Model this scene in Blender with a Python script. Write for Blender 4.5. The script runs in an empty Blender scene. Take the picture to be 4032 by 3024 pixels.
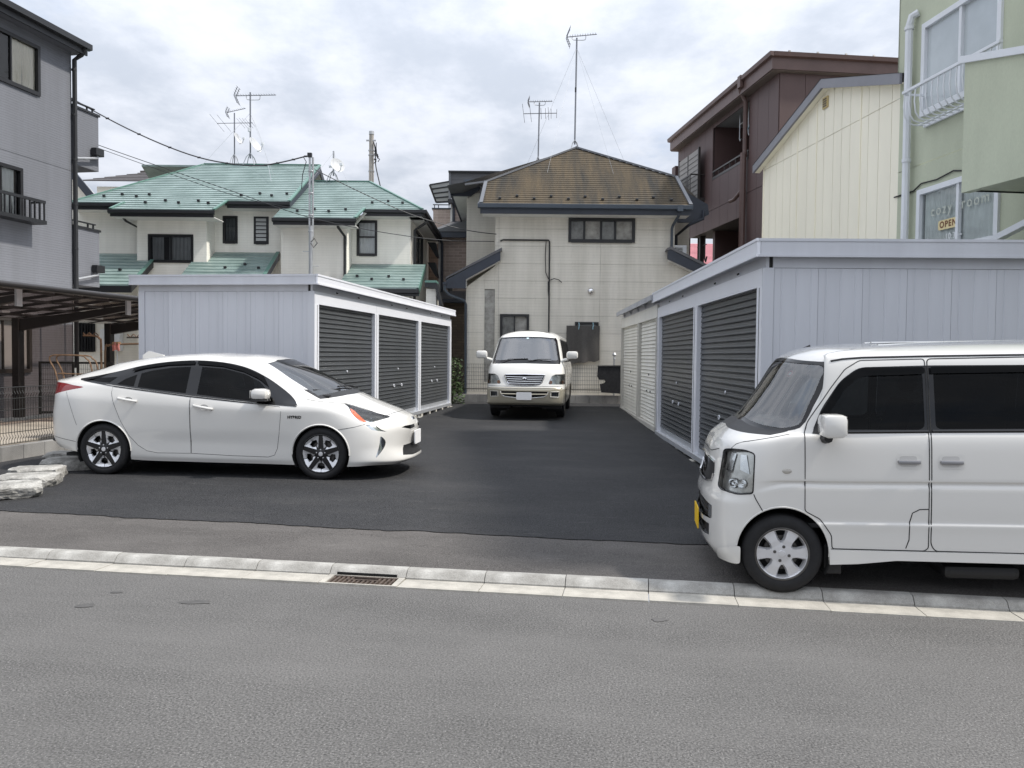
import bpy, bmesh, math, random
import numpy as np
from mathutils import Vector, Matrix
from mathutils.bvhtree import BVHTree
R = math.radians
rnd = random.Random(7)
scene = bpy.context.scene

# ------------------------------------------------------------------ camera
cam_data = bpy.data.cameras.new('camera'); cam = bpy.data.objects.new('camera', cam_data)
scene.collection.objects.link(cam); scene.camera = cam
cam_data.sensor_width = 36.0; cam_data.lens = 28.571; cam_data.clip_start = .05; cam_data.clip_end = 2000
PITCH = math.atan(112 / 3200.0); ROLL = .010
fwd = Vector((0, math.cos(PITCH), -math.sin(PITCH))); up0 = Vector((0, math.sin(PITCH), math.cos(PITCH))); r0 = Vector((1, 0, 0))
rgt = math.cos(ROLL) * r0 + math.sin(ROLL) * up0; upv = -math.sin(ROLL) * r0 + math.cos(ROLL) * up0
cm = Matrix.Identity(4)
for i in range(3):
    cm[i][0] = rgt[i]; cm[i][1] = upv[i]; cm[i][2] = -fwd[i]
cm.translation = (0, 0, 1.68)
cam.matrix_world = cm

# ------------------------------------------------------------------ sky and sun
SUN_EL, SUN_AZ = R(53), R(100)          # azimuth measured from +Y (view direction) towards +X (right)
world = bpy.data.worlds.new('World'); scene.world = world; world.use_nodes = True
nt = world.node_tree; nt.nodes.clear()
def wn(t, **k):
    n = nt.nodes.new(t)
    for a, b in k.items(): setattr(n, a, b)
    return n
sky = wn('ShaderNodeTexSky', sky_type='NISHITA', sun_disc=False, sun_elevation=SUN_EL, sun_rotation=SUN_AZ, air_density=1.0, dust_density=1.5)
tc = wn('ShaderNodeTexCoord'); sep = wn('ShaderNodeSeparateXYZ')
nt.links.new(tc.outputs['Generated'], sep.inputs[0])
def mth(op, a, b=None, c=None):
    n = wn('ShaderNodeMath', operation=op)
    for i, v in enumerate((a, b, c)):
        if v is None: continue
        if isinstance(v, (int, float)): n.inputs[i].default_value = v
        else: nt.links.new(v, n.inputs[i])
    return n.outputs[0]
zc = mth('MAXIMUM', sep.outputs[2], 0.0); den = mth('ADD', zc, .16)
px = mth('DIVIDE', sep.outputs[0], den); py = mth('DIVIDE', sep.outputs[1], den)
cmb = wn('ShaderNodeCombineXYZ'); nt.links.new(px, cmb.inputs[0]); nt.links.new(py, cmb.inputs[1])
def wnoise(scale, detail, rough, off):
    m = wn('ShaderNodeMapping'); m.inputs['Location'].default_value = off; m.inputs['Scale'].default_value = (1, .8, 1)
    nt.links.new(cmb.outputs[0], m.inputs[0])
    n = wn('ShaderNodeTexNoise'); n.inputs['Scale'].default_value = scale; n.inputs['Detail'].default_value = detail; n.inputs['Roughness'].default_value = rough
    nt.links.new(m.outputs[0], n.inputs['Vector']); return n.outputs['Fac']
def wramp(fac, p0, p1, c0=(0, 0, 0, 1), c1=(1, 1, 1, 1)):
    r = wn('ShaderNodeValToRGB'); e = r.color_ramp.elements
    e[0].position = p0; e[1].position = p1; e[0].color = c0; e[1].color = c1; r.color_ramp.interpolation = 'EASE'
    nt.links.new(fac, r.inputs[0]); return r.outputs['Color']
cover = wramp(wnoise(1.3, 6, .58, (3.1, 1.7, 0)), .28, .46)                   # how much of the blue is covered
shade = wramp(wnoise(2.9, 9, .60, (8.4, 5.2, 0)), .33, .66, (4.75, 5.2, 6.0, 1), (6.8, 7.1, 7.8, 1))   # grey bellies, white tops
blue = wn('ShaderNodeMix', data_type='RGBA', blend_type='MIX'); blue.inputs['Factor'].default_value = .72
nt.links.new(sky.outputs[0], blue.inputs['A']); blue.inputs['B'].default_value = (4.6, 5.5, 7.2, 1)
mx = wn('ShaderNodeMix', data_type='RGBA', blend_type='MIX')
nt.links.new(cover, mx.inputs['Factor']); nt.links.new(blue.outputs['Result'], mx.inputs['A']); nt.links.new(shade, mx.inputs['B'])
# an overcast sky brightens towards the zenith
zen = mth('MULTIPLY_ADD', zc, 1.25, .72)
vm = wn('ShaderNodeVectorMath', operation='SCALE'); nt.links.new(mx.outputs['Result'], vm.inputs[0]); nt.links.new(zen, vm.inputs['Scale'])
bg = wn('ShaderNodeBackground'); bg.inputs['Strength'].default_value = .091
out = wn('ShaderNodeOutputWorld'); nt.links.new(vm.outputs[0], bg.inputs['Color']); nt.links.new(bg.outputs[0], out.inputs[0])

sun_data = bpy.data.lights.new('sun', 'SUN'); sun_data.energy = 3.0; sun_data.angle = R(3); sun_data.color = (1, .95, .88)
sun = bpy.data.objects.new('sun', sun_data); scene.collection.objects.link(sun)
sdir = Vector((math.sin(SUN_AZ) * math.cos(SUN_EL), math.cos(SUN_AZ) * math.cos(SUN_EL), math.sin(SUN_EL)))
sun.rotation_euler = (-sdir).to_track_quat('-Z', 'Y').to_euler(); sun.location = (20, 20, 40)
vs = scene.view_settings
vs.view_transform = 'Standard'; vs.look = 'None'; vs.exposure = .52; vs.gamma = 1; vs.use_curve_mapping = False
scene.cycles.max_bounces = 8; scene.cycles.transparent_max_bounces = 24; scene.cycles.glossy_bounces = 4; scene.cycles.diffuse_bounces = 3

# ------------------------------------------------------------------ object helpers
col = scene.collection
def obj(name, V, F, mat=None, parent=None, smooth=False, off=None, normals=None):
    me = bpy.data.meshes.new(name); me.from_pydata([tuple(v) for v in V], [], [tuple(f) for f in F]); me.update()
    if mat is not None: me.materials.append(mat)
    if smooth: me.polygons.foreach_set('use_smooth', [True] * len(me.polygons))
    if normals is not None: me.normals_split_custom_set_from_vertices(normals)
    o = bpy.data.objects.new(name, me); col.objects.link(o)
    if parent is not None:
        o.parent = parent
        b = parent.get('_b')
        if b is not None: o.location = (-b[0], -b[1], -b[2])
    if off is not None: o.location = Vector(o.location) + Vector(off)
    return o
def inst(src, parent, off):
    o = src.copy(); col.objects.link(o); o.parent = parent; o.location = off; return o
def tag(o, label=None, cat=None, group=None, kind=None):
    if label: o['label'] = label
    if cat: o['category'] = cat
    if group: o['group'] = group
    if kind: o['kind'] = kind
    return o
def thing(name, label, cat, loc=(0, 0, 0), rotz=0, group=None, base=None, kind=None):
    """An Empty at the thing's base. Its frame has its origin at loc; base moves the empty inside that frame."""
    o = bpy.data.objects.new(name, None); col.objects.link(o); o.empty_display_size = .2
    c, s = math.cos(rotz), math.sin(rotz)
    b = base or (0, 0, 0)
    o.location = (loc[0] + c * b[0] - s * b[1], loc[1] + s * b[0] + c * b[1], loc[2] + b[2]); o.rotation_euler = (0, 0, rotz)
    if base: o['_b'] = b
    tag(o, label, cat, group, kind); return o
def sub(o, parent_part):
    """Make o a sub-part of parent_part (both built in the thing's frame)."""
    o.parent = parent_part; o.location = (0, 0, 0); return o

class MB:
    def __init__(s): s.V = []; s.F = []
    def add(s, V, F):
        n = len(s.V); s.V += [tuple(v) for v in V]; s.F += [tuple(i + n for i in f) for f in F]; return s
    def box(s, x0, x1, y0, y1, z0, z1):
        if x0 > x1: x0, x1 = x1, x0
        if y0 > y1: y0, y1 = y1, y0
        if z0 > z1: z0, z1 = z1, z0
        return s.add([(x0, y0, z0), (x1, y0, z0), (x1, y1, z0), (x0, y1, z0), (x0, y0, z1), (x1, y0, z1), (x1, y1, z1), (x0, y1, z1)],
                     [(0, 3, 2, 1), (4, 5, 6, 7), (0, 1, 5, 4), (1, 2, 6, 5), (2, 3, 7, 6), (3, 0, 4, 7)])
    def cbox(s, x0, x1, y0, y1, z0, z1, c=.01):
        """box with chamfered edges"""
        bm = bmesh.new()
        bmesh.ops.create_cube(bm, size=1, matrix=Matrix.Translation(((x0 + x1) / 2, (y0 + y1) / 2, (z0 + z1) / 2)) @ Matrix.Diagonal((abs(x1 - x0), abs(y1 - y0), abs(z1 - z0), 1)))
        bmesh.ops.bevel(bm, geom=bm.edges[:], offset=c, segments=2, affect='EDGES', profile=.5)
        s.bm(bm); return s
    def bm(s, bm):
        bm.verts.index_update(); s.add([v.co[:] for v in bm.verts], [[v.index for v in f.verts] for f in bm.faces]); bm.free(); return s
    def prism(s, poly, axis, d0, d1):
        """extrude a 2D polygon; axis 'y': poly=(x,z); 'x': poly=(y,z); 'z': poly=(x,y)"""
        def P(a, b, d): return {'y': (a, d, b), 'x': (d, a, b), 'z': (a, b, d)}[axis]
        n = len(poly); V = [P(a, b, d0) for a, b in poly] + [P(a, b, d1) for a, b in poly]
        F = [tuple(range(n)), tuple(range(2 * n - 1, n - 1, -1))] + [((i + 1) % n, i, n + i, n + (i + 1) % n) for i in range(n)]
        return s.add(V, F)
    def tube(s, pts, r, n=6, cap=True, r1=None):
        pts = [Vector(p) for p in pts]; m = len(pts); base = len(s.V); prev = None
        for i, p in enumerate(pts):
            d = (pts[min(i + 1, m - 1)] - pts[max(i - 1, 0)]).normalized()
            if prev is None:
                a = d.cross(Vector((0, 0, 1)))
                if a.length < .05: a = d.cross(Vector((1, 0, 0)))
                a.normalize()
            else:
                a = (prev - d * prev.dot(d)).normalized()
            prev = a; b = d.cross(a)
            rr = r if r1 is None else r + (r1 - r) * i / (m - 1)
            for k in range(n):
                t = 2 * math.pi * k / n; s.V.append(tuple(p + rr * (math.cos(t) * a + math.sin(t) * b)))
        for i in range(m - 1):
            for k in range(n):
                s.F.append((base + i * n + k, base + i * n + (k + 1) % n, base + (i + 1) * n + (k + 1) % n, base + (i + 1) * n + k))
        if cap:
            s.F.append(tuple(base + k for k in range(n - 1, -1, -1))); s.F.append(tuple(base + (m - 1) * n + k for k in range(n)))
        return s
    def bar(s, p0, p1, w, h):
        """rectangular bar between two points, w horizontal width, h vertical height"""
        p0, p1 = Vector(p0), Vector(p1); d = (p1 - p0).normalized(); a = d.cross(Vector((0, 0, 1)))
        if a.length < .05: a = Vector((1, 0, 0))
        a.normalize(); b = a.cross(d); V = []
        for p in (p0, p1):
            for sa, sb in ((-1, -1), (1, -1), (1, 1), (-1, 1)): V.append(p + a * (sa * w / 2) + b * (sb * h / 2))
        return s.add(V, [(3, 2, 1, 0), (4, 5, 6, 7), (0, 1, 5, 4), (1, 2, 6, 5), (2, 3, 7, 6), (3, 0, 4, 7)])
    def lathe(s, prof, axis='z', n=24, c=(0, 0, 0), close=False):
        """prof: (r, h) pairs turned about the axis"""
        base = len(s.V); m = len(prof)
        for r, h in prof:
            for k in range(n):
                t = 2 * math.pi * k / n; a, b = r * math.cos(t), r * math.sin(t)
                p = {'z': (a, b, h), 'y': (a, h, b), 'x': (h, a, b)}[axis]; s.V.append((p[0] + c[0], p[1] + c[1], p[2] + c[2]))
        for i in range(m - 1 + (1 if close else 0)):
            j = (i + 1) % m
            for k in range(n):
                s.F.append((base + i * n + k, base + i * n + (k + 1) % n, base + j * n + (k + 1) % n, base + j * n + k))
        return s
    def xf(s, M):
        s.V = [tuple(M @ Vector(v)) for v in s.V]; return s
    def obj(s, name, mat, parent=None, smooth=False, off=None):
        o = obj(name, s.V, s.F, mat, parent, False, off)
        bm = bmesh.new(); bm.from_mesh(o.data); bmesh.ops.recalc_face_normals(bm, faces=bm.faces); bm.to_mesh(o.data); bm.free()
        if smooth:
            o.data.polygons.foreach_set('use_smooth', [True] * len(o.data.polygons))
            if smooth != 'all': o.data.set_sharp_from_angle(angle=R(38))
        return o

def box(name, mat, parent, *d): return MB().box(*d).obj(name, mat, parent)

# ------------------------------------------------------------------ material helpers
def M(name, c, rough=.6, metal=0, spec=.5, var=.12, vs=2.0, c2=None, bump=0, bs=60, coat=0, stretch=(1, 1, 1), fine=0, fs=200, trans=0, alpha=1, emit=None):
    m = bpy.data.materials.new(name); m.use_nodes = True; t = m.node_tree; N = t.nodes; Lk = t.links
    b = N['Principled BSDF']
    b.inputs['Roughness'].default_value = rough; b.inputs['Metallic'].default_value = metal
    b.inputs['Specular IOR Level'].default_value = spec; b.inputs['Coat Weight'].default_value = coat; b.inputs['Coat Roughness'].default_value = .03
    b.inputs['Transmission Weight'].default_value = trans; b.inputs['Alpha'].default_value = alpha
    b.inputs['Base Color'].default_value = (*c, 1)
    if var or bump or fine or c2:
        co = N.new('ShaderNodeTexCoord'); mp = N.new('ShaderNodeMapping'); mp.inputs['Scale'].default_value = stretch
        Lk.new(co.outputs['Object'], mp.inputs[0])
    if var or c2:
        n = N.new('ShaderNodeTexNoise'); n.inputs['Scale'].default_value = vs; n.inputs['Detail'].default_value = 8; n.inputs['Roughness'].default_value = .62
        Lk.new(mp.outputs[0], n.inputs['Vector'])
        r = N.new('ShaderNodeValToRGB'); e = r.color_ramp.elements; e[0].position = .33; e[1].position = .68
        a = [max(0, x * (1 - var)) for x in c]; d = list(c2) if c2 else [min(1, x * (1 + var)) for x in c]
        e[0].color = (*a, 1); e[1].color = (*d, 1); Lk.new(n.outputs['Fac'], r.inputs[0]); last = r.outputs['Color']
        if fine:
            n2 = N.new('ShaderNodeTexNoise'); n2.inputs['Scale'].default_value = fs; n2.inputs['Detail'].default_value = 3; Lk.new(mp.outputs[0], n2.inputs['Vector'])
            r2 = N.new('ShaderNodeValToRGB'); f = r2.color_ramp.elements; f[0].position = .3; f[1].position = .7
            f[0].color = (1 - fine,) * 3 + (1,); f[1].color = (1 + fine,) * 3 + (1,); Lk.new(n2.outputs['Fac'], r2.inputs[0])
            mm = N.new('ShaderNodeMix'); mm.data_type = 'RGBA'; mm.blend_type = 'MULTIPLY'; mm.inputs['Factor'].default_value = 1
            Lk.new(last, mm.inputs['A']); Lk.new(r2.outputs['Color'], mm.inputs['B']); last = mm.outputs['Result']
        Lk.new(last, b.inputs['Base Color'])
    if bump:
        n3 = N.new('ShaderNodeTexNoise'); n3.inputs['Scale'].default_value = bs; n3.inputs['Detail'].default_value = 4; Lk.new(mp.outputs[0], n3.inputs['Vector'])
        bp = N.new('ShaderNodeBump'); bp.inputs['Strength'].default_value = bump; bp.inputs['Distance'].default_value = .01
        Lk.new(n3.outputs['Fac'], bp.inputs['Height']); Lk.new(bp.outputs['Normal'], b.inputs['Normal'])
    if emit: b.inputs['Emission Color'].default_value = (*c, 1); b.inputs['Emission Strength'].default_value = emit
    return m
def glass(name, tint, rough=.02, ior=1.5):
    """thin pane: tinted see-through plus a Fresnel reflection"""
    m = bpy.data.materials.new(name); m.use_nodes = True; t = m.node_tree; N = t.nodes; N.clear()
    o = N.new('ShaderNodeOutputMaterial'); tr = N.new('ShaderNodeBsdfTransparent'); tr.inputs[0].default_value = (*tint, 1)
    g = N.new('ShaderNodeBsdfGlossy'); g.inputs['Roughness'].default_value = rough
    f = N.new('ShaderNodeFresnel'); f.inputs['IOR'].default_value = ior; mx = N.new('ShaderNodeMixShader')
    t.links.new(f.outputs[0], mx.inputs[0]); t.links.new(tr.outputs[0], mx.inputs[1]); t.links.new(g.outputs[0], mx.inputs[2]); t.links.new(mx.outputs[0], o.inputs[0])
    return m
def wall_mat(name, c, bw=.6, bh=.1, mortar=.006, depth=.5, mcol=.8, var=.08, streak=.12, rough=.85, offset=.5, vertical=False, speck=0, plane='xz', c2=None, sqf=1.0):
    """siding: brick pattern relief in the wall plane + weather streaks"""
    m = bpy.data.materials.new(name); m.use_nodes = True; t = m.node_tree; N = t.nodes; Lk = t.links; b = N['Principled BSDF']
    b.inputs['Roughness'].default_value = rough; b.inputs['Specular IOR Level'].default_value = .3
    co = N.new('ShaderNodeTexCoord'); se = N.new('ShaderNodeSeparateXYZ'); Lk.new(co.outputs['Object'], se.inputs[0])
    ad = N.new('ShaderNodeMath'); ad.operation = 'ADD'; Lk.new(se.outputs[0], ad.inputs[0]); Lk.new(se.outputs[1], ad.inputs[1])
    cb = N.new('ShaderNodeCombineXYZ'); Lk.new(ad.outputs[0], cb.inputs[0]); Lk.new(se.outputs[2], cb.inputs[1])
    br = N.new('ShaderNodeTexBrick'); br.inputs['Scale'].default_value = 1; br.inputs['Mortar Size'].default_value = mortar; br.inputs['Mortar Smooth'].default_value = .3
    br.inputs['Brick Width'].default_value = bw; br.inputs['Row Height'].default_value = bh; br.offset = offset; br.squash = sqf; br.squash_frequency = 3
    br.inputs['Bias'].default_value = 0
    v = var
    br.inputs['Color1'].default_value = (*[x * (1 - v) for x in c], 1); br.inputs['Color2'].default_value = (*(c2 or [min(1, x * (1 + v)) for x in c]), 1); br.inputs['Mortar'].default_value = (*[x * mcol for x in c], 1)
    Lk.new(cb.outputs[0], br.inputs['Vector'])
    mp = N.new('ShaderNodeMapping'); mp.inputs['Scale'].default_value = (2.2, 2.2, .22); Lk.new(co.outputs['Object'], mp.inputs[0])
    n = N.new('ShaderNodeTexNoise'); n.inputs['Scale'].default_value = 1.3; n.inputs['Detail'].default_value = 7; n.inputs['Roughness'].default_value = .6; Lk.new(mp.outputs[0], n.inputs['Vector'])
    r = N.new('ShaderNodeValToRGB'); e = r.color_ramp.elements; e[0].position = .36; e[1].position = .62
    e[0].color = (1 - streak, 1 - streak, 1 - streak * 1.1, 1); e[1].color = (1.03, 1.03, 1.03, 1); Lk.new(n.outputs['Fac'], r.inputs[0])
    mm = N.new('ShaderNodeMix'); mm.data_type = 'RGBA'; mm.blend_type = 'MULTIPLY'; mm.inputs['Factor'].default_value = 1
    Lk.new(br.outputs['Color'], mm.inputs['A']); Lk.new(r.outputs['Color'], mm.inputs['B']); Lk.new(mm.outputs['Result'], b.inputs['Base Color'])
    iv = N.new('ShaderNodeMath'); iv.operation = 'SUBTRACT'; iv.inputs[0].default_value = 1; Lk.new(br.outputs['Fac'], iv.inputs[1])
    bp = N.new('ShaderNodeBump'); bp.inputs['Strength'].default_value = depth; bp.inputs['Distance'].default_value = .01
    Lk.new(iv.outputs[0], bp.inputs['Height']); Lk.new(bp.outputs['Normal'], b.inputs['Normal'])
    return m
def clip_band(poly, ax, lo, hi):
    """clip a 2D polygon to lo <= p[ax] <= hi"""
    for sgn, lim in ((1, lo), (-1, hi)):
        outp = []
        for i in range(len(poly)):
            a, b = poly[i - 1], poly[i]; da, db = sgn * (a[ax] - lim), sgn * (b[ax] - lim)
            if da >= 0: outp.append(a) if not outp or outp[-1] != a else None
            if da * db < 0:
                t = da / (da - db); outp.append((a[0] + t * (b[0] - a[0]), a[1] + t * (b[1] - a[1])))
        poly = outp
        if len(poly) < 3: return []
    res = []
    for p in poly:
        if not res or abs(p[0] - res[-1][0]) + abs(p[1] - res[-1][1]) > 1e-5: res.append(p)
    return res if len(res) > 2 else []
def smooth_poly(pts, n=5, closed=True):
    """Catmull-Rom through points"""
    m = len(pts); o = []
    rng = range(m) if closed else range(m - 1)
    for i in rng:
        g = (lambda k: pts[k % m]) if closed else (lambda k: pts[min(max(k, 0), m - 1)])
        p0, p1, p2, p3 = [np.array(g(i + k), float) for k in (-1, 0, 1, 2)]
        for j in range(n):
            t = j / n
            o.append(tuple(.5 * ((2 * p1) + (p2 - p0) * t + (2 * p0 - 5 * p1 + 4 * p2 - p3) * t * t + (3 * p1 - p0 - 3 * p2 + p3) * t ** 3)))
    if not closed: o.append(tuple(pts[-1]))
    return o
def round_poly(pts, r, n=4):
    """round the corners of a 2D polygon"""
    o = []; m = len(pts)
    for i in range(m):
        p = Vector(pts[i]); a = Vector(pts[i - 1]) - p; b = Vector(pts[(i + 1) % m]) - p
        rr = min(r, a.length * .45, b.length * .45); A = p + a.normalized() * rr; B = p + b.normalized() * rr
        for k in range(n + 1):
            t = k / n; q = (1 - t) ** 2 * A + 2 * t * (1 - t) * p + t * t * B; o.append((q[0], q[1]))
    return o
# ------------------------------------------------------------------ shared materials
def asphalt(name, c, c2, patch, patch_amt, speck=.35, dust=(.16, .155, .15), dust_lo=.60, dust_amt=.0, rough=.85, lanes=False, scuff=0):
    m = M(name, c, rough=rough, var=.10, vs=.9, c2=c2, bump=1.0, bs=95, fine=speck, fs=85, spec=.3)
    t = m.node_tree; N = t.nodes; b = N['Principled BSDF']; src = b.inputs['Base Color'].links[0].from_socket
    co = N['Texture Coordinate'] if 'Texture Coordinate' in N else [n for n in N if n.type == 'TEX_COORD'][0]
    # larger pale stones showing in the surface
    vo = N.new('ShaderNodeTexVoronoi'); vo.inputs['Scale'].default_value = 60; t.links.new(co.outputs['Object'], vo.inputs['Vector'])
    rs = N.new('ShaderNodeValToRGB'); e = rs.color_ramp.elements; e[0].position = .06; e[1].position = .20; e[0].color = (1, 1, 1, 1); e[1].color = (0, 0, 0, 1)
    t.links.new(vo.outputs['Distance'], rs.inputs[0])
    sc = N.new('ShaderNodeMath'); sc.operation = 'MULTIPLY'; sc.inputs[1].default_value = patch_amt
    t.links.new(rs.outputs['Color'], sc.inputs[0])
    mx = N.new('ShaderNodeMix'); mx.data_type = 'RGBA'; mx.inputs['B'].default_value = (*patch, 1)
    t.links.new(sc.outputs[0], mx.inputs['Factor']); t.links.new(src, mx.inputs['A'])
    last = mx.outputs['Result']
    if dust_amt:
        mp = N.new('ShaderNodeMapping'); mp.inputs['Scale'].default_value = (.10, .75, 1) if lanes else (.55, 1.6, 1); mp.inputs['Rotation'].default_value = (0, 0, 0 if lanes else .35); t.links.new(co.outputs['Object'], mp.inputs[0])
        n = N.new('ShaderNodeTexNoise'); n.inputs['Scale'].default_value = 1.1; n.inputs['Detail'].default_value = 9; n.inputs['Roughness'].default_value = .68; t.links.new(mp.outputs[0], n.inputs['Vector'])
        rd = N.new('ShaderNodeValToRGB'); f = rd.color_ramp.elements; f[0].position = dust_lo - .12; f[1].position = dust_lo + .14; f[0].color = (0, 0, 0, 1); f[1].color = (dust_amt,) * 3 + (1,)
        t.links.new(n.outputs['Fac'], rd.inputs[0])
        m2 = N.new('ShaderNodeMix'); m2.data_type = 'RGBA'; m2.inputs['B'].default_value = (*dust, 1)
        t.links.new(rd.outputs['Color'], m2.inputs['Factor']); t.links.new(last, m2.inputs['A']); last = m2.outputs['Result']
    if scuff:      # pale scrape marks and grit left by wheels and tools
        mp = N.new('ShaderNodeMapping'); mp.inputs['Scale'].default_value = (1.0, 5.0, 1); mp.inputs['Rotation'].default_value = (0, 0, -.15); t.links.new(co.outputs['Object'], mp.inputs[0])
        n = N.new('ShaderNodeTexNoise'); n.inputs['Scale'].default_value = 2.6; n.inputs['Detail'].default_value = 10; n.inputs['Roughness'].default_value = .75; t.links.new(mp.outputs[0], n.inputs['Vector'])
        rd = N.new('ShaderNodeValToRGB'); f = rd.color_ramp.elements; f[0].position = .60; f[1].position = .74; f[0].color = (0, 0, 0, 1); f[1].color = (scuff,) * 3 + (1,); t.links.new(n.outputs['Fac'], rd.inputs[0])
        m3 = N.new('ShaderNodeMix'); m3.data_type = 'RGBA'; m3.inputs['B'].default_value = (*[v * 1.5 for v in dust], 1); t.links.new(rd.outputs['Color'], m3.inputs['Factor']); t.links.new(last, m3.inputs['A']); last = m3.outputs['Result']
    t.links.new(last, b.inputs['Base Color'])
    return m
m_road = asphalt('road asphalt', (.112, .109, .105), (.132, .128, .123), (.40, .39, .375), .75, speck=.55, dust_amt=.5, dust=(.165, .160, .154), dust_lo=.54, lanes=True, scuff=.25)
m_lot = asphalt('new lot asphalt', (.027, .0272, .029), (.033, .0333, .035), (.075, .075, .075), .5, speck=.75, dust_amt=.28, dust=(.085, .082, .078), dust_lo=.60, rough=.78, scuff=.55)
m_apron = asphalt('worn apron asphalt', (.086, .080, .075), (.104, .096, .090), (.24, .23, .22), .35, speck=.4, dust_amt=.4, dust=(.18, .168, .158), dust_lo=.56, scuff=.4)
m_conc = M('kerb concrete', (.33, .316, .288), rough=.9, var=.30, vs=5.5, bump=.4, bs=90, fine=.15, fs=140, c2=(.44, .43, .40))
m_gut = M('gutter concrete', (.385, .365, .322), rough=.9, var=.26, vs=4.0, bump=.35, bs=110, fine=.12, fs=160)
m_block = M('block wall concrete', (.23, .225, .215), rough=.95, var=.35, vs=1.8, bump=.5, bs=70, fine=.15, fs=120, stretch=(1, 1, .5))
m_iron = M('rusty cast iron', (.10, .075, .06), rough=.8, var=.4, vs=18, bump=.4, bs=120, metal=.3)
m_black = M('void black', (.008, .008, .008), rough=.9, var=0)
m_yard = M('neighbour yard ground', (.34, .31, .27), rough=.95, var=.2, vs=.8, bump=.3, bs=30)

TH = R(8.7); T = Vector((math.cos(TH), -math.sin(TH), 0)); NN = Vector((math.sin(TH), math.cos(TH), 0))
ROTK = -TH                                                    # frame of the street: x along the kerb, y away from the road
LOTZ = [(5.99, .045), (8.0, .150), (8.9, .186), (10.7, .188), (13, .205), (16, .26), (20, .325), (24, .35), (60, .35), (900, .35)]
def lotz(n):
    for (a, za), (b, zb) in zip(LOTZ, LOTZ[1:]):
        if n <= b: return za + (zb - za) * (max(n, a) - a) / (b - a)
    return LOTZ[-1][1]
def gz(x, y): return lotz(Vector((x, y, 0)).dot(NN))
def sheet(name, s0, s1, prof, mat, dz=0.0, jit=None):
    V, F = [], []
    for n, z in prof: V += [(s0, n, z + dz), (s1, n, z + dz)]
    for i in range(len(prof) - 1): F.append((2 * i, 2 * i + 1, 2 * i + 3, 2 * i + 2))
    o = obj(name, V, F, mat); o.rotation_euler = (0, 0, ROTK); return tag(o, kind='structure')
sheet('road', -400, 400, [(-400, -.012), (5.635, -.012)], m_road)
sheet('ground', -700, 700, [(5.9, .0)] + LOTZ[1:], m_yard, -.03)
apr = sheet('apron', -60, 60, [(5.985, .045), (7.35, lotz(7.35))], m_apron)
# the dark new asphalt of the lot, its front edge a little ragged
def ragged_lot():
    S = np.arange(-8.35, 5.3, .07); V, F = [], []
    ns = [None] + [n for n in (8.0, 8.9, 10.7, 13, 16, 20, 23.0)]
    for i, s in enumerate(S):
        fe = 6.97 + .011 * max(0, -s) ** 1.25 + .012 * math.sin(s * 3.1) + .014 * math.sin(s * 9.7 + 1) * math.sin(s * 2.3) + rnd.uniform(-.014, .014)
        for n in ns:
            q = fe if n is None else n; V.append((s, q, lotz(q) + .007))
    k = len(ns)
    for i in range(len(S) - 1):
        for j in range(k - 1): F.append((i * k + j, (i + 1) * k + j, (i + 1) * k + j + 1, i * k + j + 1))
    o = obj('parking_lot', V, F, m_lot); o.rotation_euler = (0, 0, ROTK); tag(o, kind='structure')
ragged_lot()
# kerb of 600 mm stones with a gutter slab in front of each
kerb = thing('kerb', None, None, (0, 0, 0), ROTK, kind='structure')
prof = [(5.868, -.02), (5.868, .004), (5.885, .020), (5.905, .044), (5.928, .053), (5.986, .056), (5.986, -.02)]
st = MB().prism([(a, b) for a, b in prof], 'x', 0, .594).obj('kerb_stone', m_conc, kerb, smooth=True)
sl = MB().prism([(5.630, -.02), (5.630, .001), (5.866, -.006), (5.866, -.02)], 'x', 0, .594).obj('gutter_slab', m_gut, kerb)
S0 = -2.288 + .6 * -14
first = True
for i in range(46):
    s = S0 + .6 * i
    if abs(s + 2.288) < .01: grate_s = s
    if first: st.location = (s, 0, 0)
    else: o = inst(st, kerb, (s, rnd.uniform(-.002, .002), rnd.uniform(-.002, .002)))
    if abs(s + 2.288) > .01:
        if first: sl.location = (s, 0, 0)
        else: inst(sl, kerb, (s, 0, rnd.uniform(-.003, .002)))
    first = False
# storm drain let into the gutter
dr = thing('drain_grate', 'rusty iron storm drain grate set in the pale gutter', 'drain', (0, 0, 0), ROTK, base=(grate_s + .3, 5.75, 0))
MB().box(grate_s, grate_s + .594, 5.632, 5.650, -.02, .003).box(grate_s, grate_s + .594, 5.850, 5.866, -.02, .0015).box(grate_s, grate_s + .045, 5.65, 5.85, -.02, .002).box(grate_s + .55, grate_s + .594, 5.65, 5.85, -.02, .002).obj('surround', m_gut, dr)
b = MB().box(grate_s + .045, grate_s + .55, 5.65, 5.665, -.03, -.002).box(grate_s + .045, grate_s + .55, 5.835, 5.85, -.03, -.002)
for k in range(15):
    x = grate_s + .05 + k * .0355
    if 4 < k < 10: b.box(x, x + .016, 5.665, 5.76, -.03, -.004)
    else: b.box(x, x + .016, 5.665, 5.835, -.03, -.004)
b.obj('grate_bars', m_iron, dr)
MB().box(grate_s + .17, grate_s + .42, 5.76, 5.776, -.03, -.001).obj('opening_lip', m_iron, dr)
MB().box(grate_s + .045, grate_s + .55, 5.65, 5.866, -.09, -.05).obj('sump', m_black, dr)
MB().box(grate_s + .06, grate_s + .53, 5.860, 5.8675, -.01, .022).obj('side_inlet', m_black, dr)

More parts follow.
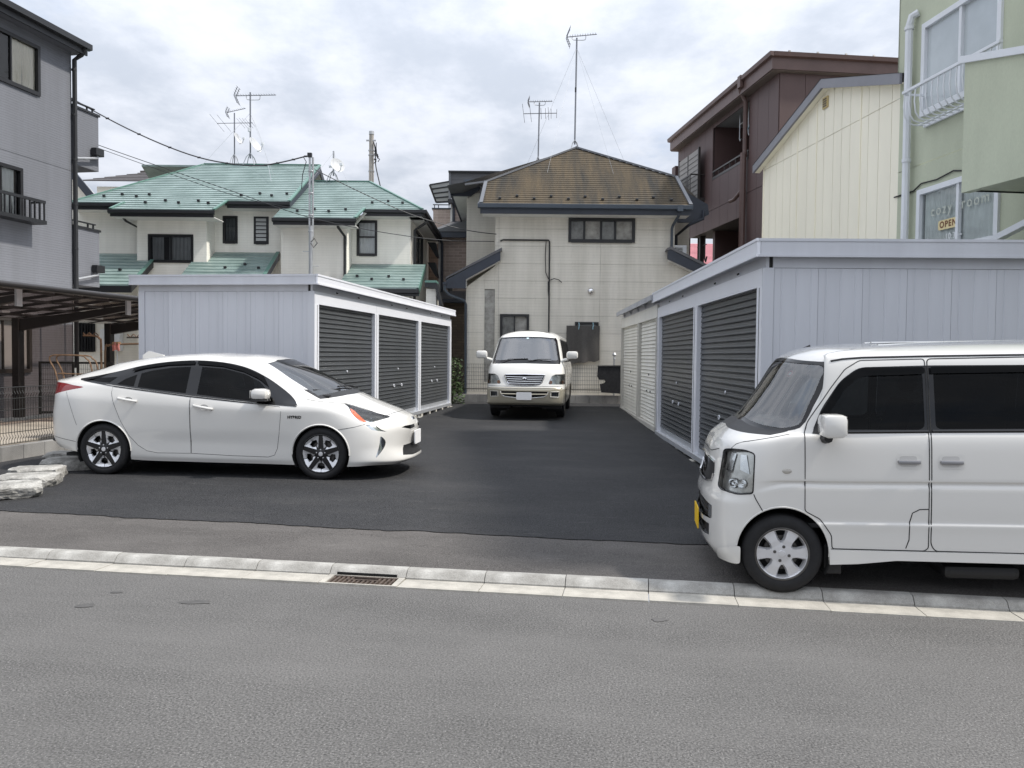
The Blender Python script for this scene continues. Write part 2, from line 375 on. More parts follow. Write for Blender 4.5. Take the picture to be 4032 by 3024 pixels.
# ------------------------------------------------------------------ storage units
m_shed = M('shed steel lavender grey', (.565, .577, .615), rough=.42, var=.05, vs=1.6, bump=.02, bs=8, spec=.4, stretch=(2, 2, .22))
m_shedw = M('shed white trim', (.76, .775, .82), rough=.38, var=.03, vs=1, spec=.45)
m_slatd = M('charcoal shutter', (.062, .067, .072), rough=.38, var=.12, vs=1.5, spec=.5)
m_slatw = M('off white shutter', (.80, .785, .72), rough=.5, var=.08, vs=1.2, stretch=(1, 1, .4))
m_alu = M('aluminium', (.62, .64, .67), rough=.35, metal=.55, var=.06)
m_dark = M('dark slot', (.03, .03, .03), rough=.8, var=0)
m_footing = M('footing concrete', (.50, .48, .43), rough=.95, var=.2, vs=6, bump=.4)

def slat_mesh(w, h, mat, parent):
    # one shutter slat: a flat face with a rolled lower edge and a deep groove
    p = [(.016, 0), (.000, .003), (-.006, .012), (-.006, .024), (.000, .030), (.001, h - .012), (.016, h - .006), (.016, h)]
    return MB().prism(p + [(.024, h), (.024, 0)], 'x', 0, w).obj('shutter_slat', mat, parent, smooth=False)

def shed(name, label, loc, rotz, x0, x1, D, posts, pw, zr, zh, zg, z0, z1, end, slat_mat, pitch, top_mat, over=.10, gdepth=.0, base_drop=None, handles=True, group=None, fascia_mat=None):
    """shutters face local -y. posts: centres along x; zr rail top, zh header bottom, zg header top, z0..z1 roof fascia"""
    r = thing(name, label, 'storage unit', loc, rotz, base=((x0 + x1) / 2, D / 2, zr - .12), group=group)
    fm = fascia_mat or m_shedw
    zb = zr - .075
    # roof: fascia frame with a small lip, and the deck
    b = MB().cbox(x0 - over, x1 + over, -over, -over + .035, z0, z1, .006)
    b.obj('roof_fascia', fm, r)
    for xx in (x0 - over, x1 + over - .035): MB().cbox(xx, xx + .035, -over + .037, D + over - .037, z0, z1 - .002, .006).obj('roof_fascia', top_mat, r)
    MB().cbox(x0 - over, x1 + over, D + over - .035, D + over, z0, z1 - .004, .006).obj('roof_fascia', top_mat, r)
    for (a, c, d, e) in ((x0 - over - .008, x1 + over + .008, -over - .008, -over + .012),):
        MB().box(a, c, d, e, z1 - .022, z1 + .006).obj('roof_lip', fm, r)
        MB().box(a + .002, c - .002, d - .004, e, z0 - .012, z0 + .012).obj('roof_drip', fm, r)
    for xx in ((x0 - over - .008, x0 - over + .012), (x1 + over - .012, x1 + over + .008)):
        MB().box(xx[0], xx[1], -over + .013, D + over, z1 - .022, z1 + .005).obj('roof_lip', top_mat, r)
        MB().box(xx[0], xx[1], -over + .013, D + over, z0 - .012, z0 + .011).obj('roof_drip', top_mat, r)
    MB().box(x0 - over + .03, x1 + over - .03, -over + .03, D + over - .03, z0 + .01, z0 + .03).obj('roof_deck', top_mat, r)
    # recessed band with vents above the header
    MB().box(x0, x1, .02, .05, zg, z0 + .012).obj('vent_band', m_shed, r)
    for a, c in zip(posts, posts[1:]):
        MB().box(a + .004, c - .004, -.012, .05, zh, zg).obj('header', fm, r)
        for f in (.33, .68):
            x = a + (c - a) * f
            MB().box(x - .07, x + .07, .010, .021, zg + .022, zg + .062).obj('vent', m_shedw, r)
            MB().box(x - .05, x + .05, .006, .012, zg + .030, zg + .054).obj('vent_slot', m_dark, r)
    # posts
    for i, p in enumerate(posts):
        a, c = p - pw / 2, p + pw / 2
        if i == 0: a, c = p, p + pw * .75
        if i == len(posts) - 1: a, c = p - pw * .75, p
        MB().cbox(a, c, -.018, .07, zb - .01, zh - .002, .006).obj('post', fm, r)
        MB().box(a + pw * .38, a + pw * .42, -.021, -.0175, zb, zh - .01).obj('post_groove', m_dark, r) if pw > .2 else None
        foot = gz(*(Matrix.Rotation(rotz, 3, 'Z') @ Vector((p, 0, 0)) + Vector((loc[0], loc[1], 0)))[:2])
        if zb - .01 > foot + .02:
            MB().cbox((a + c) / 2 - .04, (a + c) / 2 + .04, -.005, .05, foot, zb - .012, .004).obj('foot', m_alu, r)
            MB().box((a + c) / 2 - .11, (a + c) / 2 + .13, -.05, .08, foot - .03, foot + .014).obj('foot_pad', m_footing, r)
    MB().cbox(x0, x1, -.03, .06, zb, zr, .006).obj('bottom_rail', m_alu if top_mat is m_shed else fm, r)
    # shutters
    for i in range(len(posts) - 1):
        a = posts[i] + (pw * .75 if i == 0 else pw / 2); c = posts[i + 1] - (pw * .75 if i == len(posts) - 2 else pw / 2)
        sh = MB().box(a, c, .075, .085, zr, zh + .08).obj('shutter', m_dark, r)
        n = int((zh - zr - .10) / pitch); s0 = None
        sb = MB().box(a + .004, c - .004, .030, .062, zr + .002, zr + .085).obj('bottom_bar', m_alu if slat_mat is m_slatd else slat_mat, r); sub(sb, sh)
        for k in range(n + 1):
            z = zr + .088 + k * pitch
            if z + pitch > zh + .10: break
            if s0 is None:
                s0 = slat_mesh(c - a - .008, pitch, slat_mat, r); sub(s0, sh); s0.location = (a + .004, .045, z)
            else: inst(s0, sh, (a + .004, .045, z))
        if handles:
            xm = (a + c) / 2
            for dx in (-.27, .27):
                h = MB().lathe([(.022, 0), (.038, -.006), (.036, -.016), (.020, -.014)], 'y', 12, (0, 0, 0)).obj('pull', m_shedw, r, smooth=True); h.scale = (1.25, 1, .8); sub(h, sh); h.location = (xm + dx, .040, zr + .62)
            h = MB().lathe([(0, -.014), (.018, -.012), (.02, 0)], 'y', 10).obj('lock', m_shedw, r, smooth=True); sub(h, sh); h.location = (xm + .02, .040, zr + .95)
    # visible end wall of ribbed panels
    xe = x0 if end < 0 else x1; sg = end
    MB().box(xe, xe - sg * .03, .09, D, zg, z0 + .012).obj('end_band', m_shed, r)
    MB().cbox(xe - sg * .02, xe + sg * .012, -.016, .10, zb, zg + .0, .005).obj('corner_post', m_shed, r)
    MB().cbox(xe - sg * .02, xe + sg * .012, D - .10, D, zb, zg - .0, .005).obj('corner_post', m_shed, r)
    MB().box(xe - sg * .012, xe + sg * .008, .10, D - .10, zb, zr + .02).obj('end_rail', m_shed, r)
    MB().box(xe - sg * .05, xe - sg * .02, .05, D - .05, zb, z0).obj('end_backing', m_dark, r)
    y = .102; w = .4415; src = None
    while y < D - .14:
        ww = min(w, D - .102 - y); g = .009
        pts = [(0, -.010)]; k = 0
        for gx in (.0735, .2205, .3675):
            if gx + .02 < ww: pts += [(gx - g, 0), (gx - g * .4, -.0045), (gx + g * .4, -.0045), (gx + g, 0)]
        pts = [(.0015, -.012), (.0015, 0)] + pts[1:] + [(ww - .0015, 0), (ww - .0015, -.012)]
        V = [(xe + sg * d, yy, z) for z in (zr + .022, zg - .004) for yy, d in ((y + a, b2) for a, b2 in pts)]; m = len(pts)
        F = [(i, i + 1, m + i + 1, m + i) if sg < 0 else (i + 1, i, m + i, m + i + 1) for i in range(m - 1)]
        if src is None or abs(ww - w) > 1e-6:
            o = obj('siding_panel', V, F, m_shed, r)
            if src is None: src = o; y_src = y
        else: inst(src, r, tuple(Vector(src.location) + Vector((0, y - y_src, 0))))
        y += w
    # plain far walls
    xo = x1 if end < 0 else x0
    MB().box(xo, xo + (.03 if end > 0 else -.03), .08, D, zb, z0).box(x0 + .03, x1 - .03, D - .03, D, zb, z0).obj('rear_wall', m_shed, r)
    # concrete blocks under the rail and the end
    Mx = Matrix.Rotation(rotz, 3, 'Z')
    def blk(x, y, lx, ly):
        w2 = Mx @ Vector((x, y, 0)) + Vector((loc[0], loc[1], 0)); g = gz(w2[0], w2[1])
        if zb > g + .01: MB().cbox(x - lx / 2, x + lx / 2, y - ly / 2, y + ly / 2, g - .03, zb - .003, .006).obj('concrete_block', m_footing, r)
    nblk = int((x1 - x0) / .62)
    for k in range(nblk): blk(x0 + (k + .5) * (x1 - x0) / nblk + rnd.uniform(-.05, .05), .06 + rnd.uniform(0, .05), rnd.uniform(.10, .18), .2)
    for k in range(4): blk(xe - sg * .12, .35 + k * (D - .7) / 3, .18, .14)
    return r
aL = math.atan2(1, .145)
shed('storage_unit', 'pale grey storage unit with three charcoal shutters behind the white sedan', (-2.93, 12.0, 0), aL, 0, 9.25, 2.79, [0, 2.97, 6.05, 9.25], .22, .44, 2.415, 2.60, 2.70, 2.835, -1, m_slatd, .0735, m_shed)
aR = math.atan2(-1, -.026)
shed('storage_unit', 'near pale grey storage unit with two charcoal shutters behind the kei van', (2.527, 8.2, 0), aR, -6.95, -.02, 2.95, [-6.95, -3.40, -.02], .26, .31, 2.405, 2.59, 2.70, 2.865, 1, m_slatd, .0735, m_shed)
# older unit with off-white shutters further in
def old_shed():
    x0, x1, D = -13.15, -7.02, 2.2
    r = thing('storage_unit', 'older storage unit with two off-white shutters at the far right of the lot', 'storage unit', (2.527, 8.2, 0), aR, base=(-10, 1.1, .3))
    b = MB().prism([(-.14, 2.735), (-.14, 2.835), (D + .1, 2.91), (D + .1, 2.87), (-.11, 2.80), (-.11, 2.735)], 'x', x0 - .12, x1 + .02).obj('roof', M('weathered roof steel', (.40, .41, .43), rough=.5, var=.12, vs=2), r)
    for x in (x0 + .5, x0 + 1.9, x0 + 3.2, x0 + 4.4, x0 + 5.6): MB().prism([(-.09, 2.76), (-.09, 2.79), (.02, 2.80), (.02, 2.69), (-.01, 2.69), (-.03, 2.75)], 'x', x, x + .04).obj('roof_bracket', m_shed, r)
    MB().box(x0, x1, .03, .06, 2.66, 2.80).obj('upper_band', m_shed, r)
    m_post = M('aged off white trim', (.50, .485, .44), rough=.6, var=.12, vs=2)
    MB().box(x0, x1, -.01, .05, 2.42, 2.66).obj('header', m_slatw, r)
    ps = [x0, -9.72, x1]
    for i, p in enumerate(ps): MB().cbox(p - (.0 if i == 0 else .10), p + (.13 if i < 2 else -.0), -.02, .07, .30, 2.43, .005).obj('post', m_post, r)
    MB().cbox(x0, x1, -.03, .06, .27, .36, .005).obj('bottom_rail', m_post, r)
    for a, c in ((x0 + .13, -9.82), (-9.59, x1 - .1)):
        sh = MB().box(a, c, .075, .085, .36, 2.5).obj('shutter', m_dark, r); s0 = None
        for k in range(28):
            z = .365 + k * .0745
            if s0 is None: s0 = slat_mesh(c - a - .008, .0745, m_slatw, r); sub(s0, sh); s0.location = (a + .004, .045, z)
            else: inst(s0, sh, (a + .004, .045, z))
        for dx in (-.25, .25):
            h = MB().box(-.04, .04, -.012, .0, -.02, .02).obj('pull', m_dark, r); sub(h, sh); h.location = ((a + c) / 2 + dx, .042, .98)
        h = MB().box(-.02, .02, -.012, .0, -.02, .02).obj('lock', m_dark, r); sub(h, sh); h.location = ((a + c) / 2, .042, 1.32)
    MB().box(x0, x0 + .03, .08, D, .3, 2.9).box(x0 + .03, x1, D - .03, D, .3, 2.9).obj('rear_wall', m_shed, r)
old_shed()

# low block wall with mesh fence behind the van, and on the left boundary
m_wire = M('dark green-brown wire', (.022, .022, .02), rough=.5, var=0)
def mesh_panel(parent, x0, x1, y, z0, z1, dx, dz, r=.0032, vbend=True):
    b = MB(); n = int((x1 - x0) / dx)
    zz = [z0, z0 + .05, z0 + .09, z0 + .13, z1 - .13, z1 - .09, z1 - .05, z1] if vbend else [z0, z1]
    yy = [0, 0, -.022, 0, 0, -.022, 0, 0] if vbend else [0, 0]
    for i in range(n + 1):
        x = x0 + (x1 - x0) * i / n
        b.tube([(x, y + o, z) for z, o in zip(zz, yy)], r, 4, cap=False)
    m = int((z1 - z0) / dz)
    for k in range(m + 1):
        z = z0 + (z1 - z0) * k / m
        b.tube([(x0, y - .005, z), (x1, y - .005, z)], r, 4, cap=False)
    o = b.obj('wire_mesh', m_wire, parent); o['kind'] = 'stuff'; return o
bw = thing('block_wall', 'low dark concrete block wall at the back of the lot below the grey house', 'wall', (0, 23.0, 0), 0, base=(1, 0, .35))
x = -2.6
while x < 6.4:
    MB().cbox(x, x + .392, 0, .12, .30, .575, .006).obj('wall_block', m_block, bw); x += .4
MB().box(-2.6, 6.6, .02, .10, .25, .57).obj('wall_joint', m_conc, bw)
fb = thing('mesh_fence', 'dark wire mesh fence on the low wall behind the white van', 'fence', (0, 23.06, 0), 0, base=(1, 0, .575))
for x in (-2.5, -.5, 1.5, 3.5, 5.5): MB().tube([(x, .02, .55), (x, .02, 1.46)], .02, 8).obj('fence_post', m_wire, fb)
for a in (-2.5, -.5, 1.5, 3.5): mesh_panel(fb, a, a + 2, 0, .66, 1.43, .05, .10)
MB().box(-2.5, 5.5, -.02, .0, .715, .74).obj('lower_rail', m_wire, fb)
# ------------------------------------------------------------------ building helpers
m_blackframe = M('black window frame', (.012, .012, .013), rough=.4, var=0)
m_whiteframe = M('white window frame', (.72, .74, .76), rough=.4, var=.04)
m_bframe = M('bronze frame', (.045, .040, .036), rough=.4, var=0)
m_pane = glass('window pane', (.94, .95, .95), .02, 1.55)
m_panefrost = M('frosted pane', (.42, .43, .42), rough=.25, var=.1, vs=1.5)
m_room = M('dim room', (.05, .05, .052), rough=.9, var=.3, vs=2)
m_curtain = M('white curtain', (.72, .74, .73), rough=.9, var=.06, vs=3)
m_paneback = M('grey pane backing', (.25, .26, .26), rough=.9, var=.1, vs=3)
m_nearblack = M('black trim', (.016, .017, .019), rough=.45, var=.1)
m_navy = M('dark navy trim', (.030, .036, .050), rough=.5, var=.15, vs=3)
m_gutter = M('steel blue gutter', (.060, .075, .095), rough=.35, var=.1)

def wall_open(parent, x0, x1, z0, z1, y, openings, mat, depth=.10, name='wall'):
    """front face of a wall at y with real openings and reveals; openings = (x0,x1,z0,z1)"""
    xs = sorted({x0, x1, *[min(max(v, x0), x1) for o in openings for v in o[:2]]}); zs = sorted({z0, z1, *[min(max(v, z0), z1) for o in openings for v in o[2:4]]})
    V, F = [], []
    def q(a, b, c, d): n = len(V); V.extend([a, b, c, d]); F.append((n, n + 1, n + 2, n + 3))
    for a, b in zip(xs, xs[1:]):
        for c, d in zip(zs, zs[1:]):
            cx, cz = (a + b) / 2, (c + d) / 2
            if any(o[0] < cx < o[1] and o[2] < cz < o[3] for o in openings): continue
            q((a, y, c), (b, y, c), (b, y, d), (a, y, d))
    for o in openings:
        a, b, c, d = o[:4]; k = y + depth
        q((a, y, c), (a, y, d), (a, k, d), (a, k, c)); q((b, y, d), (b, y, c), (b, k, c), (b, k, d))
        q((a, y, c), (a, k, c), (b, k, c), (b, y, c)); q((a, y, d), (b, y, d), (b, k, d), (a, k, d))
    return obj(name, V, F, mat, parent)
def curtain(x0, x1, z0, z1, y, amp=.025, pitch=.11, flare=0):
    V, F = [], []; n = max(8, int((x1 - x0) / pitch * 6))
    ph = rnd.uniform(0, 6)
    for i in range(n + 1):
        x = x0 + (x1 - x0) * i / n; d = amp * math.sin(2 * math.pi * (x - x0) / pitch + ph) + amp * .4 * math.sin(2 * math.pi * (x - x0) / pitch * .37 + 1)
        V += [(x + flare * (i / n - .5), y + d * 1.1, z0), (x, y + d * .8, z1)]
    for i in range(n): F.append((2 * i, 2 * i + 2, 2 * i + 3, 2 * i + 1))
    return V, F
def window(parent, x0, x1, z0, z1, y, fm=m_blackframe, fw=.05, n=2, proud=.025, pane=None, curt=None, curt_mat=None, rail=None, mull=.035, depth=.45, room=True):
    """frame, one pane per light, a curtain and the room behind; all sub-parts of the window"""
    b = MB()
    b.box(x0 - fw * .4, x0 + fw, y - proud, y + .06, z0 - fw * .4, z1 + fw * .4).box(x1 - fw, x1 + fw * .4, y - proud, y + .06, z0 - fw * .4, z1 + fw * .4)
    b.box(x0 + fw, x1 - fw, y - proud, y + .06, z1 - fw, z1 + fw * .4).box(x0 + fw, x1 - fw, y - proud - .012, y + .06, z0 - fw * .6, z0 + fw)
    cuts = n if isinstance(n, (list, tuple)) else [x0 + (x1 - x0) * i / n for i in range(1, n)]
    for c in cuts: b.box(c - mull / 2, c + mull / 2, y - proud * .4, y + .05, z0 + fw, z1 - fw)
    if rail: b.box(x0 + fw, x1 - fw, y - proud * .3, y + .05, rail - mull / 2, rail + mull / 2)
    w = b.obj('window', fm, parent)
    ed = [x0 + fw] + list(cuts) + [x1 - fw]; pm = pane or m_pane
    for i, (a, c) in enumerate(zip(ed, ed[1:])):
        yy = y + (.018 if i % 2 == 0 else .034)
        p = obj('pane', [(a, yy, z0 + fw), (c, yy, z0 + fw), (c, yy, z1 - fw), (a, yy, z1 - fw)], [(0, 1, 2, 3)], pm, parent); sub(p, w)
    if curt:
        for (a, c) in curt:
            V, F = curtain(a, c, z0 + fw * .5, z1 - fw * .5, y + .055, amp=.012); p = obj('curtain', V, F, curt_mat or m_curtain, parent, smooth=True); sub(p, w)
    if room:
        k = y + depth
        p = obj('room', [(x0, y + .062, z0), (x1, y + .062, z0), (x1, k, z0), (x0, k, z0), (x0, y + .062, z1), (x1, y + .062, z1), (x1, k, z1), (x0, k, z1)],
                [(0, 1, 2, 3), (4, 7, 6, 5), (3, 2, 6, 7), (0, 3, 7, 4), (1, 5, 6, 2)], m_room, parent); sub(p, w)
    return w
def roof_plane(parent, plan, zf, course, mat, lap=.024, name='roof_course', thick=.02, dirv=(0, 1)):
    """plan: (x,y) polygon; zf(x,y) height; courses run level; dirv = plan direction of the upslope"""
    d = Vector(dirv).normalized(); h = Vector((d.y, -d.x))
    k = zf(*(d * 1.0)) - zf(0, 0); ln = math.sqrt(1 + k * k)
    P = [(Vector(p).dot(h), Vector(p).dot(d) * ln) for p in plan]
    lo = min(p[1] for p in P); hi = max(p[1] for p in P); n = max(1, round((hi - lo) / course)); c = (hi - lo) / n
    objs = []
    for i in range(n):
        a, b = lo + i * c, lo + (i + 1) * c
        q = clip_band(P, 1, a, b)
        if not q: continue
        V, F = [], []
        for (hh, ss) in q:
            xy = h * hh + d * (ss / ln); z = zf(xy.x, xy.y); lift = lap + thick * .0 if ss < a + c * .5 else .001
            V.append((xy.x, xy.y, z + lift))
        m = len(V); V += [(v[0], v[1], zf(v[0], v[1]) - thick) for v in V]
        F = [tuple(range(m)), tuple(range(2 * m - 1, m - 1, -1))] + [((j + 1) % m, j, m + j, m + (j + 1) % m) for j in range(m)]
        mb = MB(); mb.V = V; mb.F = F; objs.append(mb.obj(name, mat, parent))
    return objs
def ridge_bar(parent, p0, p1, mat, w=.10, h=.05, name='ridge_cap'): return MB().bar(p0, p1, w, h).obj(name, mat, parent)
def guards(parent, pts, mat, s=.07):
    for p in pts: MB().prism([(-.05, 0), (-.05, .05), (-.02, .065), (.05, .012), (.05, 0)], 'x', p[0] - s / 2, p[0] + s / 2).xf(Matrix.Translation((0, p[1], p[2]))).obj('snow_guard', mat, parent)
def pipe(parent, pts, r, mat, name='downpipe', n=8): return MB().tube(pts, r, n).obj(name, mat, parent, smooth=True)

# ------------------------------------------------------------------ the two white houses with green roofs (far left)
m_stucco = wall_mat('white stucco siding', (.88, .855, .775), bw=.9, bh=.075, mortar=.006, depth=.35, mcol=.93, var=.015, streak=.07)
def green_roof_mat():
    m = M('green painted slate', (.165, .240, .220), rough=.36, var=.16, vs=1.6, c2=(.245, .325, .305), bump=.12, bs=40, spec=1.0, stretch=(1, 1, 1))
    return m
m_green = green_roof_mat()
m_greend = M('green ridge metal', (.10, .20, .165), rough=.4, var=.1)
m_soffit = M('white soffit', (.66, .65, .62), rough=.8, var=.05)

h1 = thing('house', 'white house with green slate roof and square bay behind the left storage unit', 'house', (0, 24, 0), 0, base=(-9.5, 1.5, .35))
s1 = .507
def z1f(x, y): return 7.98 - s1 * (3.5 - y)
wall_open(h1, -12.9, -10.87, .35, 5.95, 0.0, [(-12.86, -12.32, 1.69, 2.53)], m_stucco)
wall_open(h1, -10.87, -8.86, .35, 5.62, -.40, [(-10.53, -9.26, 4.29, 5.06)], m_stucco, name='bay_wall')
obj('bay_side_wall', [(-8.86, -.40, .35), (-8.86, .25, .35), (-8.86, .25, 6.0), (-8.86, -.40, 5.75)], [(0, 1, 2, 3)], m_stucco, h1)
obj('bay_side_wall', [(-10.87, -.40, .35), (-10.87, .0, .35), (-10.87, .0, 6.0), (-10.87, -.40, 5.75)], [(3, 2, 1, 0)], m_stucco, h1)
wall_open(h1, -8.86, -6.90, .35, 6.02, .25, [(-8.60, -8.20, 4.94, 5.71), (-7.68, -7.28, 4.93, 5.70)], m_stucco)
obj('gable_wall', [(-6.90, .25, .35), (-6.90, 7, .35), (-6.90, 7, 6.2), (-6.90, 3.5, 7.93), (-6.90, .25, 6.26)], [(0, 1, 2, 3, 4)], m_stucco, h1)
window(h1, -10.53, -9.26, 4.29, 5.06, -.40, n=2, curt=[(-10.45, -10.12), (-9.95, -9.32)], curt_mat=m_paneback)  # grey folds added behind the bay panes, standing in for their reflections
window(h1, -8.60, -8.20, 4.94, 5.71, .25, n=1, curt=[(-8.55, -8.25)], curt_mat=M('dark pane backing', (.10, .11, .11), rough=.8, var=.1))  # dark sheet added behind the glass so the small pane reads grey
lw = window(h1, -7.68, -7.28, 4.93, 5.70, .25, n=1)
for k in range(6): sub(MB().box(-7.63, -7.33, .215, .235, 5.0 + k * .115, 5.085 + k * .115).obj('louvre', m_panefrost, h1), lw)
gw = window(h1, -12.86, -12.32, 1.69, 2.53, 0, n=2)
for k in range(7): sub(MB().box(-12.84 + k * .083, -12.82 + k * .083, -.07, -.05, 1.66, 2.56).obj('window_bar', m_blackframe, h1), gw)
plan1 = [(-12.75, -.5), (-11.2, -.5), (-11.32, -1.05), (-8.42, -1.05), (-8.32, -.25), (-6.52, -.25), (-6.52, 3.5), (-10.4, 3.5)]
roof_plane(h1, plan1, z1f, .205, m_green)
MB().prism([(3.5, 7.96), (7.5, 5.95), (7.5, 5.9), (3.5, 7.9)], 'x', -12.5, -6.52).obj('rear_roof', m_green, h1)
for a, b, y in ((-12.75, -11.2, -.5), (-11.32, -8.42, -1.05), (-8.32, -6.52, -.25)):
    z = z1f(0, y)
    MB().box(a, b, y - .02, y + .03, z - .20, z - .022).obj('fascia', m_nearblack, h1)
    MB().prism([(y - .09, z - .10), (y - .09, z - .02), (y - .02, z - .02), (y - .02, z - .13)], 'x', a - .04, b + .04).obj('gutter', m_nearblack, h1)
    MB().box(a, b, y + .03, y + .8, z - .205, z - .185).obj('soffit', m_soffit, h1)
for p0, p1 in (((-12.75, -.5), (-10.4, 3.5)), ((-6.52, -.25), (-6.52, 3.5)), ((-10.4, 3.5), (-6.52, 3.5)), ((-11.2, -.5), (-11.32, -1.05)), ((-8.42, -1.05), (-8.32, -.25))):
    ridge_bar(h1, (*p0, z1f(*p0) + .02), (*p1, z1f(*p1) + .02), m_greend, .09, .04)
MB().prism([(-.25, 5.86), (-.25, 6.06), (3.5, 7.95), (7.2, 6.07), (7.2, 5.87), (3.5, 7.74)], 'x', -6.55, -6.50).obj('verge_board', m_navy, h1)
g = []
for k, x in enumerate((-12.0, -11.55, -11.05, -10.75)): g.append((x, -.02 + .18 * (k % 2), 0))
for k, x in enumerate((-10.55, -10.05, -9.6, -9.1, -8.75)): g.append((x, -.55 + .18 * (k % 2), 0))
for k, x in enumerate((-8.05, -7.55, -7.15, -6.75)): g.append((x, .18 + .18 * (k % 2), 0))
guards(h1, [(x, y, z1f(x, y) + .01) for x, y, _ in g], m_nearblack)
for zf, plan, fz in ((lambda x, y: 3.49 + .6 * (y + 1.8), [(-12.9, -1.8), (-10.4, -1.8), (-10.4, -.42), (-10.9, -.42), (-10.9, -.02), (-12.9, -.02)], 0),
                     (lambda x, y: 4.67 - .6 * (.25 - y), [(-9.3, -1.5), (-6.95, -1.5), (-6.95, .23), (-8.84, .23), (-8.84, -.42), (-9.3, -.42)], 0)):
    roof_plane(h1, plan, zf, .205, m_green, name='porch_roof_course')
    a, b, y = plan[0][0], plan[1][0], plan[0][1]; z = zf(0, y)
    MB().box(a, b, y - .02, y + .03, z - .20, z - .022).obj('fascia', m_nearblack, h1)
    MB().prism([(y, z - .2), (y, z + .005), (plan[2][1], zf(0, plan[2][1]) + .005), (plan[2][1], zf(0, plan[2][1]) - .2)], 'x', b - .05, b + .012).obj('verge_board', m_nearblack, h1)
    ridge_bar(h1, (b - .03, y, z + .02), (b - .03, plan[2][1], zf(0, plan[2][1]) + .02), m_greend, .10, .03)
guards(h1, [(-11.6, -1.2, 3.87), (-11.05, -1.05, 3.96), (-8.2, -.75, 4.08), (-7.7, -.55, 4.2), (-7.25, -.75, 4.08)], m_nearblack)
pipe(h1, [(-11.1, -.95, 5.6), (-11.1, -.6, 5.42), (-10.96, -.1, 5.3), (-10.96, -.08, 3.0)], .035, m_nearblack)
pipe(h1, [(-6.62, -.2, 5.95), (-6.80, .12, 5.8), (-6.80, .15, 4.7), (-6.80, .15, 1.0)], .035, m_nearblack)
# water heater on the left wall
wh = thing('water_heater', 'white wall-mounted gas water heater under the carport roof', 'heater', (0, 24, 0), 0, base=(-11.75, -.12, 1.7))
MB().cbox(-12.05, -11.47, -.24, -.01, 1.70, 2.33, .02).obj('casing', m_whiteframe, wh)
MB().box(-11.85, -11.70, -.25, -.235, 2.19, 2.23).obj('flue', m_black, wh)
for x in (-11.9, -11.7, -11.6): MB().tube([(x, -.12, 1.7), (x, -.12, 1.2)], .02, 6).obj('pipe', m_whiteframe, wh)

h2 = thing('house', 'smaller white house with green hipped roof and black downpipe beside the pole', 'house', (0, 24, 0), 0, base=(-4.7, 1.5, .35))
s2 = .486
def z2f(x, y): return 7.26 - s2 * (2.6 - y)
wall_open(h2, -6.70, -4.80, .35, 5.5, -.45, [], m_stucco)
obj('side_wall', [(-4.80, -.45, .35), (-4.80, .3, .35), (-4.80, .3, 5.7), (-4.80, -.45, 5.5)], [(0, 1, 2, 3)], m_stucco, h2)
wall_open(h2, -4.80, -3.06, .35, 5.8, .30, [(-4.64, -4.07, 4.62, 5.63)], m_stucco)
# right return wall with a window
r2w = wall_open(h2, .30, 7.0, .35, 5.8, 0, [(1.5, 3.5, 4.55, 5.6)], m_stucco, name='side_wall')
for v in r2w.data.vertices: v.co = (-3.06 - v.co.y, v.co.x, v.co.z)
sw = window(h2, 1.5, 3.5, 4.55, 5.6, 0, n=2, curt=[(1.6, 3.4)], curt_mat=m_curtain)
for o in [sw] + [c for c in bpy.data.objects if c.parent == sw]:
    for v in o.data.vertices: v.co = (-3.06 - v.co.y, v.co.x, v.co.z)
window(h2, -4.64, -4.07, 4.62, 5.63, .30, n=1, rail=5.16, curt=[(-4.6, -4.1)])
roof_plane(h2, [(-6.75, -1.05), (-4.45, -1.05), (-4.35, -.2), (-2.66, -.2), (-4.69, 2.6), (-6.75, 2.6)], z2f, .205, m_green)
obj('side_roof', [(-2.66, -.2, z2f(0, -.2)), (-2.66, 6, z2f(0, -.2)), (-4.69, 3.4, 7.26), (-4.69, 2.6, 7.26)], [(0, 1, 2, 3)], m_green, h2)
for p0, p1 in (((-2.66, -.2), (-4.69, 2.6)), ((-4.69, 2.6), (-6.75, 2.6)), ((-4.45, -1.05), (-4.35, -.2))):
    ridge_bar(h2, (*p0, z2f(*p0) + .02), (*p1, z2f(*p1) + .02), m_greend, .09, .04)
for a, b, y in ((-6.75, -4.45, -1.05), (-4.35, -2.66, -.2)):
    z = z2f(0, y)
    MB().box(a, b, y - .02, y + .03, z - .20, z - .022).obj('fascia', m_nearblack, h2)
    MB().prism([(y - .09, z - .10), (y - .09, z - .02), (y - .02, z - .02), (y - .02, z - .13)], 'x', a - .02, b + .04).obj('gutter', m_nearblack, h2)
    MB().box(a, b, y + .03, y + .6, z - .205, z - .185).obj('soffit', m_soffit, h2)
z = z2f(0, -.2)
MB().box(-2.68, -2.62, -.2, 6, z - .20, z - .02).obj('fascia', m_nearblack, h2); MB().box(-3.06, -2.68, -.1, 6, z - .205, z - .185).obj('soffit', m_soffit, h2)
MB().prism([(-2.62, z - .12), (-2.62, z - .01), (-2.53, z - .01), (-2.53, z - .1)], 'y', -.24, 6).obj('gutter', m_nearblack, h2)
zf3 = lambda x, y: 4.37 - .5 * (.3 - y)
roof_plane(h2, [(-4.85, -1.4), (-2.62, -1.4), (-2.62, .28), (-4.78, .28), (-4.78, -.47), (-4.85, -.47)], zf3, .205, m_green, name='porch_roof_course')
MB().box(-4.85, -2.62, -1.42, -1.37, zf3(0, -1.4) - .22, zf3(0, -1.4) - .022).obj('fascia', m_nearblack, h2)
MB().prism([(-1.4, 3.3), (-1.4, 3.525), (.28, 4.365), (.28, 4.14)], 'x', -2.67, -2.605).obj('verge_board', m_greend, h2)
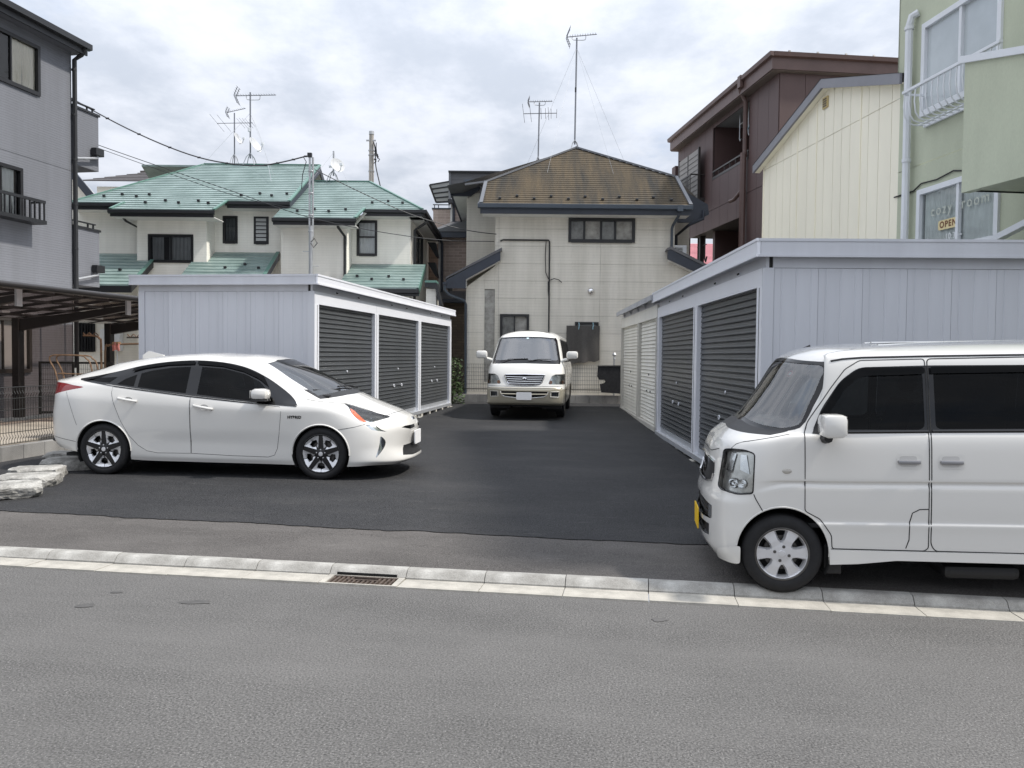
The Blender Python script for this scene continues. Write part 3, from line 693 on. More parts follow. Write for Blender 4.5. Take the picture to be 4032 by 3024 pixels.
MB().prism([(-1.5, 3.38), (-1.5, 3.48), (-1.42, 3.5), (-1.42, 3.36)], 'x', -4.9, -2.6).obj('gutter', m_nearblack, h2)
guards(h2, [(x, y, z2f(x, y) + .01) for x, y in ((-6.2, -.55), (-5.75, -.38), (-5.3, -.55), (-4.85, -.38), (-4.2, .3), (-3.75, .45), (-3.3, .3))], m_nearblack)
guards(h2, [(x, y, zf3(x, y) + .01) for x, y in ((-4.45, -.7), (-4.0, -.9), (-3.55, -.7), (-3.1, -.9))], m_nearblack)
pipe(h2, [(-4.95, -1.05, 5.42), (-4.95, -.95, 5.25), (-4.85, -.5, 5.05), (-4.85, -.5, 3.4)], .04, m_nearblack)
pipe(h2, [(-4.3, -.25, 5.78), (-4.5, -.1, 5.62), (-4.75, .22, 5.45)], .04, m_soffit)
pipe(h2, [(-2.6, .3, 5.6), (-2.95, .45, 5.4), (-2.95, .45, .4)], .045, m_nearblack)
# low green-roofed shed roof at the right of that house
MB().prism([(-2.42, 3.55), (-2.42, 3.66), (-2.1, 3.66), (-1.95, 3.05), (-2.02, 3.03), (-2.14, 3.5)], 'y', -1.6, -1.0).obj('side_porch_roof', m_nearblack, h2)
MB().box(-2.42, -2.1, -1.62, -1.0, 3.66, 3.72).obj('side_porch_cap', m_greend, h2)
MB().box(-2.40, -2.12, -1.45, -.8, .4, 3.5).obj('side_porch_wall', m_stucco, h2)

# service pole between them, with a bracket and its wires
sp = thing('service_pole', 'slim grey steel service pole in front of the smaller green-roofed house', 'pole', (-5.60, 22.6, 0), 0, base=(0, 0, .36))
m_galv = M('galvanised steel', (.42, .43, .44), rough=.4, metal=.5, var=.12, vs=5)
MB().tube([(0, 0, .36), (0, 0, 5.2)], .062, 12).obj('lower_tube', m_galv, sp, smooth=True)
MB().box(-.055, -.015, -.04, .04, 5.0, 7.15).obj('channel', m_galv, sp); MB().tube([(.05, 0, 4.9), (.05, 0, 7.08)], .03, 8).obj('upper_tube', m_galv, sp, smooth=True)
for z in (5.05, 5.5, 6.1, 6.7): MB().lathe([(.075, -.02), (.08, 0), (.075, .02)], 'z', 12, (0, 0, z)).obj('clamp', m_galv, sp)
for z, s in ((4.5, -1), (4.1, 1)): MB().tube([(0, 0, z), (s * .22, -.02, z)], .012, 6).obj('step_peg', m_galv, sp)
MB().cbox(-.09, .03, -.07, .03, 7.08, 7.2, .01).obj('insulator', m_nearblack, sp)
MB().tube([(-.2, -.02, 7.08), (-.12, -.05, 6.95), (-.22, -.05, 6.6), (-.25, -.05, 6.2)], .012, 5).obj('cable_tail', m_nearblack, sp)
MB().tube([(.02, -.08, 4.75), (.12, -.1, 4.85), (.2, -.1, 4.72), (.1, -.1, 4.6), (.02, -.09, 4.72)], .015, 5).obj('cable_coil', m_nearblack, sp)

# ------------------------------------------------------------------ grey stone-sided house at the back
m_stone = wall_mat('grey stone siding', (.71, .675, .60), bw=1.1, bh=.0842, mortar=.004, depth=.35, mcol=.84, var=.015, streak=.13, offset=.43, sqf=.6)
m_stoneshade = m_stone
def moss_mat():
    m = M('mossy brown slate', (.040, .038, .032), rough=.9, var=.25, vs=1.1, c2=(.100, .074, .042), bump=.3, bs=60, stretch=(2.6, .35, .35), fine=.25, fs=40); return m
m_moss = moss_mat()
m_ridge = M('grey ridge metal', (.16, .165, .175), rough=.4, metal=.3, var=.1)
m_slate = M('grey slate', (.10, .10, .105), rough=.6, var=.15, vs=2, bump=.2, bs=40)
hg = thing('house', 'grey stone-sided house with mossy brown roof at the back of the lot', 'house', (0, 23.8, 0), 0, base=(2, 2, .35))
ops = [(1.62, 3.51, 5.02, 5.67), (-.83, -.52, .9, 3.61), (-.35, .46, 1.9, 2.87), (1.84, 2.49, 2.2, 2.66)]
rows = [.35 + .505 * k for k in range(12)]
MB().box(-1.34, 5.9, .03, .06, .3, 3.6).box(-.50, 4.66, .03, .061, 3.6, 5.85).obj('wall_backing', m_conc, hg)
def siding_rows(parent, cols, zlo, zhi, mat, y, clip=None, openings=ops):
    k = 0
    z = .318
    while z < zhi:
        a, b = max(z + .003, zlo), min(z + .502, zhi); z += .505
        if b - a < .02: continue
        for x0, x1 in cols:
            xs = sorted({x0, x1, *[v for o in openings for v in o[:2] if x0 < v < x1]}); zs = sorted({a, b, *[v for o in openings for v in o[2:] if a < v < b]})
            nsp = len(xs) > 2 or len(zs) > 2
            mb = MB(); used = False
            for p, q in zip(xs, xs[1:]):
                for r_, s_ in zip(zs, zs[1:]):
                    cx, cz = (p + q) / 2, (r_ + s_) / 2
                    if any(o[0] < cx < o[1] and o[2] < cz < o[3] for o in openings): continue
                    poly = [(p, r_), (q, r_), (q, s_), (p, s_)]
                    if clip: poly = clip(poly)
                    if len(poly) > 2: (MB().prism(poly, 'y', y, y + .025).obj('siding_panel', mat, parent) if nsp else mb.prism(poly, 'y', y, y + .025)); used = not nsp
            if used: mb.obj('siding_panel', mat, parent)
def half_clip(poly, a, b, c):
    """keep points with a*x + b*z <= c"""
    o = []
    for i in range(len(poly)):
        p, q = poly[i - 1], poly[i]; dp, dq = c - a * p[0] - b * p[1], c - a * q[0] - b * q[1]
        if dp >= 0: o.append(p)
        if dp * dq < 0: t = dp / (dp - dq); o.append((p[0] + t * (q[0] - p[0]), p[1] + t * (q[1] - p[1])))
    return o
siding_rows(hg, [(-.53, -.424), (-.418, 2.537), (2.543, 4.69)], .35, 5.82, m_stone, 0)
sl_ = (4.36 - 3.66) / (.95)
siding_rows(hg, [(-1.37, -.84), (-.834, -.536)], .35, 4.3, m_stone, 0, clip=lambda p: half_clip(p, -sl_, 1, 4.36 + sl_ * .42))
siding_rows(hg, [(4.696, 6.0)], .35, 4.5, m_stone, 0, clip=lambda p: half_clip(p, .46, 1, 4.42 + .46 * 4.69))
for o in ops:
    V = [(o[0], .0, o[2]), (o[1], .0, o[2]), (o[1], .0, o[3]), (o[0], .0, o[3])]
    k = .12; W = [(a, k, c) for a, _, c in V]
window(hg, 1.62, 3.51, 5.02, 5.67, 0, fw=.06, n=[2.06, 2.55, 2.96], mull=.06, curt=[(1.68, 2.02), (2.1, 2.28), (3.0, 3.3)], proud=.05)
window(hg, -.35, .46, 1.9, 2.87, 0, n=2, pane=m_pane, proud=.05, curt=[(-.3, .42)], curt_mat=m_paneback)
window(hg, 1.84, 2.49, 2.2, 2.66, 0, n=1, pane=m_panefrost, proud=.05)
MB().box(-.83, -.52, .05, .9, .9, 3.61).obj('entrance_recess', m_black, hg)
MB().box(-.85, -.825, -.01, .5, .9, 3.62).box(-.525, -.50, -.01, .5, .9, 3.62).obj('recess_lining', m_stone, hg)
sg_ = .78
def zgf(x, y): return 5.97 + sg_ * (y + .6)
roof_plane(hg, [(-.93, -.6), (5.02, -.6), (4.86, .8), (1.97, 2.41), (-.83, .46)], zgf, .132, m_moss, lap=.018)
# side slopes of the roof behind the front face
obj('side_roof', [(1.97, 2.41, 8.31), (-1.5, .5, 6.80), (-2.0, .7, 6.75), (-2.0, 8, 6.75), (1.97, 8, 8.31)], [(0, 1, 2, 3, 4)], m_slate, hg)
obj('side_roof', [(1.97, 2.41, 8.31), (4.86, .8, 7.06), (5.9, 1.4, 6.35), (5.9, 8, 6.35), (1.97, 8, 8.31)], [(4, 3, 2, 1, 0)], m_slate, hg)
for p0, p1 in (((-.93, -.6, 5.97), (-.83, .46, 6.80)), ((1.97, 2.41, 8.32), (4.86, .8, 7.07)), ((4.86, .8, 7.07), (5.02, -.6, 5.97))):
    ridge_bar(hg, Vector(p0) + Vector((0, -.01, .03)), Vector(p1) + Vector((0, -.01, .03)), m_ridge, .10, .05)
ridge_bar(hg, (1.97, 2.41, 8.35), (-.83, .46, 6.83), m_ridge, .10, .05); ridge_bar(hg, (-.83, .46, 6.82), (-1.45, .42, 6.72), m_ridge, .10, .05)
MB().box(-.95, 5.02, -.62, -.56, 5.70, 5.945).obj('fascia', m_navy, hg); MB().box(-.9, 5.0, -.56, 0, 5.705, 5.73).obj('soffit', m_soffit, hg)
MB().prism([(-.72, 5.86), (-.73, 5.96), (-.62, 5.96), (-.62, 5.84)], 'x', -1.02, 5.06).obj('gutter', m_gutter, hg)
MB().tube([(-1.02, -.70, 5.955), (5.06, -.70, 5.955)], .018, 6).obj('gutter_rim', m_gutter, hg)
# left: lean-to verge with its eave box, gutter and pipe
MB().prism([(-1.93, 3.60), (-1.93, 3.84), (-1.45, 4.10), (-.37, 4.70), (-.37, 4.42), (-1.36, 3.86), (-1.36, 3.60)], 'y', -.32, -.25).obj('verge_board', m_navy, hg)
MB().prism([(-1.95, 3.86), (-1.93, 3.92), (-.33, 4.78), (-.33, 4.70)], 'y', -.34, 2.5).obj('lean_to_roof', m_slate, hg)
MB().prism([(-.36, 4.41), (-.36, 4.44), (-1.36, 3.88), (-1.36, 3.62), (-1.345, 3.62), (-1.345, 3.85)], 'y', -.26, -.005).obj('verge_soffit', m_soffit, hg)
MB().prism([(4.44, 4.50), (4.44, 4.74), (4.52, 4.78), (6.0, 4.06), (6.0, 3.80)], 'y', -.32, -.25).obj('verge_board', m_navy, hg)
MB().prism([(4.50, 4.46), (4.50, 4.49), (6.0, 3.79), (6.0, 3.76)], 'y', -.26, -.005).obj('verge_soffit', m_soffit, hg)
MB().prism([(4.42, 4.74), (4.44, 4.82), (4.54, 4.86), (6.02, 4.14), (6.02, 4.06), (4.52, 4.78)], 'y', -.34, 2.5).obj('lean_to_roof', m_slate, hg)
MB().prism([(-2.02, 3.70), (-2.02, 3.78), (-1.90, 3.78), (-1.92, 3.70)], 'y', -.36, 2).obj('side_gutter', m_navy, hg)
pipe(hg, [(-1.97, -.30, 3.74), (-1.97, -.30, 3.55), (-1.85, -.28, 3.42), (-1.40, -.12, 3.25), (-1.37, -.06, 3.15), (-1.36, -.06, .55)], .042, m_gutter)
pipe(hg, [(4.70, -.62, 5.9), (4.70, -.55, 5.72), (4.62, -.1, 5.5), (4.60, -.06, 5.4), (4.60, -.06, 4.75)], .042, m_gutter)
MB().box(4.62, 4.78, -.74, -.60, 5.80, 5.97).obj('gutter_head', m_gutter, hg)
# set-back upper left wing
MB().box(-1.50, -.55, 2.3, 2.45, .35, 6.85).obj('wing_wall', m_stone, hg)
MB().box(-.53, -.50, .03, 2.3, .35, 5.8).obj('return_wall', m_stone, hg); MB().box(4.66, 4.69, .03, 2.3, .35, 5.8).obj('return_wall', m_stone, hg)
MB().prism([(-1.96, 6.70), (-1.96, 6.92), (-1.49, 7.19), (-1.0, 7.22), (-1.0, 6.95), (-1.36, 6.69)], 'y', 2.0, 2.1).obj('wing_verge', m_navy, hg)
MB().box(-2.0, -1.90, 2.0, 8, 6.72, 6.92).obj('wing_fascia', m_navy, hg); MB().box(-1.92, -1.46, 2.1, 8, 6.68, 6.71).obj('wing_soffit', m_soffit, hg)
MB().prism([(-1.55, 7.10), (-1.55, 7.19), (-1.15, 7.19), (-1.15, 7.10)], 'y', 1.9, 2.0).obj('wing_gutter', m_gutter, hg)
pipe(hg, [(-1.06, 1.95, 7.12), (-1.02, 1.9, 6.95), (-1.02, 1.2, 6.4), (-1.0, -.5, 5.98)], .04, m_galv)
# right verge box of the upper roof
MB().prism([(4.95, 5.75), (4.95, 6.80), (5.85, 6.30), (5.9, 6.0), (5.4, 5.75)], 'y', .9, 1.0).obj('right_verge', m_navy, hg)
MB().box(4.7, 5.55, 2.0, 2.1, .35, 6.1).obj('right_wing_wall', m_stone, hg)
pipe(hg, [(5.72, .85, 6.1), (5.7, .8, 5.85), (5.3, .9, 5.68), (5.12, 1.9, 5.5), (5.12, 1.95, 4.2)], .045, m_navy)
guards(hg, [(x, y, zgf(x, y) + .008) for i, x in enumerate(np.arange(-.4, 4.7, .49)) for y in [(-.38 if i % 2 == 0 else -.26)]], m_nearblack, .075)
# wall pipe with cable, vent, hose reel, tarp over the small window
pipe(hg, [(-.38, -.04, 5.0), (-.30, -.04, 5.04), (1.02, -.04, 5.04), (1.05, -.04, 5.0), (1.06, -.04, 1.4)], .024, m_nearblack, 'conduit', 6)
pipe(hg, [(.95, -.05, 5.0), (.93, -.05, 4.6), (.95, -.05, 4.1), (1.03, -.05, 3.92)], .012, m_nearblack, 'cable', 5)
pipe(hg, [(1.06, -.05, 3.88), (1.2, -.07, 3.93), (1.32, -.07, 3.9), (1.42, -.06, 3.82)], .012, m_nearblack, 'cable', 5)
pipe(hg, [(1.03, -.05, 3.85), (1.03, -.05, 3.6), (1.05, -.05, 3.4)], .02, m_nearblack, 'cable', 5)
m_chrome = M('chrome', (.75, .75, .76), rough=.12, metal=1, var=0)
MB().lathe([(.10, 0), (.098, -.03), (.085, -.06), (.05, -.085), (0, -.095)], 'y', 20, (2.27, 0, 3.58)).obj('round_vent', m_chrome, hg, smooth='all')
MB().lathe([(.09, 0), (.088, -.02), (.06, -.05), (0, -.06)], 'y', 16, (4.78, -.02, 3.72)).obj('round_vent', m_soffit, hg, smooth='all')
tp = thing('tarp', 'grey woven tarp hung by blue cords over a small window of the grey house', 'tarp', (0, 23.8, 0), 0, base=(2.05, -.1, 1.5))
V, F = [], []
for i in range(13):
    for j in range(9):
        x = 1.57 + (.97) * i / 12; zb_ = 1.50 + .10 * (i / 12 - .5) * 1 + .02 * math.sin(i * 1.7); z = zb_ + (2.57 - zb_) * j / 8
        V.append((x, -.09 - .012 * math.sin(i * 1.3 + j * .4) - .02 * (1 - j / 8), z))
for i in range(12):
    for j in range(8): F.append((i * 9 + j, (i + 1) * 9 + j, (i + 1) * 9 + j + 1, i * 9 + j + 1))
m_tarp = wall_mat('woven tarp', (.115, .108, .102), bw=.03, bh=.03, mortar=.004, depth=.3, mcol=.7, var=.12, streak=.2)
obj('sheet', V, F, m_tarp, tp, smooth=True)
m_cord = M('blue cord', (.28, .45, .52), rough=.8, var=.1)
for x in (1.93, 2.34): MB().tube([(x, -.08, 2.66), (x + .01, -.11, 2.58), (x - .01, -.12, 2.46)], .014, 5).obj('cord', m_cord, tp)
sb = thing('tarp', 'dark mesh sheet draped over the fence beside the old storage unit', 'tarp', (0, 22.96, 0), 0, base=(2.8, 0, .6))
P = [(2.42, 1.42), (3.3, 1.43), (3.3, .62), (2.98, .64), (2.52, .66), (2.48, .90), (2.6, .93), (2.64, .98), (2.6, 1.02), (2.46, 1.02), (2.40, 1.12)]
MB().prism(P, 'y', -.03, -.018).obj('sheet', M('black mesh cloth', (.022, .022, .024), rough=.95, var=.3, vs=20, bump=.5, bs=100), sb)
MB().prism([(2.42, 1.42), (3.3, 1.43), (3.3, 1.4), (2.42, 1.39)], 'y', -.045, .1).obj('fold', M('mesh cloth fold', (.04, .04, .042), rough=.95, var=.2), sb)
ac = thing('air_conditioner', 'white outdoor air conditioner unit on the lean-to roof by the brown building', 'air conditioner', (0, 24.6, 0), 0, base=(5.1, 0, 4.6))
MB().cbox(4.78, 5.22, 0, .3, 4.55, 5.05, .015).obj('casing', m_whiteframe, ac)
for k in range(9): MB().box(4.82, 5.10, -.01, .005, 4.62 + k * .042, 4.636 + k * .042).obj('louvre', m_dark, ac)
tp2 = thing('standpipe', 'short galvanised garden standpipe behind the fence near the old storage unit', 'standpipe', (2.95, 23.5, 0), 0, base=(0, 0, .36))
MB().tube([(0, 0, .36), (0, 0, 1.72)], .028, 8).obj('pipe', m_galv, tp2, smooth=True); MB().lathe([(.05, 1.70), (.06, 1.74), (.03, 1.79)], 'z', 8).obj('cap', m_galv, tp2); MB().tube([(0, 0, 1.66), (0, -.09, 1.66), (0, -.12, 1.6)], .015, 6).obj('tap', m_galv, tp2)
# ------------------------------------------------------------------ pink brick house glimpsed between
m_brick = wall_mat('pale pink brick siding', (.40, .325, .285), bw=.30, bh=.105, mortar=.012, depth=.6, mcol=1.28, var=.10, streak=.10)
hb = thing('house', 'tall pale pink brick house glimpsed between the green-roofed and grey houses', 'house', (0, 29, 0), 0, base=(-1.5, 1.5, .35))
MB().box(-2.65, -.4, 0, .2, .35, 6.0).obj('wall', m_brick, hb)
MB().box(-2.66, -2.56, -.03, .02, .35, 5.9).obj('corner_trim', m_soffit, hb)
MB().box(-2.85, -.4, -.35, -.25, 5.80, 6.02).obj('fascia', m_navy, hb)
MB().prism([(-2.95, 6.0), (-2.5, 6.12), (-1.6, 6.42), (-.4, 6.55), (-.4, 6.0)], 'y', -.38, -.36).obj('roof_edge', m_slate, hb)
obj('roof', [(-2.9, -.38, 6.02), (-.4, -.38, 6.02), (-.4, 2, 6.75), (-2.3, 2, 6.75)], [(0, 1, 2, 3)], m_slate, hb)
MB().box(-2.25, -.4, 2.0, 2.2, 6.2, 7.6).obj('upper_wall', m_brick, hb); MB().box(-2.4, -2.25, 1.98, 2.1, 6.2, 7.5).obj('corner_trim', m_soffit, hb)
MB().box(-3.05, -2.40, 2.0, 3.2, 4.5, 7.19).obj('balcony_wall', m_brick, hb); MB().box(-3.10, -2.38, 1.97, 3.2, 7.19, 7.24).obj('balcony_coping', m_navy, hb)
b = MB().bar((-3.06, 2, 7.36), (-2.42, 2, 7.36), .04, .03)
for x in (-3.0, -2.85, -2.45): b.bar((x, 2, 7.24), (x, 2, 7.36), .03, .03)
b.obj('balcony_rail', m_nearblack, hb)
for k in range(7): MB().box(-2.38 + k * 0, -.3, 1.6, 1.75, 7.55 + k * .135, 7.68 + k * .135).obj('slate_course', m_slate, hb)
MB().box(-2.44, -2.36, 1.58, 1.76, 7.5, 8.5).obj('slate_trim', m_ridge, hb)
MB().box(-2.45, -.3, 1.5, 1.8, 8.48, 8.54).obj('roof_edge_trim', m_nearblack, hb)
obj('top_roof', [(-2.4, 1.5, 8.54), (-.2, 1.5, 8.54), (-.2, 3.6, 8.9), (-.9, 3.6, 8.9)], [(0, 1, 2, 3)], m_slate, hb)
MB().box(-2.46, -2.0, 1.55, 1.9, 7.36, 7.5).obj('eave_soffit', m_nearblack, hb)
pipe(hb, [(-2.3, 1.6, 7.4), (-2.27, 1.9, 7.25), (-2.27, 1.9, 6.5)], .05, m_navy); pipe(hb, [(-2.6, -.3, 5.85), (-2.52, -.1, 5.6), (-2.52, -.08, 3.9)], .05, m_navy)
MB().box(-2.75, -.9, -.8, 0, 3.50, 3.62).obj('lower_eave', m_navy, hb); obj('lower_roof', [(-2.75, -.8, 3.63), (-.9, -.8, 3.63), (-.9, 0, 3.95), (-2.75, 0, 3.95)], [(0, 1, 2, 3)], m_slate, hb)
m_brick2 = wall_mat('tan brick', (.20, .165, .13), bw=.30, bh=.095, mortar=.012, depth=.6, mcol=.8, var=.15, streak=.15)
MB().box(-2.5, -.9, -.3, 0, .35, 3.5).obj('lower_wall', m_brick2, hb)
m_clear = M('clear corrugated sheet', (.55, .56, .57), rough=.3, var=.05)
for k in range(4):
    a, b_ = k / 4, (k + 1) / 4
    q = lambda u, v: (-3.14 + .72 * u + .21 * v * (1 - u), 1.5 + .4 * v, 8.0 + .13 * u - (.57 + .1 * u) * v)
    o = obj('canopy_sheet', [q(0, a + .03), q(1, a + .03), q(1, b_ - .04), q(0, b_ - .04)], [(0, 1, 2, 3)], m_clear, hb)
    MB().bar(q(0, a), q(1, a), .05, .05).obj('canopy_rib', m_nearblack, hb)
MB().bar(q(0, 0), q(0, 1), .05, .05).bar(q(0, 1), q(1, 1), .05, .06).obj('canopy_frame', m_nearblack, hb)
# spiral of bricks/awnings seen in the gap
for z in (5.6, 4.9, 4.25): MB().prism([(-3.0, z), (-2.72, z), (-2.62, z - .5), (-2.7, z - .5)], 'y', -.5, 0).obj('awning', m_nearblack, hb)
MB().box(-3.4, -2.66, .6, .8, .35, 5.9).obj('side_wall', m_brick, hb)
# ------------------------------------------------------------------ dark-roofed house far left behind
hd = thing('house', 'white gabled house with dark brown tiled roof behind the green roof', 'house', (0, 33, 0), 0, base=(-13, 2, .35))
m_dtile = M('dark brown tile', (.060, .052, .050), rough=.55, var=.15, vs=3, bump=.2)
roof_plane(hd, [(-16.9, -1.0), (-8.9, -1.0), (-9.6, 1.6), (-13.4, 1.6), (-15.0, .8)], lambda x, y: 8.35 + .42 * (y + 1.0), .3, m_dtile, name='roof_tile_course')
MB().box(-16.5, -9.2, -.6, 5, .35, 8.2).obj('wall', m_stucco, hd)
ridge_bar(hd, (-15.4, .75, 9.08), (-13.4, 1.6, 9.46), m_dtile, .14, .08); ridge_bar(hd, (-13.4, 1.6, 9.46), (-9.6, 1.6, 9.46), m_dtile, .14, .08)
# white gable beyond the grey building
hw = thing('house', 'white gable end with grey louvre vent beside the grey building balcony', 'house', (0, 29, 0), 0, base=(-16, 1, .35))
MB().prism([(-18.5, .35), (-14.15, .35), (-14.15, 6.3), (-15.7, 8.1), (-18.5, 7.2)], 'y', 0, .2).obj('gable_wall', m_stucco, hw)
MB().prism([(-15.75, 8.05), (-15.7, 8.35), (-13.9, 6.22), (-14.1, 6.05)], 'y', -.35, -.25).obj('verge_board', m_navy, hw)
MB().prism([(-15.6, 7.92), (-15.55, 7.98), (-13.95, 6.15), (-14.05, 6.08)], 'y', -.3, .2).obj('verge_soffit', m_soffit, hw)
for k in range(5): MB().prism([(-.04, 0), (-.01, .09), (.0, .09), (.0, 0)], 'x', -15.35, -15.0).xf(Matrix.Translation((0, -.0, 6.6 + k * .1))).obj('louvre', m_navy, hw)

# ------------------------------------------------------------------ three-storey grey building, left
m_gsiding = wall_mat('grey lap siding', (.172, .179, .198), bw=400, bh=.052, mortar=.006, depth=.4, mcol=.86, var=.01, streak=.08)
aW = math.atan2(.982, .189)
hl = thing('building', 'tall dark grey sided building on the left with black window frames', 'building', (-9.98, 18.5, 0), aW, base=(-4, 2, .3))
opsl = [(-2.62, -.96, 7.13, 8.14), (-2.62, -1.47, 4.40, 5.45), (-2.7, -1.29, 1.25, 2.34)]
zs = [.3, 2.92, 5.74, 8.38]
for a, c in zip(zs, zs[1:]): wall_open(hl, -9.0, 0, a + .004, c - .004, 0, [o for o in opsl if a <= o[2] and o[3] <= c], m_gsiding, name='wall')
MB().box(-9, -.0, .07, .1, .3, 8.6).obj('wall_backing', m_room, hl)
MB().box(-.02, 0.0, .0, 6, .3, 8.6).obj('end_wall', m_gsiding, hl)
window(hl, -2.62, -.96, 7.13, 8.14, 0, n=[-1.71], curt=[(-2.58, -1.95), (-1.68, -1.0)], curt_mat=M('ivory curtain', (.80, .76, .66), rough=.9, var=.05), proud=.03, fw=.05, pane=m_pane)
window(hl, -2.62, -1.47, 4.40, 5.45, 0, n=[-2.0], curt=[(-2.58, -1.62)], proud=.03)
window(hl, -2.7, -1.29, 1.25, 2.34, 0, n=[-2.0], pane=m_panefrost, proud=.04, fm=m_bframe)
# window guard balcony
b = MB(); y0 = -.34
b.box(-4.0, -1.19, y0, y0 + .04, 4.78, 4.84).box(-4.0, -1.19, y0 - .02, -.01, 4.34, 4.42).box(-1.23, -1.19, y0 + .04, -.01, 4.79, 4.83)
gb = b.obj('window_guard', m_nearblack, hl)
for k in range(14): sub(MB().box(-1.23 - .13 * k, -1.205 - .13 * k, y0 + .005, y0 + .035, 4.42, 4.78).obj('guard_bar', m_nearblack, hl), gb)
for k in range(2): sub(MB().box(-1.225, -1.195, -.1 - .12 * k, -.07 - .12 * k, 4.42, 4.79).obj('guard_bar', m_nearblack, hl), gb)
# eaves
MB().box(-9, .14, -.30, .2, 8.37, 8.41).obj('soffit', m_gsiding, hl)
MB().box(-9, .13, -.32, -.28, 8.33, 8.54).obj('fascia', m_nearblack, hl); MB().prism([(-.42, 8.46), (-.42, 8.58), (-.32, 8.58), (-.32, 8.44)], 'x', -9, .17).obj('gutter', m_nearblack, hl)
obj('roof', [(-9, -.40, 8.585), (.16, -.40, 8.585), (.16, 3, 10.0), (-9, 3, 10.0)], [(0, 1, 2, 3)], m_slate, hl)
MB().prism([(-.30, 8.34), (-.30, 8.58), (3, 9.96), (3, 9.7)], 'x', .10, .14).obj('verge_board', m_nearblack, hl)
pipe(hl, [(.02, -.36, 8.46), (.02, -.25, 8.32), (.02, -.07, 8.22), (.02, -.06, 1.3)], .05, m_nearblack)
for z in (8.0, 7.0, 6.0, 5.0, 4.0): MB().lathe([(.06, -.02), (.06, .02)], 'z', 10, (.02, -.06, z)).obj('pipe_clip', m_nearblack, hl)
for zb_, zt in ((5.92, 7.20), (3.20, 4.50)):
    MB().box(.03, .89, .01, 1.2, zb_, zt).obj('balcony_wall', m_gsiding, hl); MB().box(.0, .92, -.02, 1.22, zt, zt + .05).obj('balcony_coping', m_nearblack, hl)
    b = MB().bar((.05, .1, zt + .17), (.86, .1, zt + .17), .06, .025)
    for x in (.1, .62, .8): b.bar((x, .1, zt + .05), (x, .1, zt + .17), .03, .03)
    b.obj('balcony_rail', m_nearblack, hl)
    MB().cbox(.60, .87, -.16, -.01, zb_ + .33, zb_ + .50, .01).obj('rain_hopper', m_nearblack, hl)
    pipe(hl, [(.72, -.09, zb_ + .33), (.70, -.09, zb_ + .27), (.06, -.08, zb_ + .12)], .028, m_galv, 'branch_pipe')

# ------------------------------------------------------------------ brown three-storey building, right
m_brown = M('chocolate metal siding', (.100, .061, .056), rough=.55, var=.10, vs=1.2, stretch=(1, 1, .25))
m_brownd = M('brown fascia', (.12, .074, .064), rough=.45, var=.12, vs=2)
aG = math.atan2(-1, .117)
hbn = thing('building', 'chocolate brown metal-sided building with recessed balcony on the right', 'building', (7.383, 23.0, 0), aG, base=(-4, 2, .35))
opb = [(-5.10, -2.02, 7.75, 9.50), (-7.40, -2.28, .6, 6.08)]
xx = -8.85; kk = 0
while xx < -.01:
    w_ = min(.745, 0 - xx)
    for (za, zb_) in ((.35, 6.72), (6.735, 9.66)):
        o_ = [(max(o[0], xx), min(o[1], xx + w_ - .012), o[2], o[3]) for o in opb if o[0] < xx + w_ - .012 and o[1] > xx and za < o[2] + .01 and o[3] < zb_]
        o_ = [o for o in o_ if o[1] - o[0] > .01]
        xs = sorted({xx, xx + w_ - .012, *[v for o in o_ for v in o[:2]]}); zs_ = sorted({za, zb_, *[v for o in o_ for v in o[2:]]}); mb = MB()
        for p, q in zip(xs, xs[1:]):
            for r_, s_ in zip(zs_, zs_[1:]):
                if any(o[0] <= (p + q) / 2 <= o[1] and o[2] < (r_ + s_) / 2 < o[3] for o in o_): continue
                if o_: MB().box(p, q, 0, .03, r_, s_).obj('siding_panel', m_brown, hbn)
                else: mb.box(p, q, 0, .03, r_, s_)
        if mb.V: mb.obj('siding_panel', m_brown, hbn)
    xx += .745
MB().box(-8.85, -7.42, .035, .06, .35, 9.66).box(-7.42, -2.0, .035, .06, 6.1, 7.73).box(-7.42, -5.12, .035, .06, 7.73, 9.66).box(-5.1, -2.0, .035, .06, 9.55, 9.66).box(-2.0, -.02, .035, .06, .35, 9.66).obj('wall_backing', m_dark, hbn)
# recessed balcony interior
MB().box(-5.10, -2.02, 1.6, 1.65, 7.6, 9.6).box(-5.14, -5.10, .06, 1.6, 7.6, 9.6).box(-2.02, -1.98, .06, 1.6, 7.6, 9.6).box(-5.1, -2.02, .06, 1.6, 7.68, 7.74).obj('balcony_recess', m_brown, hbn)
MB().box(-5.1, -2.02, .06, 1.6, 9.56, 9.6).obj('balcony_ceiling', M('grey ceiling', (.30, .31, .30), rough=.8, var=.05), hbn)
b = MB().bar((-5.1, .02, 8.02), (-2.02, .02, 8.02), .05, .05).bar((-5.1, .02, 7.79), (-2.02, .02, 7.79), .06, .08)
for k in range(7): b.bar((-5.0 + k * .48, .02, 7.8), (-5.0 + k * .48, .02, 8.0), .025, .025)
b.obj('balcony_rail', m_bframe, hbn)
for x in (-3.5, -2.8): MB().tube([(x, .3, 9.55), (x, .3, 8.75), (x + .06, .3, 8.66), (x + .12, .3, 8.72)], .02, 6).obj('laundry_hook', m_galv, hbn)
MB().tube([(-3.5, .3, 9.2), (-2.8, .3, 9.2)], .015, 6).obj('laundry_bar', m_galv, hbn)
MB().tube([(-3.1, .25, 8.62), (-2.3, .15, 8.9)], .018, 6).obj('blue_pole', m_cord, hbn)
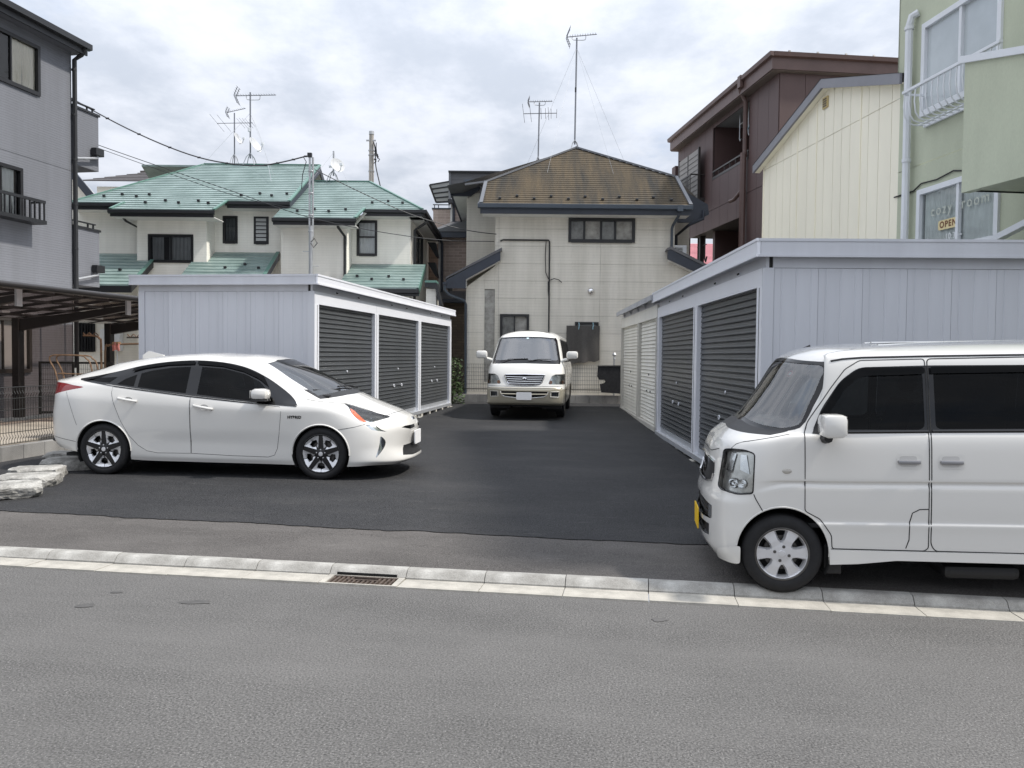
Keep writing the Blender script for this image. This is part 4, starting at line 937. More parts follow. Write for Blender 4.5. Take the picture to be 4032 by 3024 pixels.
# lower open storey
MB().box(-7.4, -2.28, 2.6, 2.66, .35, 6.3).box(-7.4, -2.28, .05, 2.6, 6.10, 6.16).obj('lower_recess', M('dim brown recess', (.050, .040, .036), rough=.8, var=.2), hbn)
MB().box(-5.75, -5.55, .3, 2.6, .35, 6.1).obj('lower_pier', m_brown, hbn)
MB().box(-6.9, -6.75, .2, .35, .35, 6.1).obj('lower_post', m_bframe, hbn)
for x in (-7.25, -6.55): MB().tube([(x, .3, 6.08), (x, .3, 5.25), (x + .12, .3, 5.13), (x + .22, .3, 5.3)], .03, 6).obj('laundry_hook', m_bframe, hbn)
MB().bar((-7.3, .3, 5.75), (-6.4, .3, 5.75), .04, .03).obj('laundry_bar', m_bframe, hbn)
MB().box(-5.3, -2.6, 2.3, 2.5, .5, 5.5).obj('lower_door', m_bframe, hbn)
# louvre screen balcony
sc_ = MB().box(-7.95, -5.80, -.25, -.21, 7.3, 9.0).obj('balcony_screen', M('pale screen', (.30, .285, .265), rough=.6, var=.08, vs=3), hbn)
for k in range(9): sub(MB().box(-7.93, -5.82, -.262, -.247, 7.40 + k * .175, 7.42 + k * .175).obj('screen_rail', m_bframe, hbn), sc_)
sub(MB().box(-5.84, -5.78, -.27, -.19, 7.2, 9.05).box(-7.98, -7.92, -.27, -.19, 7.2, 9.05).box(-6.95, -6.9, -.27, -.19, 7.3, 9.0).obj('screen_frame', m_bframe, hbn), sc_)
b = MB().bar((-8.9, -.5, 8.1), (-5.85, -.5, 8.1), .05, .05)
for k in range(22): b.bar((-8.85 + k * .14, -.5, 7.3), (-8.85 + k * .14, -.5, 8.1), .02, .02)
b.bar((-5.85, -.5, 8.1), (-5.85, 0, 8.1), .04, .04)
b.obj('balcony_rail', m_bframe, hbn)
MB().box(-8.9, -5.8, -.52, 0, 7.18, 7.28).obj('balcony_slab', m_bframe, hbn)
MB().box(-9.3, -8.88, -.1, .4, 8.2, 9.1).obj('side_balcony', m_brown, hbn)
# front face towards the lot entrance, roof band and roof
xx = .02
while xx < 6:
    MB().box(0, .03, xx, xx + .733, .35, 9.64).obj('front_panel', m_brown, hbn); xx += .745
MB().box(-8.95, .20, -.30, -.26, 9.68, 10.08).obj('fascia', m_brownd, hbn); MB().box(.16, .198, -.26, 6.5, 9.68, 10.08).obj('fascia', m_brownd, hbn)
MB().box(-8.95, .16, -.26, 6.5, 9.655, 9.685).obj('soffit', M('brown soffit', (.16, .13, .11), rough=.8, var=.1), hbn)
MB().prism([(-.39, 10.02), (-.41, 10.13), (-.30, 10.13), (-.30, 10.0)], 'x', -9.0, .30).obj('gutter', m_brownd, hbn); MB().prism([(.2, 10.0), (.2, 10.13), (.31, 10.13), (.29, 10.02)], 'y', -.29, 6.5).obj('gutter', m_brownd, hbn)
obj('roof', [(.25, -.35, 10.13), (.25, 6.5, 10.13), (-3, 6.5, 11.0), (-3, 3.0, 11.0)], [(0, 1, 2, 3)], m_slate, hbn)
obj('roof', [(.25, -.35, 10.13), (-3, 3, 11.0), (-7, 3, 11.0), (-8.95, -.35, 10.13)], [(0, 1, 2, 3)], m_slate, hbn)
for k in range(9): MB().prism([(-.06, 0), (0, .11), (.06, 0)], 'y', .3 + k * .42, .36 + k * .42).xf(Matrix.Translation((-.1 - .28 * (k % 2), 0, 10.22 + .07 * (k % 2)))).obj('snow_guard', m_nearblack, hbn)
pipe(hbn, [(-2.0, -.35, 10.0), (-2.1, -.25, 9.75), (-2.12, -.09, 9.5), (-2.12, -.09, 7.9)], .07, m_brownd); MB().cbox(-2.0, -1.78, -.42, -.31, 9.82, 10.18, .01).obj('rain_hopper', m_brownd, hbn)
pipe(hbn, [(-2.15, -.12, 7.95), (-2.15, -.12, .4)], .10, m_brownd); pipe(hbn, [(-2.15, -.12, 6.85), (-2.6, -.2, 6.62), (-2.85, -.25, 6.6)], .06, m_brownd, 'branch_pipe')
# pink roof seen through its open storey
hp = thing('house', 'pink roofed house glimpsed under the brown building', 'house', (0, 36, 0), 0, base=(8, 1, .35))
m_pink = M('pink slate', (.48, .20, .22), rough=.6, var=.1, vs=3)
roof_plane(hp, [(6.6, 0), (9.4, 0), (9.4, 2.6), (6.6, 2.6)], lambda x, y: 5.75 + .5 * y, .16, m_pink); MB().box(6.6, 9.4, .5, .7, .35, 5.8).obj('wall', m_stucco, hp); MB().box(6.6, 9.4, -.05, .0, 5.6, 5.76).obj('fascia', m_bframe, hp)

# ------------------------------------------------------------------ cream gable building
m_cream = M('cream metal siding', (.90, .85, .69), rough=.5, var=.05, vs=.8, stretch=(1, 1, .3))
m_cream2 = M('cream batten', (.90, .845, .67), rough=.5, var=.05)
hc = thing('building', 'cream metal-sided building with grey gable roof on the right', 'building', (5.898, 19.16, 0), aG, base=(2.5, 1, .35))
sx = [-.15, .19, .54, .88, 1.25, 1.56, 2.01, 2.40, 2.71, 3.08, 3.39, 3.70, 4.07, 4.33, 4.67, 5.06, 5.30]
def ctop(x): return 7.05 - .295 * abs(x - 2.87)
for a, c in zip(sx, sx[1:]):
    MB().box(a + .006, c - .006, 0, .02, .35, 6.088).obj('siding_panel', m_cream, hc)
    P = [(a + .006, 6.098), (c - .006, 6.098), (c - .006, ctop(c))] + ([(2.87, 7.05)] if a < 2.87 < c else []) + [(a + .006, ctop(a))]
    if min(ctop(a), ctop(c)) > 6.12: MB().prism(P, 'y', 0, .02).obj('siding_panel', m_cream, hc)
MB().prism([(-.15, .35), (5.30, .35), (5.30, 6.3), (2.87, 7.04), (-.15, 6.1)], 'y', .025, .05).obj('wall_backing', M('seam shadow gap', (.62, .57, .46), rough=.8, var=.1), hc)
for x in (-.14, 1.56, 2.40, 4.07): MB().box(x - .022, x + .022, -.012, .0, .35, ctop(x) - .03).obj('batten', m_cream2, hc)
m_gryfas = M('grey metal fascia', (.20, .20, .22), rough=.4, var=.08)
for sgn, xe_ in ((-1, -.38), (1, 5.55)):
    f = lambda x: 7.03 - .295 * abs(x - 2.87)
    MB().prism([(2.87, f(2.87) + .0), (2.87, f(2.87) + .18), (xe_, f(xe_) + .18), (xe_, f(xe_) + .0)], 'y', -.18, -.13).obj('verge_board', m_gryfas, hc)
    MB().prism([(2.87, f(2.87) + .01), (2.87, f(2.87) + .03), (xe_, f(xe_) + .03), (xe_, f(xe_) + .01)], 'y', -.13, -.002).obj('verge_soffit', m_cream2, hc)
    obj('roof', [(2.87, -.19, f(2.87) + .185), (xe_, -.19, f(xe_) + .185), (xe_, 6, f(xe_) + .185), (2.87, 6, f(2.87) + .185)], [(0, 1, 2, 3)], m_slate, hc)
MB().box(-.17, -.15, 0, 5, .35, 6.1).obj('end_wall', m_cream, hc)
m_tan = M('tan vent', (.55, .43, .20), rough=.6, var=.15, vs=10)
MB().box(2.66, 2.86, -.03, 0, 6.68, 6.90).obj('gable_vent', m_tan, hc)
for k in range(4): MB().box(2.69, 2.83, -.038, -.029, 6.71 + k * .045, 6.732 + k * .045).obj('vent_slot', m_bframe, hc)

# ------------------------------------------------------------------ sage green building, nearest right
m_sage = M('sage green render', (.50, .53, .40), rough=.85, var=.10, vs=.9, stretch=(1, 1, .4), bump=.12, bs=35, fine=.04, fs=60)
hs = thing('building', 'sage green rendered building with white window frames at the right edge', 'building', (6.522, 13.83, 0), aG, base=(2, 2, .1))
ops_ = [(.56, 2.33, 5.62, 7.05), (.54, 2.38, 3.38, 4.40)]
for a, c in ((.1, 4.425), (4.435, 4.835), (4.845, 10.5)):
    wall_open(hs, -.16, 9, a, c, 0, [o for o in ops_ if a <= o[2] and o[3] <= c], m_sage)
MB().box(-.15, 9, .05, .08, .1, 3.3).box(-.15, .45, .05, .08, 3.3, 10.5).box(2.45, 9, .05, .08, 3.3, 10.5).obj('wall_backing', m_sage, hs)
MB().box(-.16, -.12, .0, 6, .1, 10.5).obj('end_wall', m_sage, hs)
window(hs, .56, 2.33, 5.62, 7.05, 0, fm=m_whiteframe, fw=.06, n=[1.45], pane=M('net curtain pane', (.50, .54, .55), rough=.12, var=.06, vs=2), proud=.04, mull=.06)
w2 = window(hs, .54, 2.38, 3.38, 4.40, 0, fm=m_whiteframe, fw=.06, n=[1.50], curt=[(.62, 2.34)], proud=.04, mull=.06, pane=glass('shop pane', (.95, .98, .97), .03, 1.45))
sub(MB().prism([(-.13, 3.25), (-.13, 3.33), (-.03, 3.37), (.0, 3.37), (.0, 3.25)], 'x', .50, 2.42).obj('sill', m_whiteframe, hs), w2)
# lettering stuck on the pane
def text(body, size, x, y, z, mat, parent_win, parent, name, bold=0, shear=0, spacing=1.0, extrude=.001):
    cu = bpy.data.curves.new('tmp_text', 'FONT'); cu.body = body; cu.size = size; cu.extrude = extrude; cu.offset = bold; cu.shear = shear; cu.space_character = spacing; cu.align_x = 'CENTER'; cu.align_y = 'CENTER'
    t_ = bpy.data.objects.new('tmp_text', cu); col.objects.link(t_); dg = bpy.context.evaluated_depsgraph_get(); me = bpy.data.meshes.new_from_object(t_.evaluated_get(dg))
    V = [(v.co.x + x, y - v.co.z, v.co.y + z) for v in me.vertices]; F = [tuple(p.vertices) for p in me.polygons]
    bpy.data.objects.remove(t_); bpy.data.curves.remove(cu); bpy.data.meshes.remove(me)
    o = obj(name, V, F, mat, parent)
    if parent_win: sub(o, parent_win)
    return o
m_cur = M('faded lettering', (.50, .53, .46), rough=.7, var=0); m_openp = M('open sign plate', (.74, .62, .34), rough=.6, var=.1); m_opent = M('open sign letters', (.16, .055, .02), rough=.6, var=0)
sub(MB().prism(round_poly([(1.02, 3.70), (1.48, 3.70), (1.48, 3.85), (1.02, 3.85)], .04), 'y', .012, .016).obj('sign_plate', m_openp, hs), w2)
text('OPEN', .135, 1.26, .010, 3.775, m_opent, w2, hs, 'sign_lettering', bold=.004, spacing=1.25)
text('10:30~', .13, 1.40, .010, 3.575, m_curtain, w2, hs, 'hours_lettering', bold=.002, spacing=1.1)
text('cozy  room', .23, 1.50, .010, 4.02, m_cur, w2, hs, 'shop_lettering', bold=.001, spacing=1.25)
pipe(hs, [(.42, -.02, 7.32), (.34, -.09, 7.28), (.31, -.11, 7.15), (.33, -.10, .3)], .062, m_whiteframe); MB().lathe([(.072, -.03), (.072, .03)], 'z', 12, (.312, -.11, 7.1)).lathe([(.072, -.03), (.072, .03)], 'z', 12, (.32, -.105, 4.95)).obj('pipe_collar', m_whiteframe, hs)
# window rail with curved bars
rl = thing('window_railing', 'white window railing with curved bars on the sage green building', 'railing', (6.522, 13.83, 0), aG, base=(1.4, -.3, 5.3))
MB().bar((.66, -.40, 5.925), (2.85, -.40, 5.925), .055, .04).obj('top_rail', m_whiteframe, rl)
MB().bar((.68, -.40, 5.90), (.68, -.02, 5.90), .03, .03).bar((.66, -.03, 5.42), (2.82, -.03, 5.42), .04, .05).bar((.68, -.15, 5.42), (2.82, -.15, 5.42), .03, .02).obj('brackets', m_whiteframe, rl)
for k in range(16):
    x = .70 + k * .14
    MB().tube([(x, -.40, 5.91), (x, -.415, 5.70), (x, -.39, 5.53), (x, -.33, 5.45), (x, -.24, 5.42), (x, -.03, 5.42)], .011, 6).obj('curved_bar', m_whiteframe, rl, smooth=True)
# outside stair parapet
P = [(2.95, 3.88), (2.95, 5.58), (5.6, 4.93), (5.6, 3.1), (4.6, 3.84)]
MB().prism(P, 'y', -.98, -.86).obj('stair_parapet', m_sage, hs); MB().box(2.95, 5.5, -.86, -.02, 3.9, 4.02).obj('stair_landing', m_sage, hs); MB().box(2.95, 3.05, -.86, -.0, 3.9, 5.0).obj('stair_parapet_end', m_sage, hs)
MB().prism([(2.90, 5.58), (2.90, 5.67), (5.6, 5.0), (5.6, 4.91)], 'y', -1.02, -.82).obj('parapet_coping', m_whiteframe, hs)
MB().prism([(3.3, 5.62), (3.3, 5.70), (5.6, 5.95), (5.6, 5.87)], 'y', -.30, -.2).obj('handrail', m_whiteframe, hs)
MB().prism([(2.55, 3.12), (2.55, 3.2), (5.0, 3.75), (5.0, 3.67)], 'y', -.6, -.5).obj('canopy_edge', m_whiteframe, hs)
pipe(hs, [(-.14, -.02, 4.44), (.4, -.02, 4.44), (.6, -.02, 4.52), (1.0, -.02, 4.50), (1.4, -.02, 4.55), (1.8, -.02, 4.46), (2.4, -.02, 4.5)], .012, m_dark, 'cable', 5)
# ------------------------------------------------------------------ vehicle toolkit
def pchip(t, Y, q):
    t = np.asarray(t, float); Y = np.asarray(Y, float); h = np.diff(t); d = np.diff(Y, axis=0) / h.reshape(-1, *([1] * (Y.ndim - 1)))
    m = np.zeros_like(Y); n = len(t); hh = h.reshape(-1, *([1] * (Y.ndim - 1)))
    for i in range(1, n - 1):
        w1 = 2 * h[i] + h[i - 1]; w2 = h[i] + 2 * h[i - 1]; same = d[i - 1] * d[i] > 0
        with np.errstate(divide='ignore', invalid='ignore'):
            v = (w1 + w2) / (w1 / d[i - 1] + w2 / d[i])
        # a softer slope than pure pchip where the data bend gently
        m[i] = np.where(same, np.nan_to_num(v), 0)
    m[0] = d[0]; m[-1] = d[-1]
    i = np.clip(np.searchsorted(t, q, side='right') - 1, 0, n - 2); s = ((q - t[i]) / h[i]).reshape(-1, *([1] * (Y.ndim - 1))); hi = hh[i]
    return (2 * s ** 3 - 3 * s ** 2 + 1) * Y[i] + (s ** 3 - 2 * s ** 2 + s) * hi * m[i] + (-2 * s ** 3 + 3 * s ** 2) * Y[i + 1] + (s ** 3 - s ** 2) * hi * m[i + 1]
def catrom(t, Y, q, tens=.5):
    """Catmull-Rom with chord parameters: passes through every control point, soft in between"""
    t = np.asarray(t, float); Y = np.asarray(Y, float); n = len(t); h = np.diff(t); sh_ = (-1,) + (1,) * (Y.ndim - 1)
    d = np.diff(Y, axis=0) / h.reshape(sh_); m = np.zeros_like(Y); m[0] = d[0]; m[-1] = d[-1]
    for i in range(1, n - 1): m[i] = (d[i - 1] * h[i] + d[i] * h[i - 1]) / (h[i] + h[i - 1])
    i = np.clip(np.searchsorted(t, q, side='right') - 1, 0, n - 2); s = ((q - t[i]) / h[i]).reshape(sh_); hi = h[i].reshape(sh_)
    return (2 * s ** 3 - 3 * s ** 2 + 1) * Y[i] + (s ** 3 - 2 * s ** 2 + s) * hi * m[i] + (-2 * s ** 3 + 3 * s ** 2) * Y[i + 1] + (s ** 3 - s ** 2) * hi * m[i + 1]
def loft(rows, su, sv):
    """rows: R x C x 3 control net of the left half (y >= 0); first and last column lie on y = 0"""
    A = np.array(rows, float); Rn, Cn = A.shape[:2]
    mir = lambda p: p * np.array([1, -1, 1])
    E = np.concatenate([mir(A[:, 2:0:-1]), A, mir(A[:, -2:-4:-1])], axis=1)
    ch = np.linalg.norm(np.diff(E, axis=1), axis=2).mean(axis=0) ** .7 + 1e-4; t = np.concatenate([[0], np.cumsum(ch)])
    q = np.concatenate([np.linspace(t[i], t[i + 1], su, endpoint=False) for i in range(2, Cn + 1)] + [[t[Cn + 1]]])
    B = catrom(t, np.swapaxes(E, 0, 1), q)                     # q x R x 3
    B[0, :, 1] = 0; B[-1, :, 1] = 0
    ch = np.linalg.norm(np.diff(A, axis=0), axis=2).mean(axis=1) ** .7 + 1e-4; t2 = np.concatenate([[0], np.cumsum(ch)])
    q2 = np.concatenate([np.linspace(t2[i], t2[i + 1], sv, endpoint=False) for i in range(Rn - 1)] + [[t2[-1]]])
    G = pchip(t2, np.swapaxes(B, 0, 1), q2)                    # q2 x q x 3
    G[:, :, 1] = np.maximum(G[:, :, 1], 0); return G
class Car:
    def __init__(s, root, rows, su=7, sv=7):
        s.root = root; G = loft(rows, su, sv); n, m = G.shape[:2]; s.bm = bm = bmesh.new(); s.lay = bm.faces.layers.int.new('pid'); s.names = {}
        for sgn in (1, -1):
            vs_ = [[bm.verts.new((G[i, j, 0], sgn * G[i, j, 1], G[i, j, 2])) for j in range(m)] for i in range(n)]
            for i in range(n - 1):
                for j in range(m - 1):
                    f = (vs_[i][j], vs_[i + 1][j], vs_[i + 1][j + 1], vs_[i][j + 1])
                    bm.faces.new(f if sgn > 0 else f[::-1])
        bmesh.ops.remove_doubles(bm, verts=bm.verts[:], dist=.0004)
        bad = [f for f in bm.faces if f.calc_area() < 1e-9]
        if bad: bmesh.ops.delete(bm, geom=bad, context='FACES')
        bmesh.ops.recalc_face_normals(bm, faces=bm.faces[:])
        c = max(bm.faces, key=lambda f: f.calc_center_median().z)
        if c.normal.z < 0: bmesh.ops.reverse_faces(bm, faces=bm.faces[:])
        bm.normal_update(); s.bvh = BVHTree.FromBMesh(bm); s.next = 1
    def _2d(s, axis): return {'y': (0, 2), 'x': (1, 2), 'z': (0, 1)}[axis]
    def cut(s, name, poly, axis='y', side=0, nmin=.05, remove=False, region=None, keep=None):
        """split the shell along a polygon seen along an axis; what lies inside becomes a part (or is removed)"""
        bm, a, b = s.bm, *s._2d(axis); k = {'x': 0, 'y': 1, 'z': 2}[axis]
        def ok(f):
            if s.names.get(f[s.lay]) is not None and (keep is None or s.names[f[s.lay]] not in keep): return False
            if side and f.normal[k] * side < nmin: return False
            return region is None or region(f.calc_center_median())
        lo = [min(p[i] for p in poly) - .02 for i in (0, 1)]; hi = [max(p[i] for p in poly) + .02 for i in (0, 1)]
        def near(f, l, h):
            xs = [v.co[a] for v in f.verts]; ys = [v.co[b] for v in f.verts]; return max(xs) > l[0] and min(xs) < h[0] and max(ys) > l[1] and min(ys) < h[1]
        cand = set()
        for f in bm.faces:
            co = f.verts[0].co
            if lo[0] - .25 < co[a] < hi[0] + .25 and lo[1] - .25 < co[b] < hi[1] + .25 and near(f, lo, hi) and ok(f): cand.add(f)
        for i in range(len(poly)):
            p, q = poly[i - 1], poly[i]; l = [min(p[0], q[0]) - .004, min(p[1], q[1]) - .004]; h = [max(p[0], q[0]) + .004, max(p[1], q[1]) + .004]
            fs = [f for f in cand if near(f, l, h)]
            if not fs: continue
            no = Vector((0, 0, 0)); no[a] = q[1] - p[1]; no[b] = -(q[0] - p[0])
            if no.length < 1e-7: continue
            co = Vector((0, 0, 0)); co[a] = p[0]; co[b] = p[1]
            g = list({e for f in fs for e in f.edges}) + list({v for f in fs for v in f.verts}) + fs
            res = bmesh.ops.bisect_plane(bm, geom=g, dist=1e-5, plane_co=co, plane_no=no.normalized())
            cand |= {e for e in res['geom'] if isinstance(e, bmesh.types.BMFace)}
        bm.normal_update(); pid = s.next; s.next += 1; s.names[pid] = None if remove else name
        def inside(x, y):
            c = False
            for i in range(len(poly)):
                (x1, y1), (x2, y2) = poly[i - 1], poly[i]
                if (y1 > y) != (y2 > y) and x < (x2 - x1) * (y - y1) / (y2 - y1) + x1: c = not c
            return c
        hit = [f for f in cand if f.is_valid and ok(f) and inside(f.calc_center_median()[a], f.calc_center_median()[b])]
        if remove: bmesh.ops.delete(bm, geom=hit, context='FACES')
        else:
            for f in hit: f[s.lay] = pid
        return pid
    def finish(s, mats, offs=None):
        """make one object per part, sharing the smooth normals of the whole shell"""
        bm = s.bm; bm.normal_update(); res = {}
        for pid in [0] + [p for p in s.names if s.names[p]]:
            fs = [f for f in bm.faces if f[s.lay] == pid]
            if not fs: continue
            nm = 'body' if pid == 0 else s.names[pid]; idx = {}; V, Nn, F = [], [], []
            o_ = (offs or {}).get(nm, 0)
            for f in fs:
                r = []
                for v in f.verts:
                    if v not in idx: idx[v] = len(V); V.append(tuple(v.co + v.normal * o_)); Nn.append(tuple(v.normal))
                    r.append(idx[v])
                F.append(r)
            o = obj(nm, V, F, mats.get(nm, mats['body']), s.root, smooth=True, normals=Nn); res.setdefault(nm, []).append(o); res.setdefault(pid, o)
        bm.free(); return res
    def hit(s, p, axis, side):
        """point on the shell seen along axis from side; p is the 2D point"""
        a, b = s._2d(axis); k = {'x': 0, 'y': 1, 'z': 2}[axis]; o = Vector((0, 0, 0)); o[a] = p[0]; o[b] = p[1]; o[k] = 6 * side; d = Vector((0, 0, 0)); d[k] = -side
        r = s.bvh.ray_cast(o, d); return (r[0], r[1]) if r[0] is not None else (None, None)
    def line(s, pts, axis, side, r, mat, name, parent=None, out=0.0, closed=False, dens=.05, n=5):
        """a thin bead laid on the shell along a 2D polyline"""
        P = []
        m = len(pts); rng = range(m if closed else m - 1)
        for i in rng:
            p, q = np.array(pts[i]), np.array(pts[(i + 1) % m]); k = max(1, int(np.linalg.norm(q - p) / dens))
            for j in range(k): P.append(tuple(p + (q - p) * j / k))
        P.append(pts[0] if closed else pts[-1]); W = []
        for p in P:
            c, nrm = s.hit(p, axis, side)
            if c is not None:
                if nrm.dot(Vector({'x': (side, 0, 0), 'y': (0, side, 0), 'z': (0, 0, side)}[axis])) < 0: nrm = -nrm
                W.append(c + nrm * out)
        if len(W) < 2: return None
        o = MB().tube(W, r, n).obj(name, mat, s.root)
        if parent is not None: sub(o, parent)
        return o
    def patch(s, poly, axis, side, out, mat, name, parent=None, step=.03, thick=0):
        """a thin plate conforming to the shell"""
        from mathutils.geometry import delaunay_2d_cdt
        a, b = s._2d(axis); k = {'x': 0, 'y': 1, 'z': 2}[axis]
        P = []; m = len(poly)
        for i in range(m):
            p, q = np.array(poly[i]), np.array(poly[(i + 1) % m]); c = max(1, int(np.linalg.norm(q - p) / step))
            for j in range(c): P.append(tuple(p + (q - p) * j / c))
        nb = len(P); lo = np.min(P, axis=0); hi = np.max(P, axis=0)
        def inside(x, y):
            c = False
            for i in range(m):
                (x1, y1), (x2, y2) = poly[i - 1], poly[i]
                if (y1 > y) != (y2 > y) and x < (x2 - x1) * (y - y1) / (y2 - y1) + x1: c = not c
            return c
        for x in np.arange(lo[0] + step / 2, hi[0], step):
            for y in np.arange(lo[1] + step / 2, hi[1], step):
                if inside(x, y) and min((x - u) ** 2 + (y - v) ** 2 for u, v in P[:nb]) > (step * .35) ** 2: P.append((x, y))
        r = delaunay_2d_cdt([Vector(p) for p in P], [(i, (i + 1) % nb) for i in range(nb)], [list(range(nb))], 1, 1e-6)
        V = []; bad = set()
        for i, p in enumerate(r[0]):
            c, nrm = s.hit((p.x, p.y), axis, side)
            if c is None: bad.add(i); V.append((0, 0, 0)); continue
            if nrm[k] * side < 0: nrm = -nrm
            V.append(tuple(c + nrm * out))
        F = [f for f in r[2] if not any(i in bad for i in f)]
        if thick:
            n0 = len(V)
        o = obj(name, V, F, mat, s.root, smooth=True)
        bm = bmesh.new(); bm.from_mesh(o.data); bmesh.ops.recalc_face_normals(bm, faces=bm.faces)
        if bm.faces and sum(f.normal[k] for f in bm.faces) * side < 0: bmesh.ops.reverse_faces(bm, faces=bm.faces[:])
        bm.to_mesh(o.data); bm.free()
        if parent is not None: sub(o, parent)
        return o
def arc(cx, cz, r, a0, a1, n): return [(cx + r * math.cos(a0 + (a1 - a0) * i / n), cz + r * math.sin(a0 + (a1 - a0) * i / n)) for i in range(n + 1)]
m_carwhite = M('pearl white paint', (.665, .652, .618), rough=.24, var=0, spec=.5, coat=1.0)
m_gap = M('panel gap', (.02, .02, .02), rough=.9, var=0)
m_rubber = M('tyre rubber', (.016, .016, .017), rough=.75, var=.15, vs=20, spec=.3)
m_rim = M('silver alloy', (.74, .74, .75), rough=.34, metal=.6, var=.05, vs=8)
m_rimblk = M('black alloy', (.010, .010, .011), rough=.25, var=0)
m_plastic = M('black plastic', (.014, .014, .015), rough=.5, var=.1)
m_gloss = M('gloss black', (.006, .006, .007), rough=.12, var=0)
m_lens = glass('clear lens', (.93, .95, .95), .02, 1.45)
m_reflector = M('reflector chrome', (.80, .80, .80), rough=.12, metal=.95, var=0)
m_red = M('red lens', (.20, .006, .008), rough=.12, var=0, coat=.5)
m_amber = M('amber lens', (.62, .10, .02), rough=.15, var=0, coat=.5)
m_ws = glass('windscreen glass', (.82, .88, .86), .01, 2.6)
m_tint = glass('tinted side glass', (.13, .14, .14), .01, 1.28)
m_dtint = glass('privacy glass', (.03, .032, .034), .01, 1.28)
m_seat = M('grey seat cloth', (.075, .075, .078), rough=.9, var=.15, vs=9)
m_seatl = M('pale trim', (.26, .25, .235), rough=.85, var=.1, vs=9)
m_plate = M('white plate', (.84, .84, .84), rough=.5, var=0)
m_platey = M('yellow plate', (.86, .54, .012), rough=.5, var=0)
m_disc = M('brake metal', (.10, .095, .09), rough=.5, metal=.7, var=.2, vs=10)

